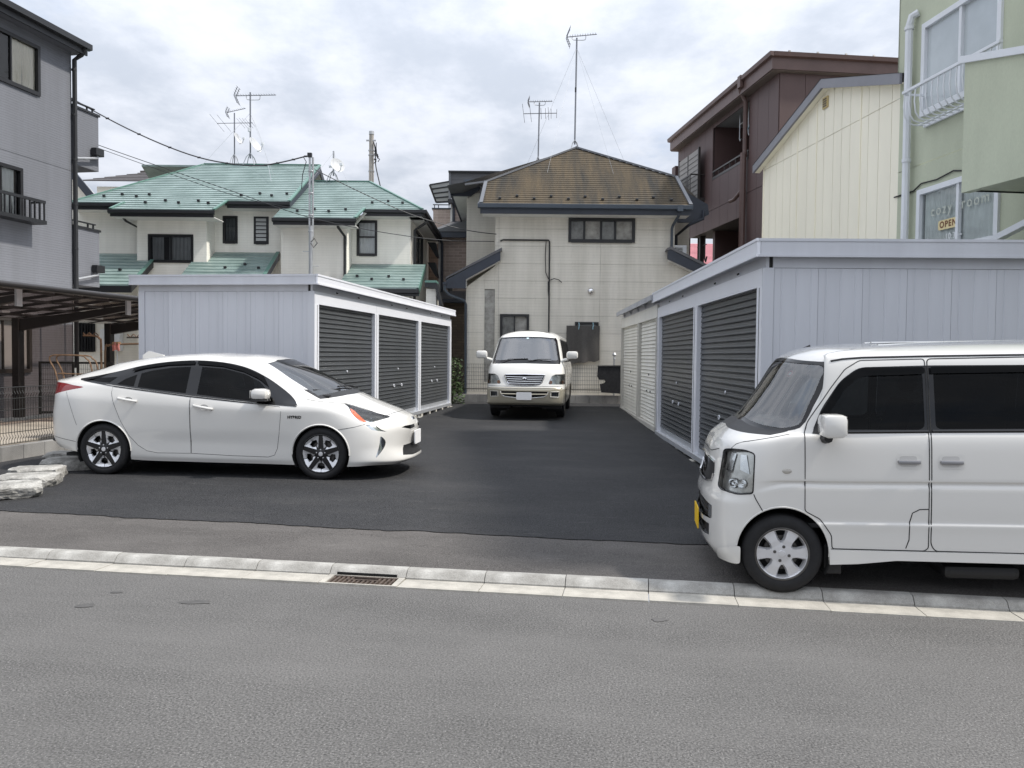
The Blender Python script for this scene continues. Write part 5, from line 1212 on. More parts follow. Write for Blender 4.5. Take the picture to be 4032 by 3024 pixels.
def wheel(root, x, y, z, Rt, Rr, w, side, style, steer=0):
    """wheel with tyre, rim, spokes and hub; outer face towards side (+1 = +y)"""
    t = MB(); n = 48
    pr = [(Rr * .97, -w / 2 + .012), (Rr + .015, -w / 2), (Rr + (Rt - Rr) * .55, -w / 2 - .004), (Rt - .014, -w / 2 + .012), (Rt - .003, -w / 2 + .032), (Rt, -w / 4),
          (Rt, w / 4), (Rt - .003, w / 2 - .032), (Rt - .014, w / 2 - .012), (Rr + (Rt - Rr) * .55, w / 2 + .004), (Rr + .015, w / 2), (Rr * .97, w / 2 - .012)]
    o = t.lathe(pr, 'y', n).obj('wheel', m_rubber, root, smooth='all')
    g = MB()
    for f in (-.30, 0, .30): g.lathe([(Rt + .0004, w * f - .006), (Rt + .0006, w * f + .006)], 'y', n)
    sub(g.obj('tread_groove', m_gap, root), o)
    rb = MB().lathe([(Rr + .004, .5 * w - .006), (Rr - .004, .5 * w - .002), (Rr - .013, .5 * w - .012), (Rr - .022, .5 * w - .05), (Rr - .03, -w * .35), (Rr * .9, -w * .45)], 'y', n)
    sub(rb.obj('rim', m_rimblk if style == 'p' else m_disc, root, smooth='all'), o)
    sub(MB().lathe([(.03, .0), (Rr * .66, .0), (Rr * .66, -.02), (.03, -.02)], 'y', 28, (0, w * .06, 0)).obj('brake_disc', m_disc, root), o)
    sub(MB().lathe([(0, -w * .2), (Rr * .97, -w * .2)], 'y', 24).obj('wheel_back', m_gap, root), o)
    yf = w / 2 - .012
    if style == 'p':          # five black arms with pairs of machined silver blades between
        for k in range(5):
            a = math.pi / 2 + k * 2 * math.pi / 5
            def pol(r, d): return (r * math.cos(a + d), r * math.sin(a + d))
            b = MB().prism([pol(.03, -.5), pol(.075, -.42), pol(Rr * .95, -.105), pol(Rr * .95, .105), pol(.075, .42), pol(.03, .5)], 'y', yf - .03, yf + .002); sub(b.obj('spoke', m_rimblk, root), o)
            for sg in (1, -1):
                P = [pol(.072, sg * .46), pol(Rr * .955, sg * .115), pol(Rr * .965, sg * .42), pol(Rr * .965, sg * .625), pol(Rr * .80, sg * .60), pol(Rr * .76, sg * .33), pol(Rr * .55, sg * .30), pol(.105, sg * .58)]
                V = []; m = len(P); dy = [-.012, .004, .002, -.004, -.020, -.010, -.012, -.022]
                V = [(p[0], yf + d, p[1]) for p, d in zip(P, dy)] + [(p[0], yf - .04, p[1]) for p in P]
                F = [(0, 1, 5, 6), (1, 2, 4, 5), (2, 3, 4), (0, 6, 7)] + [((i + 1) % m, i, m + i, m + (i + 1) % m) for i in range(m)]
                mb = MB(); mb.V = V; mb.F = F; sub(mb.obj('blade', m_rim, root), o)
        sub(MB().lathe([(0, yf + .004), (.055, yf + .003), (.075, yf - .004), (.078, yf - .03)], 'y', 20).obj('hub', m_rimblk, root, smooth=True), o)
        sub(MB().lathe([(0, yf + .008), (.024, yf + .007), (.027, yf + .003)], 'y', 16).obj('hub_cap', m_rim, root, smooth=True), o)
        for k in range(5):
            a = math.pi / 2 + k * 2 * math.pi / 5; sub(MB().lathe([(0, yf + .007), (.007, yf + .007), (.009, yf)], 'y', 8, (.053 * math.cos(a), 0, .053 * math.sin(a))).obj('wheel_nut', m_rim, root), o)
    elif style == 'e':        # six broad silver spokes
        sub(MB().lathe([(Rr * .99, yf + .006), (Rr * .93, yf + .002), (Rr * .90, yf - .02), (Rr * .86, yf - .05)], 'y', n).obj('rim_lip', m_rim, root, smooth=True), o)
        for k in range(6):
            a = R(-2) + k * math.pi / 3
            def pol(r, d): return (r * math.cos(a) - d * math.sin(a), r * math.sin(a) + d * math.cos(a))
            P = [pol(.03, -.034), pol(Rr * .55, -.028), pol(Rr * .93, -.040), pol(Rr * .93, .040), pol(Rr * .55, .028), pol(.03, .034)]
            dy = [-.008, -.006, -.010, -.010, -.006, -.008]; m = 6
            Q = [pol(.03, -.046), pol(Rr * .55, -.038), pol(Rr * .94, -.054), pol(Rr * .94, .054), pol(Rr * .55, .038), pol(.03, .046)]
            V = [(p[0], yf + d, p[1]) for p, d in zip(P, dy)] + [(p[0], yf - .035, p[1]) for p in Q]
            F = [(0, 1, 4, 5), (1, 2, 3, 4)] + [((i + 1) % m, i, m + i, m + (i + 1) % m) for i in range(m)]
            mb = MB(); mb.V = V; mb.F = F; sub(mb.obj('spoke', m_rim, root), o)
        sub(MB().lathe([(0, yf - .004), (.028, yf - .004), (.078, yf - .008), (.088, yf - .035)], 'y', 24).obj('hub', m_rim, root, smooth=True), o)
        sub(MB().lathe([(0, yf + .002), (.022, yf + .001), (.026, yf - .006)], 'y', 16).obj('hub_cap', m_rim, root, smooth=True), o)
        for k in range(4):
            a = R(15) + k * math.pi / 2; sub(MB().lathe([(0, yf + .002), (.009, yf + .002), (.012, yf - .006)], 'y', 8, (.05 * math.cos(a), 0, .05 * math.sin(a))).obj('wheel_nut', m_disc, root), o)
    else:
        sub(MB().lathe([(0, yf - .03), (.06, yf - .03), (Rr * .8, yf - .012), (Rr * .97, yf)], 'y', 28).obj('hub', m_rim, root, smooth=True), o)
    o.location = (x, y, z); o.rotation_euler = (0, 0, (0 if side > 0 else math.pi) + steer)
    return o
def seat(root, x, y, z, mat, w=.50, sc=1.0):
    o = MB().cbox(x - .24, x + .26, y - w / 2, y + w / 2, z, z + .14, .045).obj('seat', mat, root, smooth=True)
    b = MB().cbox(-.055, .055, -w / 2 + .01, w / 2 - .01, 0, .60 * sc, .045).xf(Matrix.Translation((x - .22, y, z + .10)) @ Matrix.Rotation(R(-18), 4, 'Y')); sub(b.obj('seat_back', mat, root, smooth=True), o)
    b = MB().cbox(-.045, .045, -.125, .125, 0, .20, .04).xf(Matrix.Translation((x - .22 - .66 * sc * math.sin(R(18)), y, z + .12 + .62 * sc)) @ Matrix.Rotation(R(-8), 4, 'Y')); sub(b.obj('head_rest', mat, root, smooth=True), o)
    return o
def steering(root, x, y, z, tilt, mat=None):
    o = MB().lathe([(.185 + .015 * math.cos(a), .015 * math.sin(a)) for a in np.linspace(0, 2 * math.pi, 9)], 'z', 28).box(-.18, .18, -.02, .02, -.01, .005).lathe([(0, .02), (.06, .015), (.065, -.02)], 'z', 14)
    o.xf(Matrix.Translation((x, y, z)) @ Matrix.Rotation(tilt, 4, 'Y')); return o.obj('steering_wheel', mat or m_plastic, root, smooth=True)
def wipers(root, pts_list):
    for pts in pts_list: MB().tube(pts, .009, 5).obj('wiper', m_plastic, root)
def both(fn):
    for sd in (-1, 1): fn(sd)
def arch_liner(root, x, z, r, y0, y1, sd):
    V, F = [], []; A = np.linspace(R(-28), R(208), 30)
    for a in A: V += [(x + r * math.cos(a), sd * y1, z + r * math.sin(a)), (x + r * math.cos(a), sd * y0, z + r * math.sin(a))]
    for i in range(len(A) - 1): F.append((2 * i, 2 * i + 1, 2 * i + 3, 2 * i + 2))
    V.append((x, sd * y0, z)); n = len(V) - 1
    for i in range(len(A) - 1): F.append((2 * i + 1, n, 2 * i + 3))
    obj('wheel_arch_liner', V, F, m_gap, root)
def lens_reflector(o, root, d, mat, name='reflector'):
    me = o.data.copy(); n = len(me.vertices); cos = [v.co.copy() for v in me.vertices]; nr = [v.normal.copy() for v in o.data.vertices]
    for i, v in enumerate(me.vertices): v.co = cos[i] - nr[i] * d
    me.materials.clear(); me.materials.append(mat); c = bpy.data.objects.new(name, me); col.objects.link(c); c.parent = o; return c

# ================================================================== white hybrid sedan (left)
def sedan():
    r = thing('parked_car', 'white hybrid sedan parked sideways in front of the left storage unit', 'car', (-4.846, 10.647, .1875), R(-5.61))
    rows = [
     [(3.60,0,.178),(3.58,.35,.178),(3.48,.60,.175),(3.28,.78,.18),(3.08,.845,.17),(2.70,.85,.17),(2.20,.83,.175),(1.10,.825,.18),(.40,.83,.19),(0,.84,.22),(-.40,.83,.28),(-.66,.72,.32),(-.78,.42,.34),(-.80,0,.34)],
     [(3.682,0,.228),(3.652,.35,.226),(3.540,.62,.222),(3.34,.805,.235),(3.08,.866,.235),(2.70,.868,.24),(2.20,.852,.24),(1.10,.85,.245),(.40,.855,.255),(0,.86,.285),(-.42,.845,.34),(-.70,.735,.38),(-.83,.43,.40),(-.85,0,.40)],
     [(3.620,0,.38),(3.590,.35,.38),(3.475,.63,.39),(3.33,.785,.40),(3.08,.868,.40),(2.70,.880,.41),(2.20,.858,.40),(1.10,.850,.40),(.40,.866,.42),(0,.882,.45),(-.42,.862,.48),(-.72,.745,.52),(-.86,.43,.53),(-.88,0,.53)],
     [(3.655,0,.58),(3.61,.35,.575),(3.45,.64,.57),(3.28,.79,.58),(3.05,.868,.60),(2.70,.885,.62),(2.20,.878,.60),(1.10,.874,.58),(.40,.880,.60),(0,.888,.64),(-.42,.868,.68),(-.72,.75,.70),(-.85,.43,.71),(-.87,0,.71)],
     [(3.59,0,.715),(3.53,.35,.71),(3.36,.62,.70),(3.18,.775,.72),(2.98,.855,.76),(2.70,.884,.80),(2.20,.886,.80),(1.10,.885,.83),(.40,.885,.86),(0,.884,.885),(-.42,.858,.91),(-.70,.745,.92),(-.82,.43,.93),(-.84,0,.93)],
     [(3.48,0,.775),(3.41,.35,.77),(3.23,.60,.765),(3.04,.755,.80),(2.86,.835,.845),(2.64,.865,.872),(2.20,.867,.868),(1.10,.872,.93),(.40,.868,.985),(0,.858,1.015),(-.42,.822,1.03),(-.70,.71,1.035),(-.83,.42,1.045),(-.85,0,1.05)],
     [(3.14,0,.905),(3.08,.35,.895),(2.94,.58,.877),(2.82,.72,.885),(2.70,.80,.90),(2.54,.838,.90),(2.20,.850,.893),(1.10,.857,.972),(.40,.850,1.042),(0,.835,1.082),(-.40,.785,1.105),(-.70,.67,1.115),(-.86,.40,1.13),(-.89,0,1.135)],
     [(2.84,0,1.03),(2.79,.35,1.02),(2.68,.58,.99),(2.58,.71,.965),(2.50,.77,.94),(2.40,.812,.918),(2.16,.836,.918),(1.10,.843,.998),(.40,.834,1.065),(0,.815,1.105),(-.34,.765,1.13),(-.60,.645,1.145),(-.75,.38,1.16),(-.78,0,1.165)],
     [(2.42,0,1.235),(2.38,.32,1.225),(2.28,.52,1.20),(2.19,.62,1.17),(2.12,.665,1.145),(2.04,.695,1.13),(1.86,.725,1.13),(1.10,.762,1.18),(.42,.755,1.21),(.05,.735,1.215),(-.20,.695,1.20),(-.40,.58,1.215),(-.50,.34,1.23),(-.53,0,1.235)],
     [(1.98,0,1.415),(1.95,.32,1.405),(1.88,.48,1.385),(1.82,.555,1.36),(1.77,.585,1.35),(1.70,.605,1.35),(1.55,.625,1.362),(1.08,.655,1.395),(.45,.648,1.365),(.12,.63,1.32),(-.06,.60,1.29),(-.17,.52,1.29),(-.25,.30,1.305),(-.27,0,1.31)],
     [(1.84,0,1.452),(1.81,.30,1.445),(1.76,.45,1.425),(1.71,.515,1.405),(1.66,.54,1.40),(1.60,.555,1.40),(1.46,.57,1.41),(1.07,.59,1.437),(.48,.58,1.405),(.18,.565,1.365),(.02,.54,1.34),(-.06,.47,1.34),(-.11,.28,1.35),(-.13,0,1.355)],
     [(1.66,0,1.472),(1.65,.2,1.47),(1.60,.30,1.462),(1.56,.34,1.455),(1.52,.355,1.453),(1.46,.365,1.455),(1.36,.37,1.46),(1.05,.375,1.478),(.55,.37,1.448),(.30,.36,1.418),(.18,.34,1.40),(.12,.30,1.395),(.08,.18,1.397),(.07,0,1.40)],
     [(1.60,0,1.477),(1.58,0,1.478),(1.54,0,1.479),(1.5,0,1.48),(1.46,0,1.481),(1.40,0,1.482),(1.30,0,1.485),(1.04,0,1.49),(.62,0,1.466),(.42,0,1.445),(.32,0,1.432),(.26,0,1.425),(.22,0,1.42),(.20,0,1.415)]]
    c = Car(r, rows, 7, 7)
    A = [(2.70 + .350 * math.cos(a), .315 + .345 * math.sin(a)) for a in np.linspace(-.6, math.pi + .6, 40)]
    B = [(.0 + .350 * math.cos(a), .315 + .350 * math.sin(a)) for a in np.linspace(-.6, math.pi + .6, 40)]
    for P in (A, B): c.cut('x', P, 'y', remove=True)
    dlo = smooth_poly([(2.42,.880),(2.31,.985),(2.13,1.105),(1.93,1.218),(1.70,1.316),(1.42,1.375),(1.08,1.397),(.72,1.375),(.40,1.325),(.14,1.262),(-.12,1.205),(-.38,1.160)], 4, False) + [(-.36,1.140),(-.1,1.108),(.1,1.088),(.4,1.052),(.75,1.012),(1.1,.974),(1.5,.938),(1.8,.912),(2.2,.880),(2.36,.870)]
    fg = [(2.12,.912),(2.03,1.03),(1.90,1.145),(1.70,1.238),(1.45,1.298),(1.17,1.318),(1.17,.992),(1.5,.956),(1.8,.930)]
    rg = [(1.03,1.004),(1.03,1.318),(.80,1.306),(.56,1.270),(.42,1.232),(.42,1.068),(.7,1.036)]
    rq = [(.37,1.218),(.37,1.074),(.15,1.100),(.24,1.165)]
    qg = [(.05,1.115),(.13,1.185),(-.10,1.172),(-.28,1.150),(-.1,1.126)]
    fd = [(1.105,.285),(1.105,.958),(1.5,.922),(1.8,.896),(2.2,.862),(2.225,.80),(2.20,.55),(2.17,.36),(2.135,.285),(2.06,.262),(1.6,.268)]
    rd = [(1.098,.285),(1.098,.958),(.75,.996),(.4,1.036),(.115,1.068),(.11,1.0),(.15,.86),(.235,.655),(.33,.49),(.44,.37),(.55,.305),(.68,.282)]
    hl_ = smooth_poly([(2.90,.893),(3.03,.856),(3.18,.810),(3.33,.766),(3.43,.735),(3.36,.710),(3.29,.690),(3.22,.668),(3.14,.718),(3.05,.790),(2.97,.850)], 3)
    dr_ = [(3.225,.655),(3.30,.668),(3.385,.598),(3.44,.570),(3.36,.585),(3.29,.600)]
    fog = smooth_poly([(3.385,.520),(3.43,.465),(3.425,.395),(3.385,.320),(3.345,.275),(3.365,.36),(3.378,.44)], 3)
    tl = smooth_poly([(-.27,1.058),(-.42,1.080),(-.60,1.105),(-.78,1.10),(-.80,1.01),(-.76,.955),(-.62,.985),(-.45,1.022)], 3)
    for sd in (-1, 1):
        f = lambda p, s_=sd: p.y * s_ > .2
        c.cut('front_glass', fg, 'y', sd, region=f); c.cut('rear_glass', rg, 'y', sd, region=f); c.cut('rear_glass', rq, 'y', sd, region=f); c.cut('rear_glass', qg, 'y', sd, region=f)
        c.cut('window_surround', dlo, 'y', sd, region=f)
        c.cut('headlight', hl_, 'y', sd, .02, region=lambda p, s_=sd: p.y * s_ > .25 and p.x > 2.7); c.cut('running_light', dr_, 'y', sd, .02, region=lambda p, s_=sd: p.y * s_ > .25 and p.x > 2.7)
        c.cut('fog_light', fog, 'y', sd, .02, region=lambda p, s_=sd: p.y * s_ > .25 and p.x > 2.7); c.cut('tail_light', tl, 'y', sd, .02, region=lambda p, s_=sd: p.y * s_ > .1 and p.x < 0)
        c.cut('front_door', fd, 'y', sd, region=f); c.cut('rear_door', rd, 'y', sd, region=f)
    c.cut('windscreen', [(-.655,.992),(-.35,1.035),(0,1.046),(.35,1.035),(.655,.992),(.62,1.09),(.50,1.368),(.3,1.408),(0,1.42),(-.3,1.408),(-.50,1.368),(-.62,1.09)], 'x', 1, .1, region=lambda p: p.x > 1.5)
    c.cut('cowl', [(-.70,.950),(-.35,.988),(0,1.0),(.35,.988),(.70,.950),(.66,1.06),(-.66,1.06)], 'x', 1, .02, region=lambda p: p.x > 2.3 and abs(p.y) < .7)
    c.cut('rear_window', [(-.56,1.17),(.56,1.17),(.52,1.33),(0,1.375),(-.52,1.33)], 'x', -1, .05, region=lambda p: p.x < .3)
    c.cut('lower_grille', [(-.47,.275),(-.38,.385),(0,.395),(.38,.385),(.47,.275),(.25,.255),(-.25,.255)], 'x', 1, .02, region=lambda p: p.x > 3.2)
    for sd in (-1, 1): c.cut('upper_grille', [(sd * .09,.625),(sd * .09,.585),(sd * .26,.575),(sd * .44,.605),(sd * .36,.622)], 'x', 1, .02, region=lambda p: p.x > 3.2)
    L = lambda P, ax, sd, rr, m, n, out=.0, cl=False: c.line(P, ax, sd, rr, m, n, None, out, cl, .04, 4)
    for sd in (-1, 1):
        L(fd, 'y', sd, .0035, m_gap, 'panel_gap', -.001, True); L(rd, 'y', sd, .0035, m_gap, 'panel_gap', -.001, True)
        L([(2.92,.605),(3.10,.635),(3.215,.665)], 'y', sd, .003, m_gap, 'panel_gap'); L([(-.33,.395),(-.6,.435),(-.78,.46)], 'y', sd, .003, m_gap, 'panel_gap'); L([(-.33,.60),(-.45,.9),(-.5,1.0)], 'y', sd, .0025, m_gap, 'panel_gap')
        L([(3.39,.74),(3.15,.823),(2.92,.892),(2.70,.918),(2.50,.945)], 'y', sd, .0035, m_gap, 'panel_gap')
        L(A[5:-5], 'y', sd, .010, m_carwhite, 'arch_lip', 0); L(B[5:-5], 'y', sd, .010, m_carwhite, 'arch_lip', 0)
        L([(2.41,.868),(1.8,.903),(1.1,.966),(.4,1.044),(.05,1.084),(-.3,1.135)], 'y', sd, .006, m_gloss, 'belt_trim', .002)
        arch_liner(r, 2.70, .315, .352, .45, .845, sd); arch_liner(r, 0, .315, .356, .45, .845, sd)
    L([(y, z) for y, z in ((-.52,.742),(-.3,.772),(0,.782),(.3,.772),(.52,.742))], 'x', 1, .0035, m_gap, 'panel_gap')
    P = c.finish({'body': m_carwhite, 'front_glass': m_tint, 'rear_glass': m_dtint, 'window_surround': m_gloss, 'headlight': m_lens, 'running_light': m_lens, 'fog_light': m_lens, 'tail_light': m_red, 'windscreen': m_ws, 'cowl': m_plastic, 'rear_window': m_dtint, 'lower_grille': m_plastic, 'upper_grille': m_gloss, 'front_door': m_carwhite, 'rear_door': m_carwhite}, {'window_surround': -.002, 'front_glass': -.004, 'rear_glass': -.004, 'windscreen': -.003})
    for o in P['headlight']:
        lens_reflector(o, r, .03, m_reflector)
        sd = 1 if sum(v.co.y for v in o.data.vertices) > 0 else -1
        for (x, z, q) in ((3.27, .725, .030),):
            h, nn_ = c.hit((x, z), 'y', sd)
            if h is not None:
                pj = MB().lathe([(0, .035), (q * .7, .028), (q, .01), (q * 1.15, -.01)], 'x', 16).xf(Matrix.Translation(h - nn_ * .030 * (1 if nn_.y * sd > 0 else -1))).obj('projector', m_lens, r, smooth=True); sub(pj, o)
    for sd in (-1, 1):
        hp_ = [o for o in P['headlight'] if sum(v.co.y for v in o.data.vertices) * sd > 0][0]
        c.patch([(2.99,.842),(3.06,.810),(3.14,.758),(3.215,.700),(3.235,.680),(3.19,.690),(3.12,.738),(3.04,.800)], 'y', sd, .001, m_amber, 'indicator', hp_, .015)
        c.patch([(2.91,.890),(3.03,.853),(3.18,.806),(3.30,.772),(3.28,.764),(3.15,.798),(3.03,.836)], 'y', sd, .0012, m_gloss, 'lamp_trim', hp_, .015)
    for o in P['fog_light']: lens_reflector(o, r, .012, m_reflector)
    for o in P['running_light']: lens_reflector(o, r, .010, m_reflector)
    for o in P['front_door'] + P['rear_door']:
        sd = 1 if sum(v.co.y for v in o.data.vertices) > 0 else -1
        xx = (1.15, 1.39, .862, .822) if o.name.startswith('front') else (.20, .44, .935, .90)
        h0, n0 = c.hit((xx[0], xx[2]), 'y', sd); h1_, n1 = c.hit((xx[1], xx[3]), 'y', sd)
        q = MB().tube([h0 + Vector((0, sd * .006, 0)), h0.lerp(h1_, .12) + Vector((0, sd * .028, 0)), h0.lerp(h1_, .5) + Vector((0, sd * .034, 0)), h0.lerp(h1_, .88) + Vector((0, sd * .028, 0)), h1_ + Vector((0, sd * .006, 0))], .015, 8).obj('handle', m_carwhite, r, smooth=True); sub(q, o)
        q = MB().lathe([(.046, 0), (.040, -.004 * sd), (0, -.010 * sd)], 'y', 16).xf(Matrix.Translation(h0.lerp(h1_, .55) + Vector((0, sd * .004, 0))) @ Matrix.Diagonal((1.2, 1, .75, 1))).obj('handle_cup', M('handle recess', (.45, .45, .44), rough=.4, var=0), r, smooth=True); sub(q, o)
    # window visors
    for sd in (-1, 1):
        c.patch([(2.02,1.085),(1.88,1.178),(1.68,1.262),(1.42,1.322),(1.11,1.343),(1.11,1.385),(1.42,1.363),(1.70,1.304),(1.93,1.206)], 'y', sd, .016, m_dtint, 'window_visor', None, .04)
        c.patch([(1.07,1.343),(.75,1.33),(.45,1.288),(.30,1.245),(.32,1.295),(.72,1.363),(1.07,1.385)], 'y', sd, .016, m_dtint, 'window_visor', None, .04)
        # mirrors
        y = sd * .93
        o = MB().cbox(1.90, 2.10, y - .10, y + .10, .945, 1.075, .05).xf(Matrix.Identity(4)).obj('door_mirror', m_carwhite, r, smooth=True)
        sub(MB().cbox(1.905, 2.09, y - .095, y + .095, .925, .952, .012).obj('mirror_base', m_plastic, r, smooth=True), o)
        sub(MB().tube([(2.06, sd * .83, .935), (2.02, sd * .90, .945)], .026, 8).obj('mirror_arm', m_plastic, r), o)
        sub(MB().box(1.896, 1.902, y - .075, y + .075, .965, 1.055).obj('mirror_glass', m_reflector, r), o)
    for (x, sd, st_) in ((2.70, -1, 0), (2.70, 1, 0), (0, -1, 0), (0, 1, 0)): wheel(r, x, sd * .768, .3125, .3125, .2285, .205, sd, 'p', st_)
    # plate, badges, lettering
    MB().prism(round_poly([(-.165, .375), (.165, .375), (.165, .545), (-.165, .545)], .02), 'x', 3.665, 3.678).obj('number_plate', m_plate, r)
    MB().lathe([(0, .02), (.035, .017), (.052, .008), (.056, 0)], 'x', 24).xf(Matrix.Translation((3.605, 0, .665)) @ Matrix.Rotation(R(-24), 4, 'Y') @ Matrix.Diagonal((1, 1.25, .9, 1))).obj('front_badge', M('blue badge', (.01, .03, .12), rough=.15, var=0), r, smooth=True)
    o = MB()
    for (a, b_) in ((.060, .042), (.030, .040), (.058, .017)):
        o.tube([(3.620 - .0 + .45 * (-b_ * math.sin(t)) * .4, a * math.cos(t), .665 + b_ * math.sin(t)) for t in np.linspace(0, 2 * math.pi, 25)], .0045, 5, cap=False)
    o.obj('badge_rings', m_chrome, r)
    for sd in (-1, 1):
        h, _ = c.hit((2.39, .742), 'y', sd)
        text('HYBRID', .044, 2.39 if sd < 0 else 0, h.y - .004 if sd < 0 else 0, .742, m_rimblk, None, r, 'fender_lettering', bold=.0022, spacing=1.12) if sd < 0 else None
    # cabin
    MB().box(-.6, 3.2, -.68, .68, .20, .24).obj('floor_pan', m_gap, r)
    MB().box(-.2, 2.5, -.70, .70, .26, .36).obj('cabin_floor', m_seat, r)
    MB().prism([(1.95,.70),(1.95,.92),(2.10,.985),(2.45,1.0),(2.72,.99),(2.72,.6)], 'y', -.62, .62).obj('dashboard', m_plastic, r, smooth=True)
    for y in (-.36, .36): seat(r, 1.25, y, .42, m_seat, .48, .95); 
    MB().cbox(.05, .60, -.62, .62, .42, .58, .05).obj('rear_seat', m_seat, r, smooth=True); MB().cbox(-.08, .08, -.60, .60, .5, 1.08, .05).xf(Matrix.Identity(4)).obj('rear_seat_back', m_seat, r, smooth=True)
    steering(r, 1.78, -.36, .88, R(65)); MB().cbox(1.86, 1.90, -.12, .12, 1.27, 1.34, .015).obj('interior_mirror', m_plastic, r)
    MB().prism([(.02,1.45),(.10,1.505),(.20,1.48),(.30,1.455),(.30,1.44),(.02,1.40)], 'y', -.022, .022).obj('shark_fin_antenna', m_carwhite, r)
    for pts in ([(2.76,-.30,1.045),(2.66,-.40,1.055),(2.52,-.60,1.05)], [(2.80,.30,1.055),(2.77,.05,1.09),(2.72,-.28,1.085)]): MB().tube(pts, .010, 5).obj('wiper', m_plastic, r)
    MB().prism([(-.50,.31),(-.66,.345),(-.76,.39),(-.77,.41),(-.68,.39),(-.52,.325)], 'y', -.70, .70).obj('rear_diffuser', m_plastic, r)
    # grille bars
    for z in (.29, .325, .36): MB().box(3.53, 3.56, -.26, .26, z, z + .008).obj('grille_bar', m_gap, r)
    return r
sedan()

# ================================================================== white kei van (right foreground)
def keivan():
    r = thing('parked_car', 'white boxy kei van with yellow plate parked along the kerb', 'van', (2.016, 6.351, .035), R(171.3))
    r.rotation_euler = (0, R(1.1), R(171.3))
    def sidez(z0, y, x5=0, extra=0): return [(x5, y, z0), (-.30, y, z0 + .0), (-.96, y, z0 + .005), (-1.70, y, z0 + .008), (-2.40, y, z0 + .008), (-2.62, y - .012, z0 + .008), (-2.76, y - .10, z0 + .008), (-2.82, y - .38, z0 + .008), (-2.83, 0, z0 + .008)]
    rows = [
     [(.455,0,.215),(.45,.3,.215),(.41,.52,.20),(.355,.645,.19),(.28,.705,.195)] + sidez(.245, .712),
     [(.508,0,.30),(.500,.3,.30),(.455,.53,.29),(.388,.668,.29),(.28,.726,.30)] + sidez(.32, .728),
     [(.514,0,.43),(.506,.3,.43),(.460,.53,.43),(.390,.675,.43),(.28,.728,.43)] + sidez(.44, .735),
     [(.510,0,.62),(.502,.3,.62),(.455,.53,.62),(.382,.676,.62),(.25,.730,.62)] + sidez(.62, .7385),
     [(.490,0,.71),(.481,.3,.705),(.434,.53,.70),(.358,.670,.695),(.22,.728,.70)] + sidez(.76, .7390),
     [(.472,0,.80),(.463,.3,.80),(.415,.53,.80),(.340,.664,.80),(.21,.726,.80)] + sidez(.80, .7390),
     [(.458,0,.93),(.448,.3,.93),(.398,.52,.935),(.322,.650,.94),(.19,.716,.95)] + sidez(.955, .7375),
     [(.415,0,1.045),(.402,.3,1.045),(.348,.52,1.045),(.262,.640,1.048),(.15,.703,1.055)] + sidez(1.05, .7330, -.01),
     [(.318,0,1.130),(.304,.3,1.127),(.240,.52,1.112),(.155,.63,1.102),(.06,.690,1.098)] + sidez(1.10, .7250, -.06),
     [(.215,0,1.205),(.195,.3,1.200),(.115,.52,1.172),(.03,.618,1.146),(-.045,.668,1.132),(-.12,.694,1.125)] + sidez(1.13, .7120, -.12)[1:],
     [(.05,0,1.42),(.03,.3,1.415),(-.045,.50,1.395),(-.125,.585,1.375),(-.185,.625,1.365),(-.25,.648,1.36)] + sidez(1.37, .6720)[1:],
     [(-.105,0,1.640),(-.12,.3,1.635),(-.185,.475,1.615),(-.255,.552,1.597),(-.31,.585,1.592),(-.37,.605,1.592)] + sidez(1.600, .6280)[1:],
     [(-.20,0,1.695),(-.215,.29,1.690),(-.275,.45,1.672),(-.34,.52,1.660),(-.39,.552,1.655),(-.45,.572,1.655)] + sidez(1.662, .5900)[1:],
     [(-.32,0,1.728),(-.33,.20,1.726),(-.38,.31,1.720),(-.43,.355,1.716),(-.47,.375,1.714),(-.52,.385,1.715),(-.60,.39,1.718),(-1.0,.395,1.728),(-1.7,.395,1.735),(-2.3,.39,1.735),(-2.5,.38,1.73),(-2.62,.34,1.728),(-2.68,.2,1.73),(-2.69,0,1.73)],
     [(-.38,0,1.737),(-.40,0,1.739),(-.43,0,1.742),(-.46,0,1.744),(-.5,0,1.746),(-.55,0,1.748),(-.65,0,1.751),(-1.0,0,1.760),(-1.7,0,1.768),(-2.2,0,1.767),(-2.4,0,1.763),(-2.5,0,1.757),(-2.56,0,1.75),(-2.58,0,1.746)]]
    def mid(a, b, t, dy):
        return [tuple((1 - t) * np.array(p) + t * np.array(q) + np.array([0, dy if 5 <= k <= 10 else 0, 0])) for k, (p, q) in enumerate(zip(a, b))]
    r2_, r3_, r4_, r5_ = rows[2], rows[3], rows[4], rows[5]
    rows[2:6] = [r2_, mid(r2_, r3_, .30, .004), mid(r2_, r3_, .42, -.003), r3_, mid(r3_, r4_, .86, .001), mid(r4_, r5_, .30, -.008), mid(r4_, r5_, .62, -.006), mid(r4_, r5_, .95, .0015)]
    for q in rows: assert len(q) == 14, len(q)
    # rear sections must lean in with the roof rows
    c = Car(r, rows, 8, 5)
    A = [(.0 + .315 * math.cos(a), .285 + .325 * math.sin(a)) for a in np.linspace(-.7, math.pi + .7, 44)]
    B = [(-2.4 + .315 * math.cos(a), .285 + .325 * math.sin(a)) for a in np.linspace(-.7, math.pi + .7, 44)]
    c.cut('x', A, 'y', remove=True); c.cut('x', B, 'y', remove=True)
    fg = round_poly([(-.265,1.150),(-.935,1.150),(-.935,1.555),(-.545,1.548),(-.425,1.462),(-.315,1.29)], .05)
    sg2 = round_poly([(-1.005,1.155),(-2.02,1.165),(-2.02,1.565),(-1.005,1.558)], .04)
    qg = round_poly([(-2.10,1.165),(-2.60,1.175),(-2.56,1.555),(-2.10,1.562)], .06)
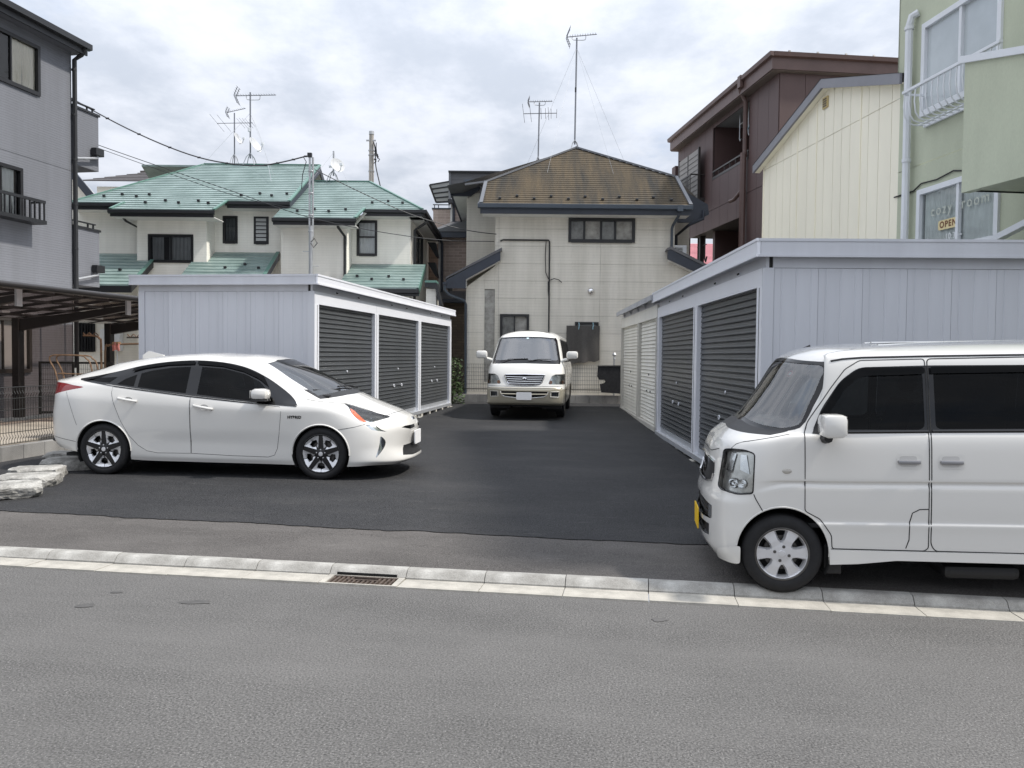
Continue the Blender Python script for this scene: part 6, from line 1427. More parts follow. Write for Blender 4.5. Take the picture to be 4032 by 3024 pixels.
    dlo = round_poly([(-.195,1.118),(-.96,1.128),(-2.66,1.145),(-2.62,1.585),(-.975,1.588),(-.52,1.578),(-.395,1.485),(-.27,1.30)], .05)
    fd = round_poly([(-.148,.585),(-.148,1.12),(-.175,1.20),(-.335,1.44),(-.43,1.565),(-.53,1.625),(-.955,1.632),(-.955,.345),(-.93,.325),(-.33,.325),(-.325,.42),(-.25,.53)], .02)
    sdp = round_poly([(-.970,1.632),(-2.05,1.645),(-2.05,.345),(-1.99,.325),(-1.0,.325),(-.970,.37)], .03)
    hl_ = round_poly([(.185,.978),(.200,.700),(.30,.690),(.405,.708),(.42,.728),(.378,.988),(.335,1.0),(.25,1.0)], .02)
    for sd in (1, -1):
        f = lambda p, s_=sd: p.y * s_ > .3
        c.cut('front_glass', fg, 'y', sd, region=f); c.cut('rear_glass', sg2, 'y', sd, region=f); c.cut('rear_glass', qg, 'y', sd, region=f)
        c.cut('window_surround', dlo, 'y', sd, region=f)
        c.cut('headlight', hl_, 'y', sd, .02, region=lambda p, s_=sd: p.y * s_ > .43 and p.x > .1)
        c.cut('front_door', fd, 'y', sd, region=f); c.cut('sliding_door', sdp, 'y', sd, region=f)
    ws = [(-.640,1.152),(-.52,1.170),(-.3,1.203),(0,1.208),(.3,1.203),(.52,1.170),(.640,1.152),(.668,1.174),(.603,1.556),(.572,1.597),(.3,1.618),(0,1.624),(-.3,1.618),(-.572,1.597),(-.603,1.556),(-.668,1.174)]
    wso = [(-.680,1.134),(-.52,1.150),(-.3,1.182),(0,1.187),(.3,1.182),(.52,1.150),(.680,1.134),(.645,1.38),(.610,1.588),(.580,1.616),(.3,1.642),(0,1.647),(-.3,1.642),(-.580,1.616),(-.610,1.588),(-.645,1.38)]
    c.cut('windscreen', round_poly(ws, .03, 3), 'x', 1, .03, region=lambda p: p.x > -.6); c.cut('windscreen_frame', round_poly(wso, .025, 3), 'x', 1, .03, region=lambda p: p.x > -.6)
    c.cut('cowl', [(-.67,1.105),(-.5,1.112),(0,1.135),(.5,1.112),(.67,1.105),(.66,1.19),(-.66,1.19)], 'x', 1, .02, region=lambda p: p.x > -.2 and p.z > 1.09)
    c.cut('grille', [(-.455,.795),(-.435,.885),(-.3,.902),(0,.912),(.3,.902),(.435,.885),(.455,.795),(.44,.745),(.3,.725),(0,.715),(-.3,.725),(-.44,.745)], 'x', 1, .02, region=lambda p: p.x > .3)
    c.cut('bumper_opening', [(-.50,.475),(-.50,.575),(-.3,.597),(0,.603),(.3,.597),(.50,.575),(.50,.475),(.3,.462),(-.3,.462)], 'x', 1, .02, region=lambda p: p.x > .3)
    c.cut('lower_opening', [(-.46,.345),(-.47,.430),(0,.425),(.47,.430),(.46,.345),(.3,.332),(-.3,.332)], 'x', 1, .02, region=lambda p: p.x > .3)
    L = lambda P, ax, sd, rr, m, n, out=.0, cl=False: c.line(P, ax, sd, rr, m, n, None, out, cl, .03, 5)
    for sd in (1, -1):
        L(fd, 'y', sd, .0042, m_gap, 'panel_gap', -.001, True); L(sdp, 'y', sd, .0042, m_gap, 'panel_gap', -.001, True)
        L([(-.810,.34),(-.830,.40),(-.832,.52),(-.850,.585),(-.895,.610),(-.953,.613)], 'y', sd, .0035, m_gap, 'panel_gap')
        L([(.195,.695),(.18,.66),(.132,.575)], 'y', sd, .0035, m_gap, 'panel_gap'); L([(-.325,.323),(-1.0,.323),(-2.06,.328)], 'y', sd, .003, m_gap, 'panel_gap')
        L([(.335,1.0),(.30,1.035),(.25,1.055),(.10,1.085),(-.05,1.115)], 'y', sd, .003, m_gap, 'panel_gap')
        L(A[6:-6], 'y', sd, .007, m_carwhite, 'arch_lip', -.002); L(B[6:-6], 'y', sd, .007, m_carwhite, 'arch_lip', -.002)
        L([(-.34,1.622),(-.42,1.635),(-.55,1.644),(-1.0,1.650),(-2.6,1.66)], 'y', sd, .008, m_gloss, 'roof_gutter', .0)
        L([(-.25,1.132),(-.955,1.140)], 'y', sd, .010, m_gloss, 'belt_trim', .002); L([(-.98,1.142),(-2.05,1.152)], 'y', sd, .010, m_gloss, 'belt_trim', .002)
        L(hl_, 'y', sd, .005, m_gloss, 'lamp_seal', .0, True)
        arch_liner(r, 0, .285, .330, .35, .70, sd); arch_liner(r, -2.4, .285, .330, .35, .70, sd)
    L([(-.46,.985),(-.3,.955),(0,.962),(.3,.955),(.46,.985)], 'x', 1, .003, m_gap, 'panel_gap')
    L([(-.435,.886),(-.3,.904),(0,.914),(.3,.904),(.435,.886)], 'x', 1, .010, m_chrome, 'chrome_strip', .004)
    L([(-.445,.800),(-.438,.750),(-.3,.728),(0,.718),(.3,.728),(.438,.750),(.445,.800)], 'x', 1, .009, m_chrome, 'chrome_strip', .004)
    P = c.finish({'body': m_carwhite, 'front_glass': m_tint, 'rear_glass': m_dtint, 'window_surround': m_gloss, 'headlight': m_lens, 'windscreen': m_ws, 'windscreen_frame': m_gloss, 'cowl': m_plastic, 'grille': m_plastic, 'bumper_opening': m_plastic, 'lower_opening': m_plastic, 'front_door': m_carwhite, 'sliding_door': m_carwhite}, {'front_glass': -.004, 'rear_glass': -.004, 'windscreen': -.003, 'grille': -.018, 'bumper_opening': -.03, 'lower_opening': -.03})
    m_lampback = M('smoky reflector', (.66, .645, .61), rough=.2, metal=.7, var=.25, vs=14)
    for o in P['headlight']:
        lens_reflector(o, r, .035, m_lampback); sd = 1 if sum(v.co.y for v in o.data.vertices) > 0 else -1
        for (x, z, q) in ((.335, .765, .038), (.275, .762, .034)):
            h, nn_ = c.hit((x, z), 'y', sd); nn_ = nn_ * (1 if nn_.y * sd > 0 else -1)
            M4 = Matrix.Translation(h - nn_ * .030) @ nn_.to_track_quat('Z', 'Y').to_matrix().to_4x4()
            sub(MB().lathe([(q, .012), (q * .95, .018), (q * .8, .004), (q * .45, -.004), (0, .012)], 'z', 18).xf(M4).obj('lamp_bowl', m_reflector, r, smooth=True), o)
        h, nn_ = c.hit((.29, .90), 'y', sd)
        c.patch([(.355,.83),(.315,.975),(.345,.985),(.385,.85)], 'y', sd, -.024, m_reflector, 'lamp_blade', o, .03); c.patch([(.225,.83),(.245,.97),(.285,.97),(.29,.86)], 'y', sd, -.022, m_reflector, 'lamp_blade', o, .03)
    # bumper slats, fog lights, plate, badge
    for z in (.495, .53, .565):
        MB().tube([(.455, -.46, z), (.480, -.25, z), (.487, 0, z), (.480, .25, z), (.455, .46, z)], .008, 5).obj('bumper_slat', m_gap, r)
    for sd in (1, -1):
        c.patch([(sd * .455,.482),(sd * .515,.482),(sd * .515,.575),(sd * .455,.575)], 'x', 1, .002, m_reflector, 'fog_light', None, .03)
        c.patch([(sd * .34,.348),(sd * .45,.352),(sd * .455,.420),(sd * .34,.415)], 'x', 1, -.012, m_plastic, 'bumper_insert', None, .04)
        c.patch(round_poly([(.283,.200),(.415,.205),(.425,.285),(.37,.315),(.283,.330)], .02), 'y', sd, .012, m_carwhite, 'bumper_skirt', None, .015)
    MB().prism(round_poly([(-.165, .325), (.165, .325), (.165, .490), (-.165, .490)], .015), 'x', .530, .538).obj('number_plate', m_platey, r); MB().box(.49, .530, -.06, .06, .38, .44).obj('plate_bracket', m_plastic, r)
    S = [(.035,.032),(.0,.06),(-.035,.03),(-.008,.012),(-.035,-.008),(0,-.06),(.035,-.03),(.008,-.010)]
    MB().prism([(a, .812 + b_) for a, b_ in [(0,.055),(-.045,.018),(-.012,-.004),(-.045,-.022),(0,-.055),(.045,-.018),(.012,.004),(.045,.022)]], 'x', .458, .482).obj('front_badge', m_chrome, r)
    # side skirt, indicator, handles
    for sd in (1, -1):
        MB().prism([(-.315,.215),(-.315,.315),(-2.08,.318),(-2.08,.255),(-.75,.255),(-.5,.225)], 'y', sd * .70, sd * .737).obj('side_skirt', m_carwhite, r)
        h, _ = c.hit((-.028, .862), 'y', sd)
        MB().lathe([(0, .010 * sd), (.024, .007 * sd), (.033, 0)], 'y', 18, (0, 0, 0)).xf(Matrix.Translation(h) @ Matrix.Diagonal((1, 1, .58, 1))).obj('side_indicator', M('smoked lens', (.42, .40, .36), rough=.15, var=0), r, smooth=True)
        L2 = [o for o in P['front_door'] if sum(v.co.y for v in o.data.vertices) * sd > 0][0]; S2 = [o for o in P['sliding_door'] if sum(v.co.y for v in o.data.vertices) * sd > 0][0]
        for (xa, xb, door) in ((-.745, -.905, L2), (-1.015, -1.175, S2)):
            y = sd * .7385; z = .935
            fr_ = c.patch(round_poly([(xa, .885), (xb, .885), (xb, .985), (xa, .985)], .02), 'y', sd, .0015, M('handle recess', (.60, .59, .56), rough=.35, var=0), 'handle_recess', door, .03)
            sub(MB().prism(round_poly([(xa - .02, z - .035), (xb + .03, z - .035), (xb + .03, z + .040), (xa - .02, z + .040)], .02), 'y', y + sd * .001, y + sd * .0025).obj('handle_cup', M('handle cup', (.50, .49, .47), rough=.4, var=0), r), door)
            sub(MB().cbox(xa - .008, xb + .008, min(y, y + sd * .022), max(y, y + sd * .022), z - .014, z + .012, .006).obj('handle', m_disc if False else M('grey handle', (.30, .30, .31), rough=.3, metal=.5, var=0), r, smooth=True), door)
        # mirror
        y = sd * .845
        o = MB().cbox(-.385, -.225, y - .110, y + .110, 1.110, 1.265, .035).obj('door_mirror', m_carwhite, r, smooth=True)
        sub(MB().box(-.380, -.374, y - .075, y + .075, 1.125, 1.255).obj('mirror_glass', m_reflector, r), o); sub(MB().tube([(-.27, sd * .69, 1.10), (-.28, sd * .74, 1.085), (-.29, sd * .80, 1.095)], .03, 8).obj('mirror_arm', m_plastic, r), o)
        c.patch([(-.20,1.12),(-.30,1.12),(-.30,1.20),(-.255,1.24)], 'y', sd, .004, m_plastic, 'mirror_base', o, .03)
        c.patch(round_poly([(-.255,1.255),(-.31,1.25),(-.42,1.425),(-.53,1.515),(-.945,1.525),(-.945,1.572),(-.52,1.570),(-.40,1.480)], .05), 'y', sd, .022, m_dtint, 'window_visor', None, .03)
        c.patch([(-.985,1.528),(-2.04,1.540),(-2.04,1.582),(-.985,1.574)], 'y', sd, .022, m_dtint, 'window_visor', None, .05)
        MB().cbox(-.42, -.30, sd * .60 - .02, sd * .60 + .02, .12, .33, .01).obj('mud_flap', m_plastic, r)
        wheel(r, 0, sd * .648, .276, .276, .183, .155, sd, 'e', 0); wheel(r, -2.4, sd * .645, .235, .279, .193, .155, sd, 'e', 0)
    # roof ribs, antenna, wipers
    for y in (-.26, -.09, .09, .26): MB().prism([(y - .025, 0), (y - .012, .008), (y + .012, .008), (y + .025, 0)], 'x', -2.45, -.75).xf(Matrix.Translation((0, 0, 1.762 - .03 * (abs(y) / .3) ** 2 - .006))).obj('roof_rib', m_carwhite, r)
    MB().tube([(-.30, -.45, 1.69), (-.42, -.46, 1.745)], .008, 5).obj('antenna', m_plastic, r)
    wipers(r, [[(.16,.10,1.165),(.11,.25,1.20),(.035,.50,1.195)], [(.20,-.32,1.165),(.185,-.12,1.215),(.16,.08,1.22)]])
    # cabin
    MB().box(-2.7, .30, -.58, .58, .25, .29).obj('floor_pan', m_gap, r); MB().box(-2.6, .1, -.63, .63, .45, .48).obj('cabin_floor', m_seat, r)
    MB().prism([(-.28,.75),(-.26,1.02),(-.20,1.075),(.02,1.10),(.12,1.10),(.14,.8)], 'y', -.60, .60).obj('dashboard', m_seatl, r, smooth=True)
    MB().cbox(-.16, .02, .0 - .58, -.12, 1.08, 1.165, .03).obj('instrument_hood', m_seatl, r, smooth=True)
    steering(r, -.30, -.32, 1.09, R(48), m_plastic)
    for y in (-.32, .32): seat(r, -.72, y, .68, m_plastic, .46, .92)
    for y in (-.32, .32): seat(r, -1.75, y, .68, m_plastic, .46, .92)
    MB().box(-2.74, -2.70, -.6, .6, .5, 1.6).obj('tailgate_lining', m_seat, r)
    MB().cbox(-.16, -.13, -.12, .12, 1.50, 1.56, .012).obj('interior_mirror', m_plastic, r); MB().cbox(-.33, -.30, .12, .44, 1.49, 1.60, .01).obj('sun_visor', m_seatl, r); MB().cbox(-.33, -.30, -.44, -.16, 1.49, 1.60, .01).obj('sun_visor', m_seatl, r)
    MB().box(-2.6, -.35, -.52, .52, 1.60, 1.62).obj('headliner', m_seatl, r)
    # inspection sticker on the windscreen
    h, nn_ = c.hit((.44, 1.535), 'x', 1)
    if h is not None:
        M4 = Matrix.Translation(h - nn_ * .006 * (1 if nn_.x > 0 else -1)) @ (nn_ if nn_.x > 0 else -nn_).to_track_quat('Z', 'Y').to_matrix().to_4x4()
        st_ = MB().lathe([(0, 0), (.030, 0)], 'z', 20).xf(M4).obj('sticker', M('sticker white', (.75, .72, .74), rough=.6, var=0), r)
        for k in range(12):
            a = k * math.pi / 6; sub(MB().lathe([(0, 0), (.007, 0)], 'z', 8, (.022 * math.cos(a), .022 * math.sin(a), .0008)).xf(M4).obj('sticker_dot', M('sticker red', (.45, .12, .16), rough=.6, var=0), r), st_)
    MB().cbox(-1.6, -1.1, .2, .6, .10, .20, .04).obj('exhaust_box', m_plastic, r)
    return r
keivan()

# ================================================================== white one-box van (back)
def minivan():
    r = thing('parked_car', 'white one-box van with gold lower trim facing out at the back of the lot', 'van', (.367, 18.34, .315), R(-96.3))
    def sidez(z, y, x5=0.0): return [(x5, y, z), (-.35, y, z), (-1.2, y, z), (-2.0, y, z), (-2.6, y, z), (-3.4, y - .01, z), (-3.62, y - .10, z), (-3.70, y - .42, z), (-3.71, 0, z)]
    rows = [
     [(.90,0,.31),(.89,.35,.31),(.85,.62,.305),(.77,.775,.30),(.56,.815,.29)] + sidez(.28, .815),
     [(.965,0,.36),(.955,.35,.36),(.91,.63,.35),(.815,.80,.345),(.58,.845,.34)] + sidez(.36, .835),
     [(.985,0,.48),(.972,.35,.48),(.925,.63,.48),(.825,.80,.48),(.58,.845,.48)] + sidez(.50, .843),
     [(.990,0,.62),(.978,.35,.62),(.93,.63,.62),(.825,.80,.62),(.58,.848,.62)] + sidez(.62, .847),
     [(.965,0,.69),(.952,.35,.69),(.905,.63,.69),(.80,.79,.69),(.58,.846,.69)] + sidez(.70, .848),
     [(.930,0,.80),(.916,.35,.80),(.87,.62,.80),(.775,.785,.80),(.57,.844,.80)] + sidez(.82, .848),
     [(.885,0,.97),(.870,.35,.97),(.822,.61,.97),(.73,.77,.97),(.54,.838,.97)] + sidez(.98, .845),
     [(.785,0,1.16),(.770,.35,1.158),(.72,.60,1.15),(.63,.745,1.145),(.47,.812,1.145)] + sidez(1.14, .832),
     [(.715,0,1.235),(.70,.34,1.232),(.648,.585,1.225),(.56,.72,1.215),(.42,.79,1.21)] + sidez(1.20, .815),
     [(.50,0,1.50),(.485,.32,1.495),(.43,.55,1.485),(.345,.665,1.475),(.22,.725,1.47)] + sidez(1.48, .760, -.04),
     [(.255,0,1.785),(.24,.30,1.780),(.185,.51,1.765),(.10,.615,1.75),(.0,.66,1.745),(-.14,.68,1.745)] + sidez(1.755, .695)[1:],
     [(.13,0,1.862),(.115,.29,1.856),(.06,.47,1.842),(-.02,.565,1.825),(-.11,.605,1.82),(-.22,.62,1.82)] + sidez(1.825, .640)[1:],
     [(-.06,0,1.922),(-.07,.22,1.918),(-.12,.34,1.908),(-.18,.40,1.90),(-.24,.42,1.897),(-.33,.43,1.90),(-.5,.435,1.905),(-1.2,.44,1.925),(-2.0,.44,1.93),(-2.6,.44,1.925),(-3.2,.43,1.915),(-3.4,.38,1.91),(-3.45,.2,1.91),(-3.46,0,1.91)],
     [(-.16,0,1.942),(-.18,0,1.944),(-.21,0,1.946),(-.25,0,1.95),(-.3,0,1.952),(-.38,0,1.955),(-.55,0,1.96),(-1.2,0,1.975),(-2.0,0,1.978),(-2.6,0,1.972),(-3.1,0,1.955),(-3.25,0,1.95),(-3.3,0,1.945),(-3.32,0,1.942)]]
    for q in rows: assert len(q) == 14, len(q)
    m_van = M('cream white paint', (.76, .75, .71), rough=.25, var=0, coat=.7); m_gold = M('champagne lower paint', (.42, .385, .30), rough=.3, metal=.35, var=0, coat=.6)
    c = Car(r, rows, 6, 5)
    for x in (0, -2.6): c.cut('x', [(x + .37 * math.cos(a), .32 + .38 * math.sin(a)) for a in np.linspace(-.7, math.pi + .7, 32)], 'y', remove=True)
    ws = [(-.665,1.265),(-.35,1.272),(0,1.275),(.35,1.272),(.665,1.265),(.69,1.30),(.612,1.68),(.58,1.735),(.3,1.758),(0,1.762),(-.3,1.758),(-.58,1.735),(-.612,1.68),(-.69,1.30)]
    wso = [(-.745,1.185),(0,1.198),(.745,1.185),(.75,1.25),(.655,1.70),(.62,1.765),(.3,1.785),(0,1.79),(-.3,1.785),(-.62,1.765),(-.655,1.70),(-.75,1.25)]
    c.cut('windscreen', ws, 'x', 1, .1, region=lambda p: p.x > -.3); c.cut('windscreen_frame', wso, 'x', 1, .05, region=lambda p: p.x > -.3)
    for sd in (1, -1):
        f = lambda p, s_=sd: p.y * s_ > .3
        c.cut('side_glass', round_poly([(.18,1.26),(-.68,1.26),(-.68,1.70),(-.12,1.70)], .05), 'y', sd, region=f); c.cut('side_glass', round_poly([(-.78,1.26),(-2.05,1.26),(-2.05,1.70),(-.78,1.70)], .05), 'y', sd, region=f); c.cut('side_glass', round_poly([(-2.15,1.26),(-3.4,1.26),(-3.35,1.70),(-2.15,1.70)], .06), 'y', sd, region=f)
        c.cut('window_surround', round_poly([(.30,1.225),(-3.5,1.225),(-3.42,1.74),(-.14,1.74)], .04), 'y', sd, region=f)
        c.cut('headlight', [(sd * .535,.755),(sd * .80,.752),(sd * .80,.972),(sd * .66,.968),(sd * .585,.93),(sd * .54,.85),(sd * .515,.78)], 'x', 1, .05, region=lambda p: p.x > .3)
        c.cut('corner_light', [(sd * .80,.752),(sd * .86,.752),(sd * .86,.975),(sd * .80,.972)], 'x', 1, .01, region=lambda p: p.x > .45)
        c.cut('fog_light', [(sd * .585,.500),(sd * .725,.492),(sd * .730,.592),(sd * .585,.588)], 'x', 1, .05, region=lambda p: p.x > .3)
    c.cut('grille', [(-.405,.955),(0,.962),(.405,.955),(.435,.945),(.38,.80),(.33,.755),(.2,.735),(0,.73),(-.2,.735),(-.33,.755),(-.38,.80),(-.435,.945)], 'x', 1, .02, region=lambda p: p.x > .3)
    c.cut('bumper_opening', [(-.53,.602),(0,.606),(.53,.602),(.50,.53),(.42,.49),(.2,.47),(0,.467),(-.2,.47),(-.42,.49),(-.50,.53)], 'x', 1, .02, region=lambda p: p.x > .3)
    c.cut('sunroof', round_poly([(-.05,-.46),(-.05,.46),(-.75,.50),(-.75,-.50)], .08), 'z', 1, .3, region=lambda p: p.z > 1.78)
    c.cut('lower_panel', [(-4,.0),(2,.0),(2,.655),(-4,.655)], 'y')
    L = lambda P, ax, sd, rr, m, n, out=.0, cl=False: c.line(P, ax, sd, rr, m, n, None, out, cl, .04, 5)
    L([(-.80,.672),(-.4,.672),(0,.672),(.4,.672),(.80,.672)], 'x', 1, .012, m_gold, 'bumper_strip', .002); L([(-.80,.712),(-.4,.708),(0,.706),(.4,.708),(.80,.712)], 'x', 1, .004, m_gap, 'panel_gap')
    L([(-.405,.956),(0,.963),(.405,.956),(.436,.946),(.38,.80),(.33,.755),(.2,.734),(0,.729),(-.2,.734),(-.33,.755),(-.38,.80),(-.436,.946)], 'x', 1, .011, m_chrome, 'grille_frame', .004, True)
    for z, w_ in ((.91, .40), (.865, .385), (.82, .365), (.775, .33)): L([(-w_, z), (-w_ / 2, z - .004), (0, z - .006), (w_ / 2, z - .004), (w_, z)], 'x', 1, .007, m_reflector, 'grille_bar', .002)
    L([(-.515,.60),(-.49,.53),(-.42,.488),(-.2,.465),(0,.462),(.2,.465),(.42,.488),(.49,.53),(.515,.60)], 'x', 1, .009, m_van, 'bumper_trim', .003); L([(-.5,.545),(0,.540),(.5,.545)], 'x', 1, .013, m_gold, 'bumper_bar', .004)
    for sd in (1, -1):
        L([(sd * .565,.49),(sd * .735,.483),(sd * .745,.60),(sd * .57,.598)], 'x', 1, .006, m_van, 'fog_trim', .002, True)
        L([(.32,1.18),(.30,.66)], 'y', sd, .004, m_gap, 'panel_gap'); L([(-.73,1.75),(-.73,.40)], 'y', sd, .004, m_gap, 'panel_gap'); L([(-.05,.90),(-3.4,.90)], 'y', sd, .006, m_gold, 'side_strip', .001)
        arch_liner(r, 0, .32, .385, .45, .80, sd); arch_liner(r, -2.6, .32, .385, .45, .80, sd)
    P = c.finish({'body': m_van, 'windscreen': glass('van windscreen', (.62, .67, .66), .01, 3.0), 'windscreen_frame': m_gloss, 'side_glass': m_dtint, 'window_surround': m_gloss, 'headlight': m_lens, 'corner_light': m_lens, 'fog_light': m_lens, 'grille': m_gap, 'bumper_opening': m_gap, 'sunroof': m_gloss, 'lower_panel': m_gold}, {'windscreen': -.003, 'grille': -.02, 'bumper_opening': -.03})
    lb = M('van lamp bowl', (.72, .73, .72), rough=.2, metal=.7, var=.3, vs=16)
    for o in P['headlight'] + P['corner_light']: lens_reflector(o, r, .04, lb)
    for o in P['fog_light']: lens_reflector(o, r, .03, M('fog bowl', (.12, .12, .13), rough=.3, metal=.5, var=.3, vs=20))
    for sd in (1, -1):
        hp_ = [o for o in P['headlight'] if sum(v.co.y for v in o.data.vertices) * sd > 0][0]; cp_ = [o for o in P['corner_light'] if sum(v.co.y for v in o.data.vertices) * sd > 0][0]
        c.patch([(sd * (.565 + .035 * math.cos(a)), .800 + .038 * math.sin(a)) for a in np.linspace(0, 2 * math.pi, 12, endpoint=False)], 'x', 1, -.006, M('orange bulb lens', (.40, .16, .06), rough=.2, var=0), 'indicator', hp_, .02)
        c.patch([(sd * .80,.765),(sd * .845,.765),(sd * .845,.835),(sd * .80,.835)], 'x', 1, -.004, M('orange corner lens', (.42, .17, .07), rough=.2, var=0), 'indicator', cp_, .02)
        y = sd * 1.0
        o = MB().cbox(.40, .50, y - .125, y + .125, 1.30, 1.47, .048).obj('door_mirror', m_van, r, smooth=True); sub(MB().tube([(.36, sd * .77, 1.26), (.42, sd * .90, 1.30)], .035, 8).obj('mirror_arm', m_van, r), o); sub(MB().box(.394, .40, y - .10, y + .10, 1.32, 1.45).obj('mirror_glass', m_reflector, r), o)
        wheel(r, 0, sd * .735, .322, .322, .19, .19, sd, 'h', 0); wheel(r, -2.6, sd * .735, .322, .322, .19, .19, sd, 'h', 0)
        MB().box(.35, .62, sd * .35, sd * .78, .22, .31).obj('air_dam', m_plastic, r)
    h, nn_ = c.hit((0, .86), 'x', 1)
    MB().lathe([(0, .014), (.04, .012), (.055, .004)], 'x', 20).xf(Matrix.Translation(h + Vector((.006, 0, 0))) @ Matrix.Diagonal((1, 1, .72, 1))).obj('front_badge', m_chrome, r, smooth=True)
    MB().prism([(-.022, .838), (0, .858), (.022, .838), (.012, .882), (-.012, .882)], 'x', h.x + .018, h.x + .023).obj('badge_mark', m_gap, r)
    MB().prism(round_poly([(-.165, .42), (.165, .42), (.165, .585), (-.165, .585)], .03), 'x', 1.0, 1.012).obj('number_plate', m_plate, r)
    wipers(r, [[(.70,-.55,1.235),(.675,-.35,1.285),(.672,.05,1.30)], [(.715,.05,1.235),(.69,.25,1.285),(.655,.55,1.295)]])
    MB().box(-3.6, .8, -.74, .74, .27, .31).obj('floor_pan', m_gap, r); MB().prism([(.10,.9),(.12,1.12),(.30,1.20),(.62,1.215),(.66,.9)], 'y', -.70, .70).obj('dashboard', m_seatl, r, smooth=True)
    for y in (-.38, .38): seat(r, -.35, y, .80, m_seat, .52, .95)
    for y in (-.40, .40): seat(r, -1.6, y, .75, m_seat, .55, .95)
    MB().box(-3.64, -3.6, -.65, .65, .4, 1.2).obj('tailgate_lining', m_seat, r)
    steering(r, .02, -.38, 1.20, R(40)); MB().cbox(.22, .25, -.12, .12, 1.66, 1.73, .012).obj('interior_mirror', m_plastic, r)
    MB().box(-3.4, .0, -.58, .58, 1.80, 1.82).obj('headliner', m_seatl, r)
    c.patch([(-.02,1.735),(.03,1.735),(.03,1.765),(-.02,1.765)], 'x', 1, .002, M('inspection sticker', (.55, .70, .75), rough=.5, var=0), 'sticker', None, .03)
    return r
minivan()
# ------------------------------------------------------------------ carport, left boundary fence and the things in the side yard
m_brownalu = M('dark bronze aluminium', (.022, .019, .018), rough=.4, var=.1)
m_poly = glass('smoky polycarbonate', (.42, .34, .31), .08, 1.4)
aC = math.atan2(.985, .17)
cp = thing('carport', 'dark bronze carport with smoky translucent roof at the left edge', 'carport', (-9.95, 16.4, 0), aC, base=(0, -1, .35))
# frame: x along the lot (away), y to the left (towards the building); the roof reaches to y = -2.75
def cz(y): return 2.30 + .145 * (-y)
for x in (-2.8, 0, 2.8):
    MB().cbox(x - .08, x + .08, -.06, .10, .33, 2.34, .012).obj('post', m_brownalu, cp)
    V = [(0.08, 2.06), (.08, 2.30), (-1.2, 2.43), (-2.38, 2.58), (-2.42, 2.58), (-2.42, 2.48), (-1.2, 2.26)]
    MB().prism(V, 'x', x - .055, x + .055).obj('arm', m_brownalu, cp); MB().box(x - .06, x + .06, -2.46, -2.42, 2.40, 2.68).obj('arm_cap', m_galv, cp)
xs = np.arange(-5.4, 5.41, .72)
for x in xs: MB().bar((x, .35, cz(.35) + .10), (x, -2.72, cz(-2.72) + .02), .045, .05).obj('rafter', m_brownalu, cp)
for y in (-.35, -1.0, -1.65, -2.3): MB().bar((-5.4, y, cz(y) + .03), (5.4, y, cz(y) + .03), .04, .04).obj('purlin', m_brownalu, cp)
for a, b_ in zip(xs, xs[1:]): obj('roof_sheet', [(a + .02, .35, cz(.35) + .085), (b_ - .02, .35, cz(.35) + .085), (b_ - .02, -2.72, cz(-2.72) + .055), (a + .02, -2.72, cz(-2.72) + .055)], [(0, 1, 2, 3)], m_poly, cp)
MB().tube([(-5.5, -2.76, 2.70), (5.5, -2.76, 2.70)], .055, 10).obj('front_gutter', m_brownalu, cp, smooth=True)
# block wall + mesh fence on the left boundary of the lot
aF = math.atan2(.985, .172)
lw_ = thing('block_wall', 'low grey block wall along the left edge of the lot behind the stones', 'wall', (-6.87, 10.9, 0), aF, base=(1, 0, .15))
for k in range(-7, 22):
    MB().cbox(k * .4 + .003, k * .4 + .397, 0, .12, .08, .375, .005).obj('wall_block', m_block, lw_)
MB().box(-2.8, 8.8, .015, .105, .08, .365).obj('wall_joint', m_conc, lw_)
lf = thing('mesh_fence', 'dark wire mesh fence on the low wall beside the white sedan', 'fence', (-6.87, 10.9, 0), aF, base=(1, .06, .375))
for k in range(-1, 5): MB().tube([(k * 2.0, .085, .36), (k * 2.0, .085, 1.2)], .02, 8).obj('fence_post', m_wire, lf)
for k in range(-1, 4): mesh_panel(lf, k * 2.0, k * 2.0 + 2, .055, .40, 1.175, .05, .13, .005)
# inner gate panels and low wall of the neighbour
gt = thing('mesh_gate', 'tall dark framed mesh gate in the neighbour yard under the carport', 'gate', (0, 16.9, 0), 0, base=(-9.5, 0, .35))
for a, b_ in ((-9.85, -9.12), (-9.06, -8.3)):
    MB().box(a, a + .04, 0, .04, .36, 1.46).box(b_ - .04, b_, 0, .04, .36, 1.46).box(a + .04, b_ - .04, 0, .04, 1.42, 1.46).box(a + .04, b_ - .04, 0, .04, .38, .42).obj('gate_frame', m_wire, gt)
    mesh_panel(gt, a + .04, b_ - .04, .02, .42, 1.42, .045, .11, .003, False)
# laundry stands
m_rust = M('rusty brown tube', (.20, .125, .075), rough=.6, var=.3, vs=12, metal=.2)
rk = thing('laundry_rack', 'rusty tube rack standing behind the boot of the white sedan', 'rack', (0, 14.5, 0), 0, base=(-7.9, 0, .3))
for dy in (0, .22): MB().tube(smooth_poly([(-8.02, dy, .3), (-8.12, dy, 1.2), (-8.25, dy, 1.52), (-8.20, dy, 1.60), (-8.05, dy, 1.61), (-7.70, dy, 1.60), (-7.60, dy, 1.55), (-7.50, dy, 1.35), (-7.38, dy, .3)], 4, False), .014, 6).obj('hoop', m_rust, rk, smooth=True)
MB().tube([(-8.10, 0, 1.28), (-7.5, 0, 1.27)], .011, 6).tube([(-8.1, .22, 1.28), (-8.1, 0, 1.28)], .011, 6).obj('cross_bar', m_rust, rk)
ls = thing('laundry_stand', 'brown laundry pole stand with hooks under the carport', 'stand', (0, 16.0, 0), 0, base=(-8.0, 0, .35))
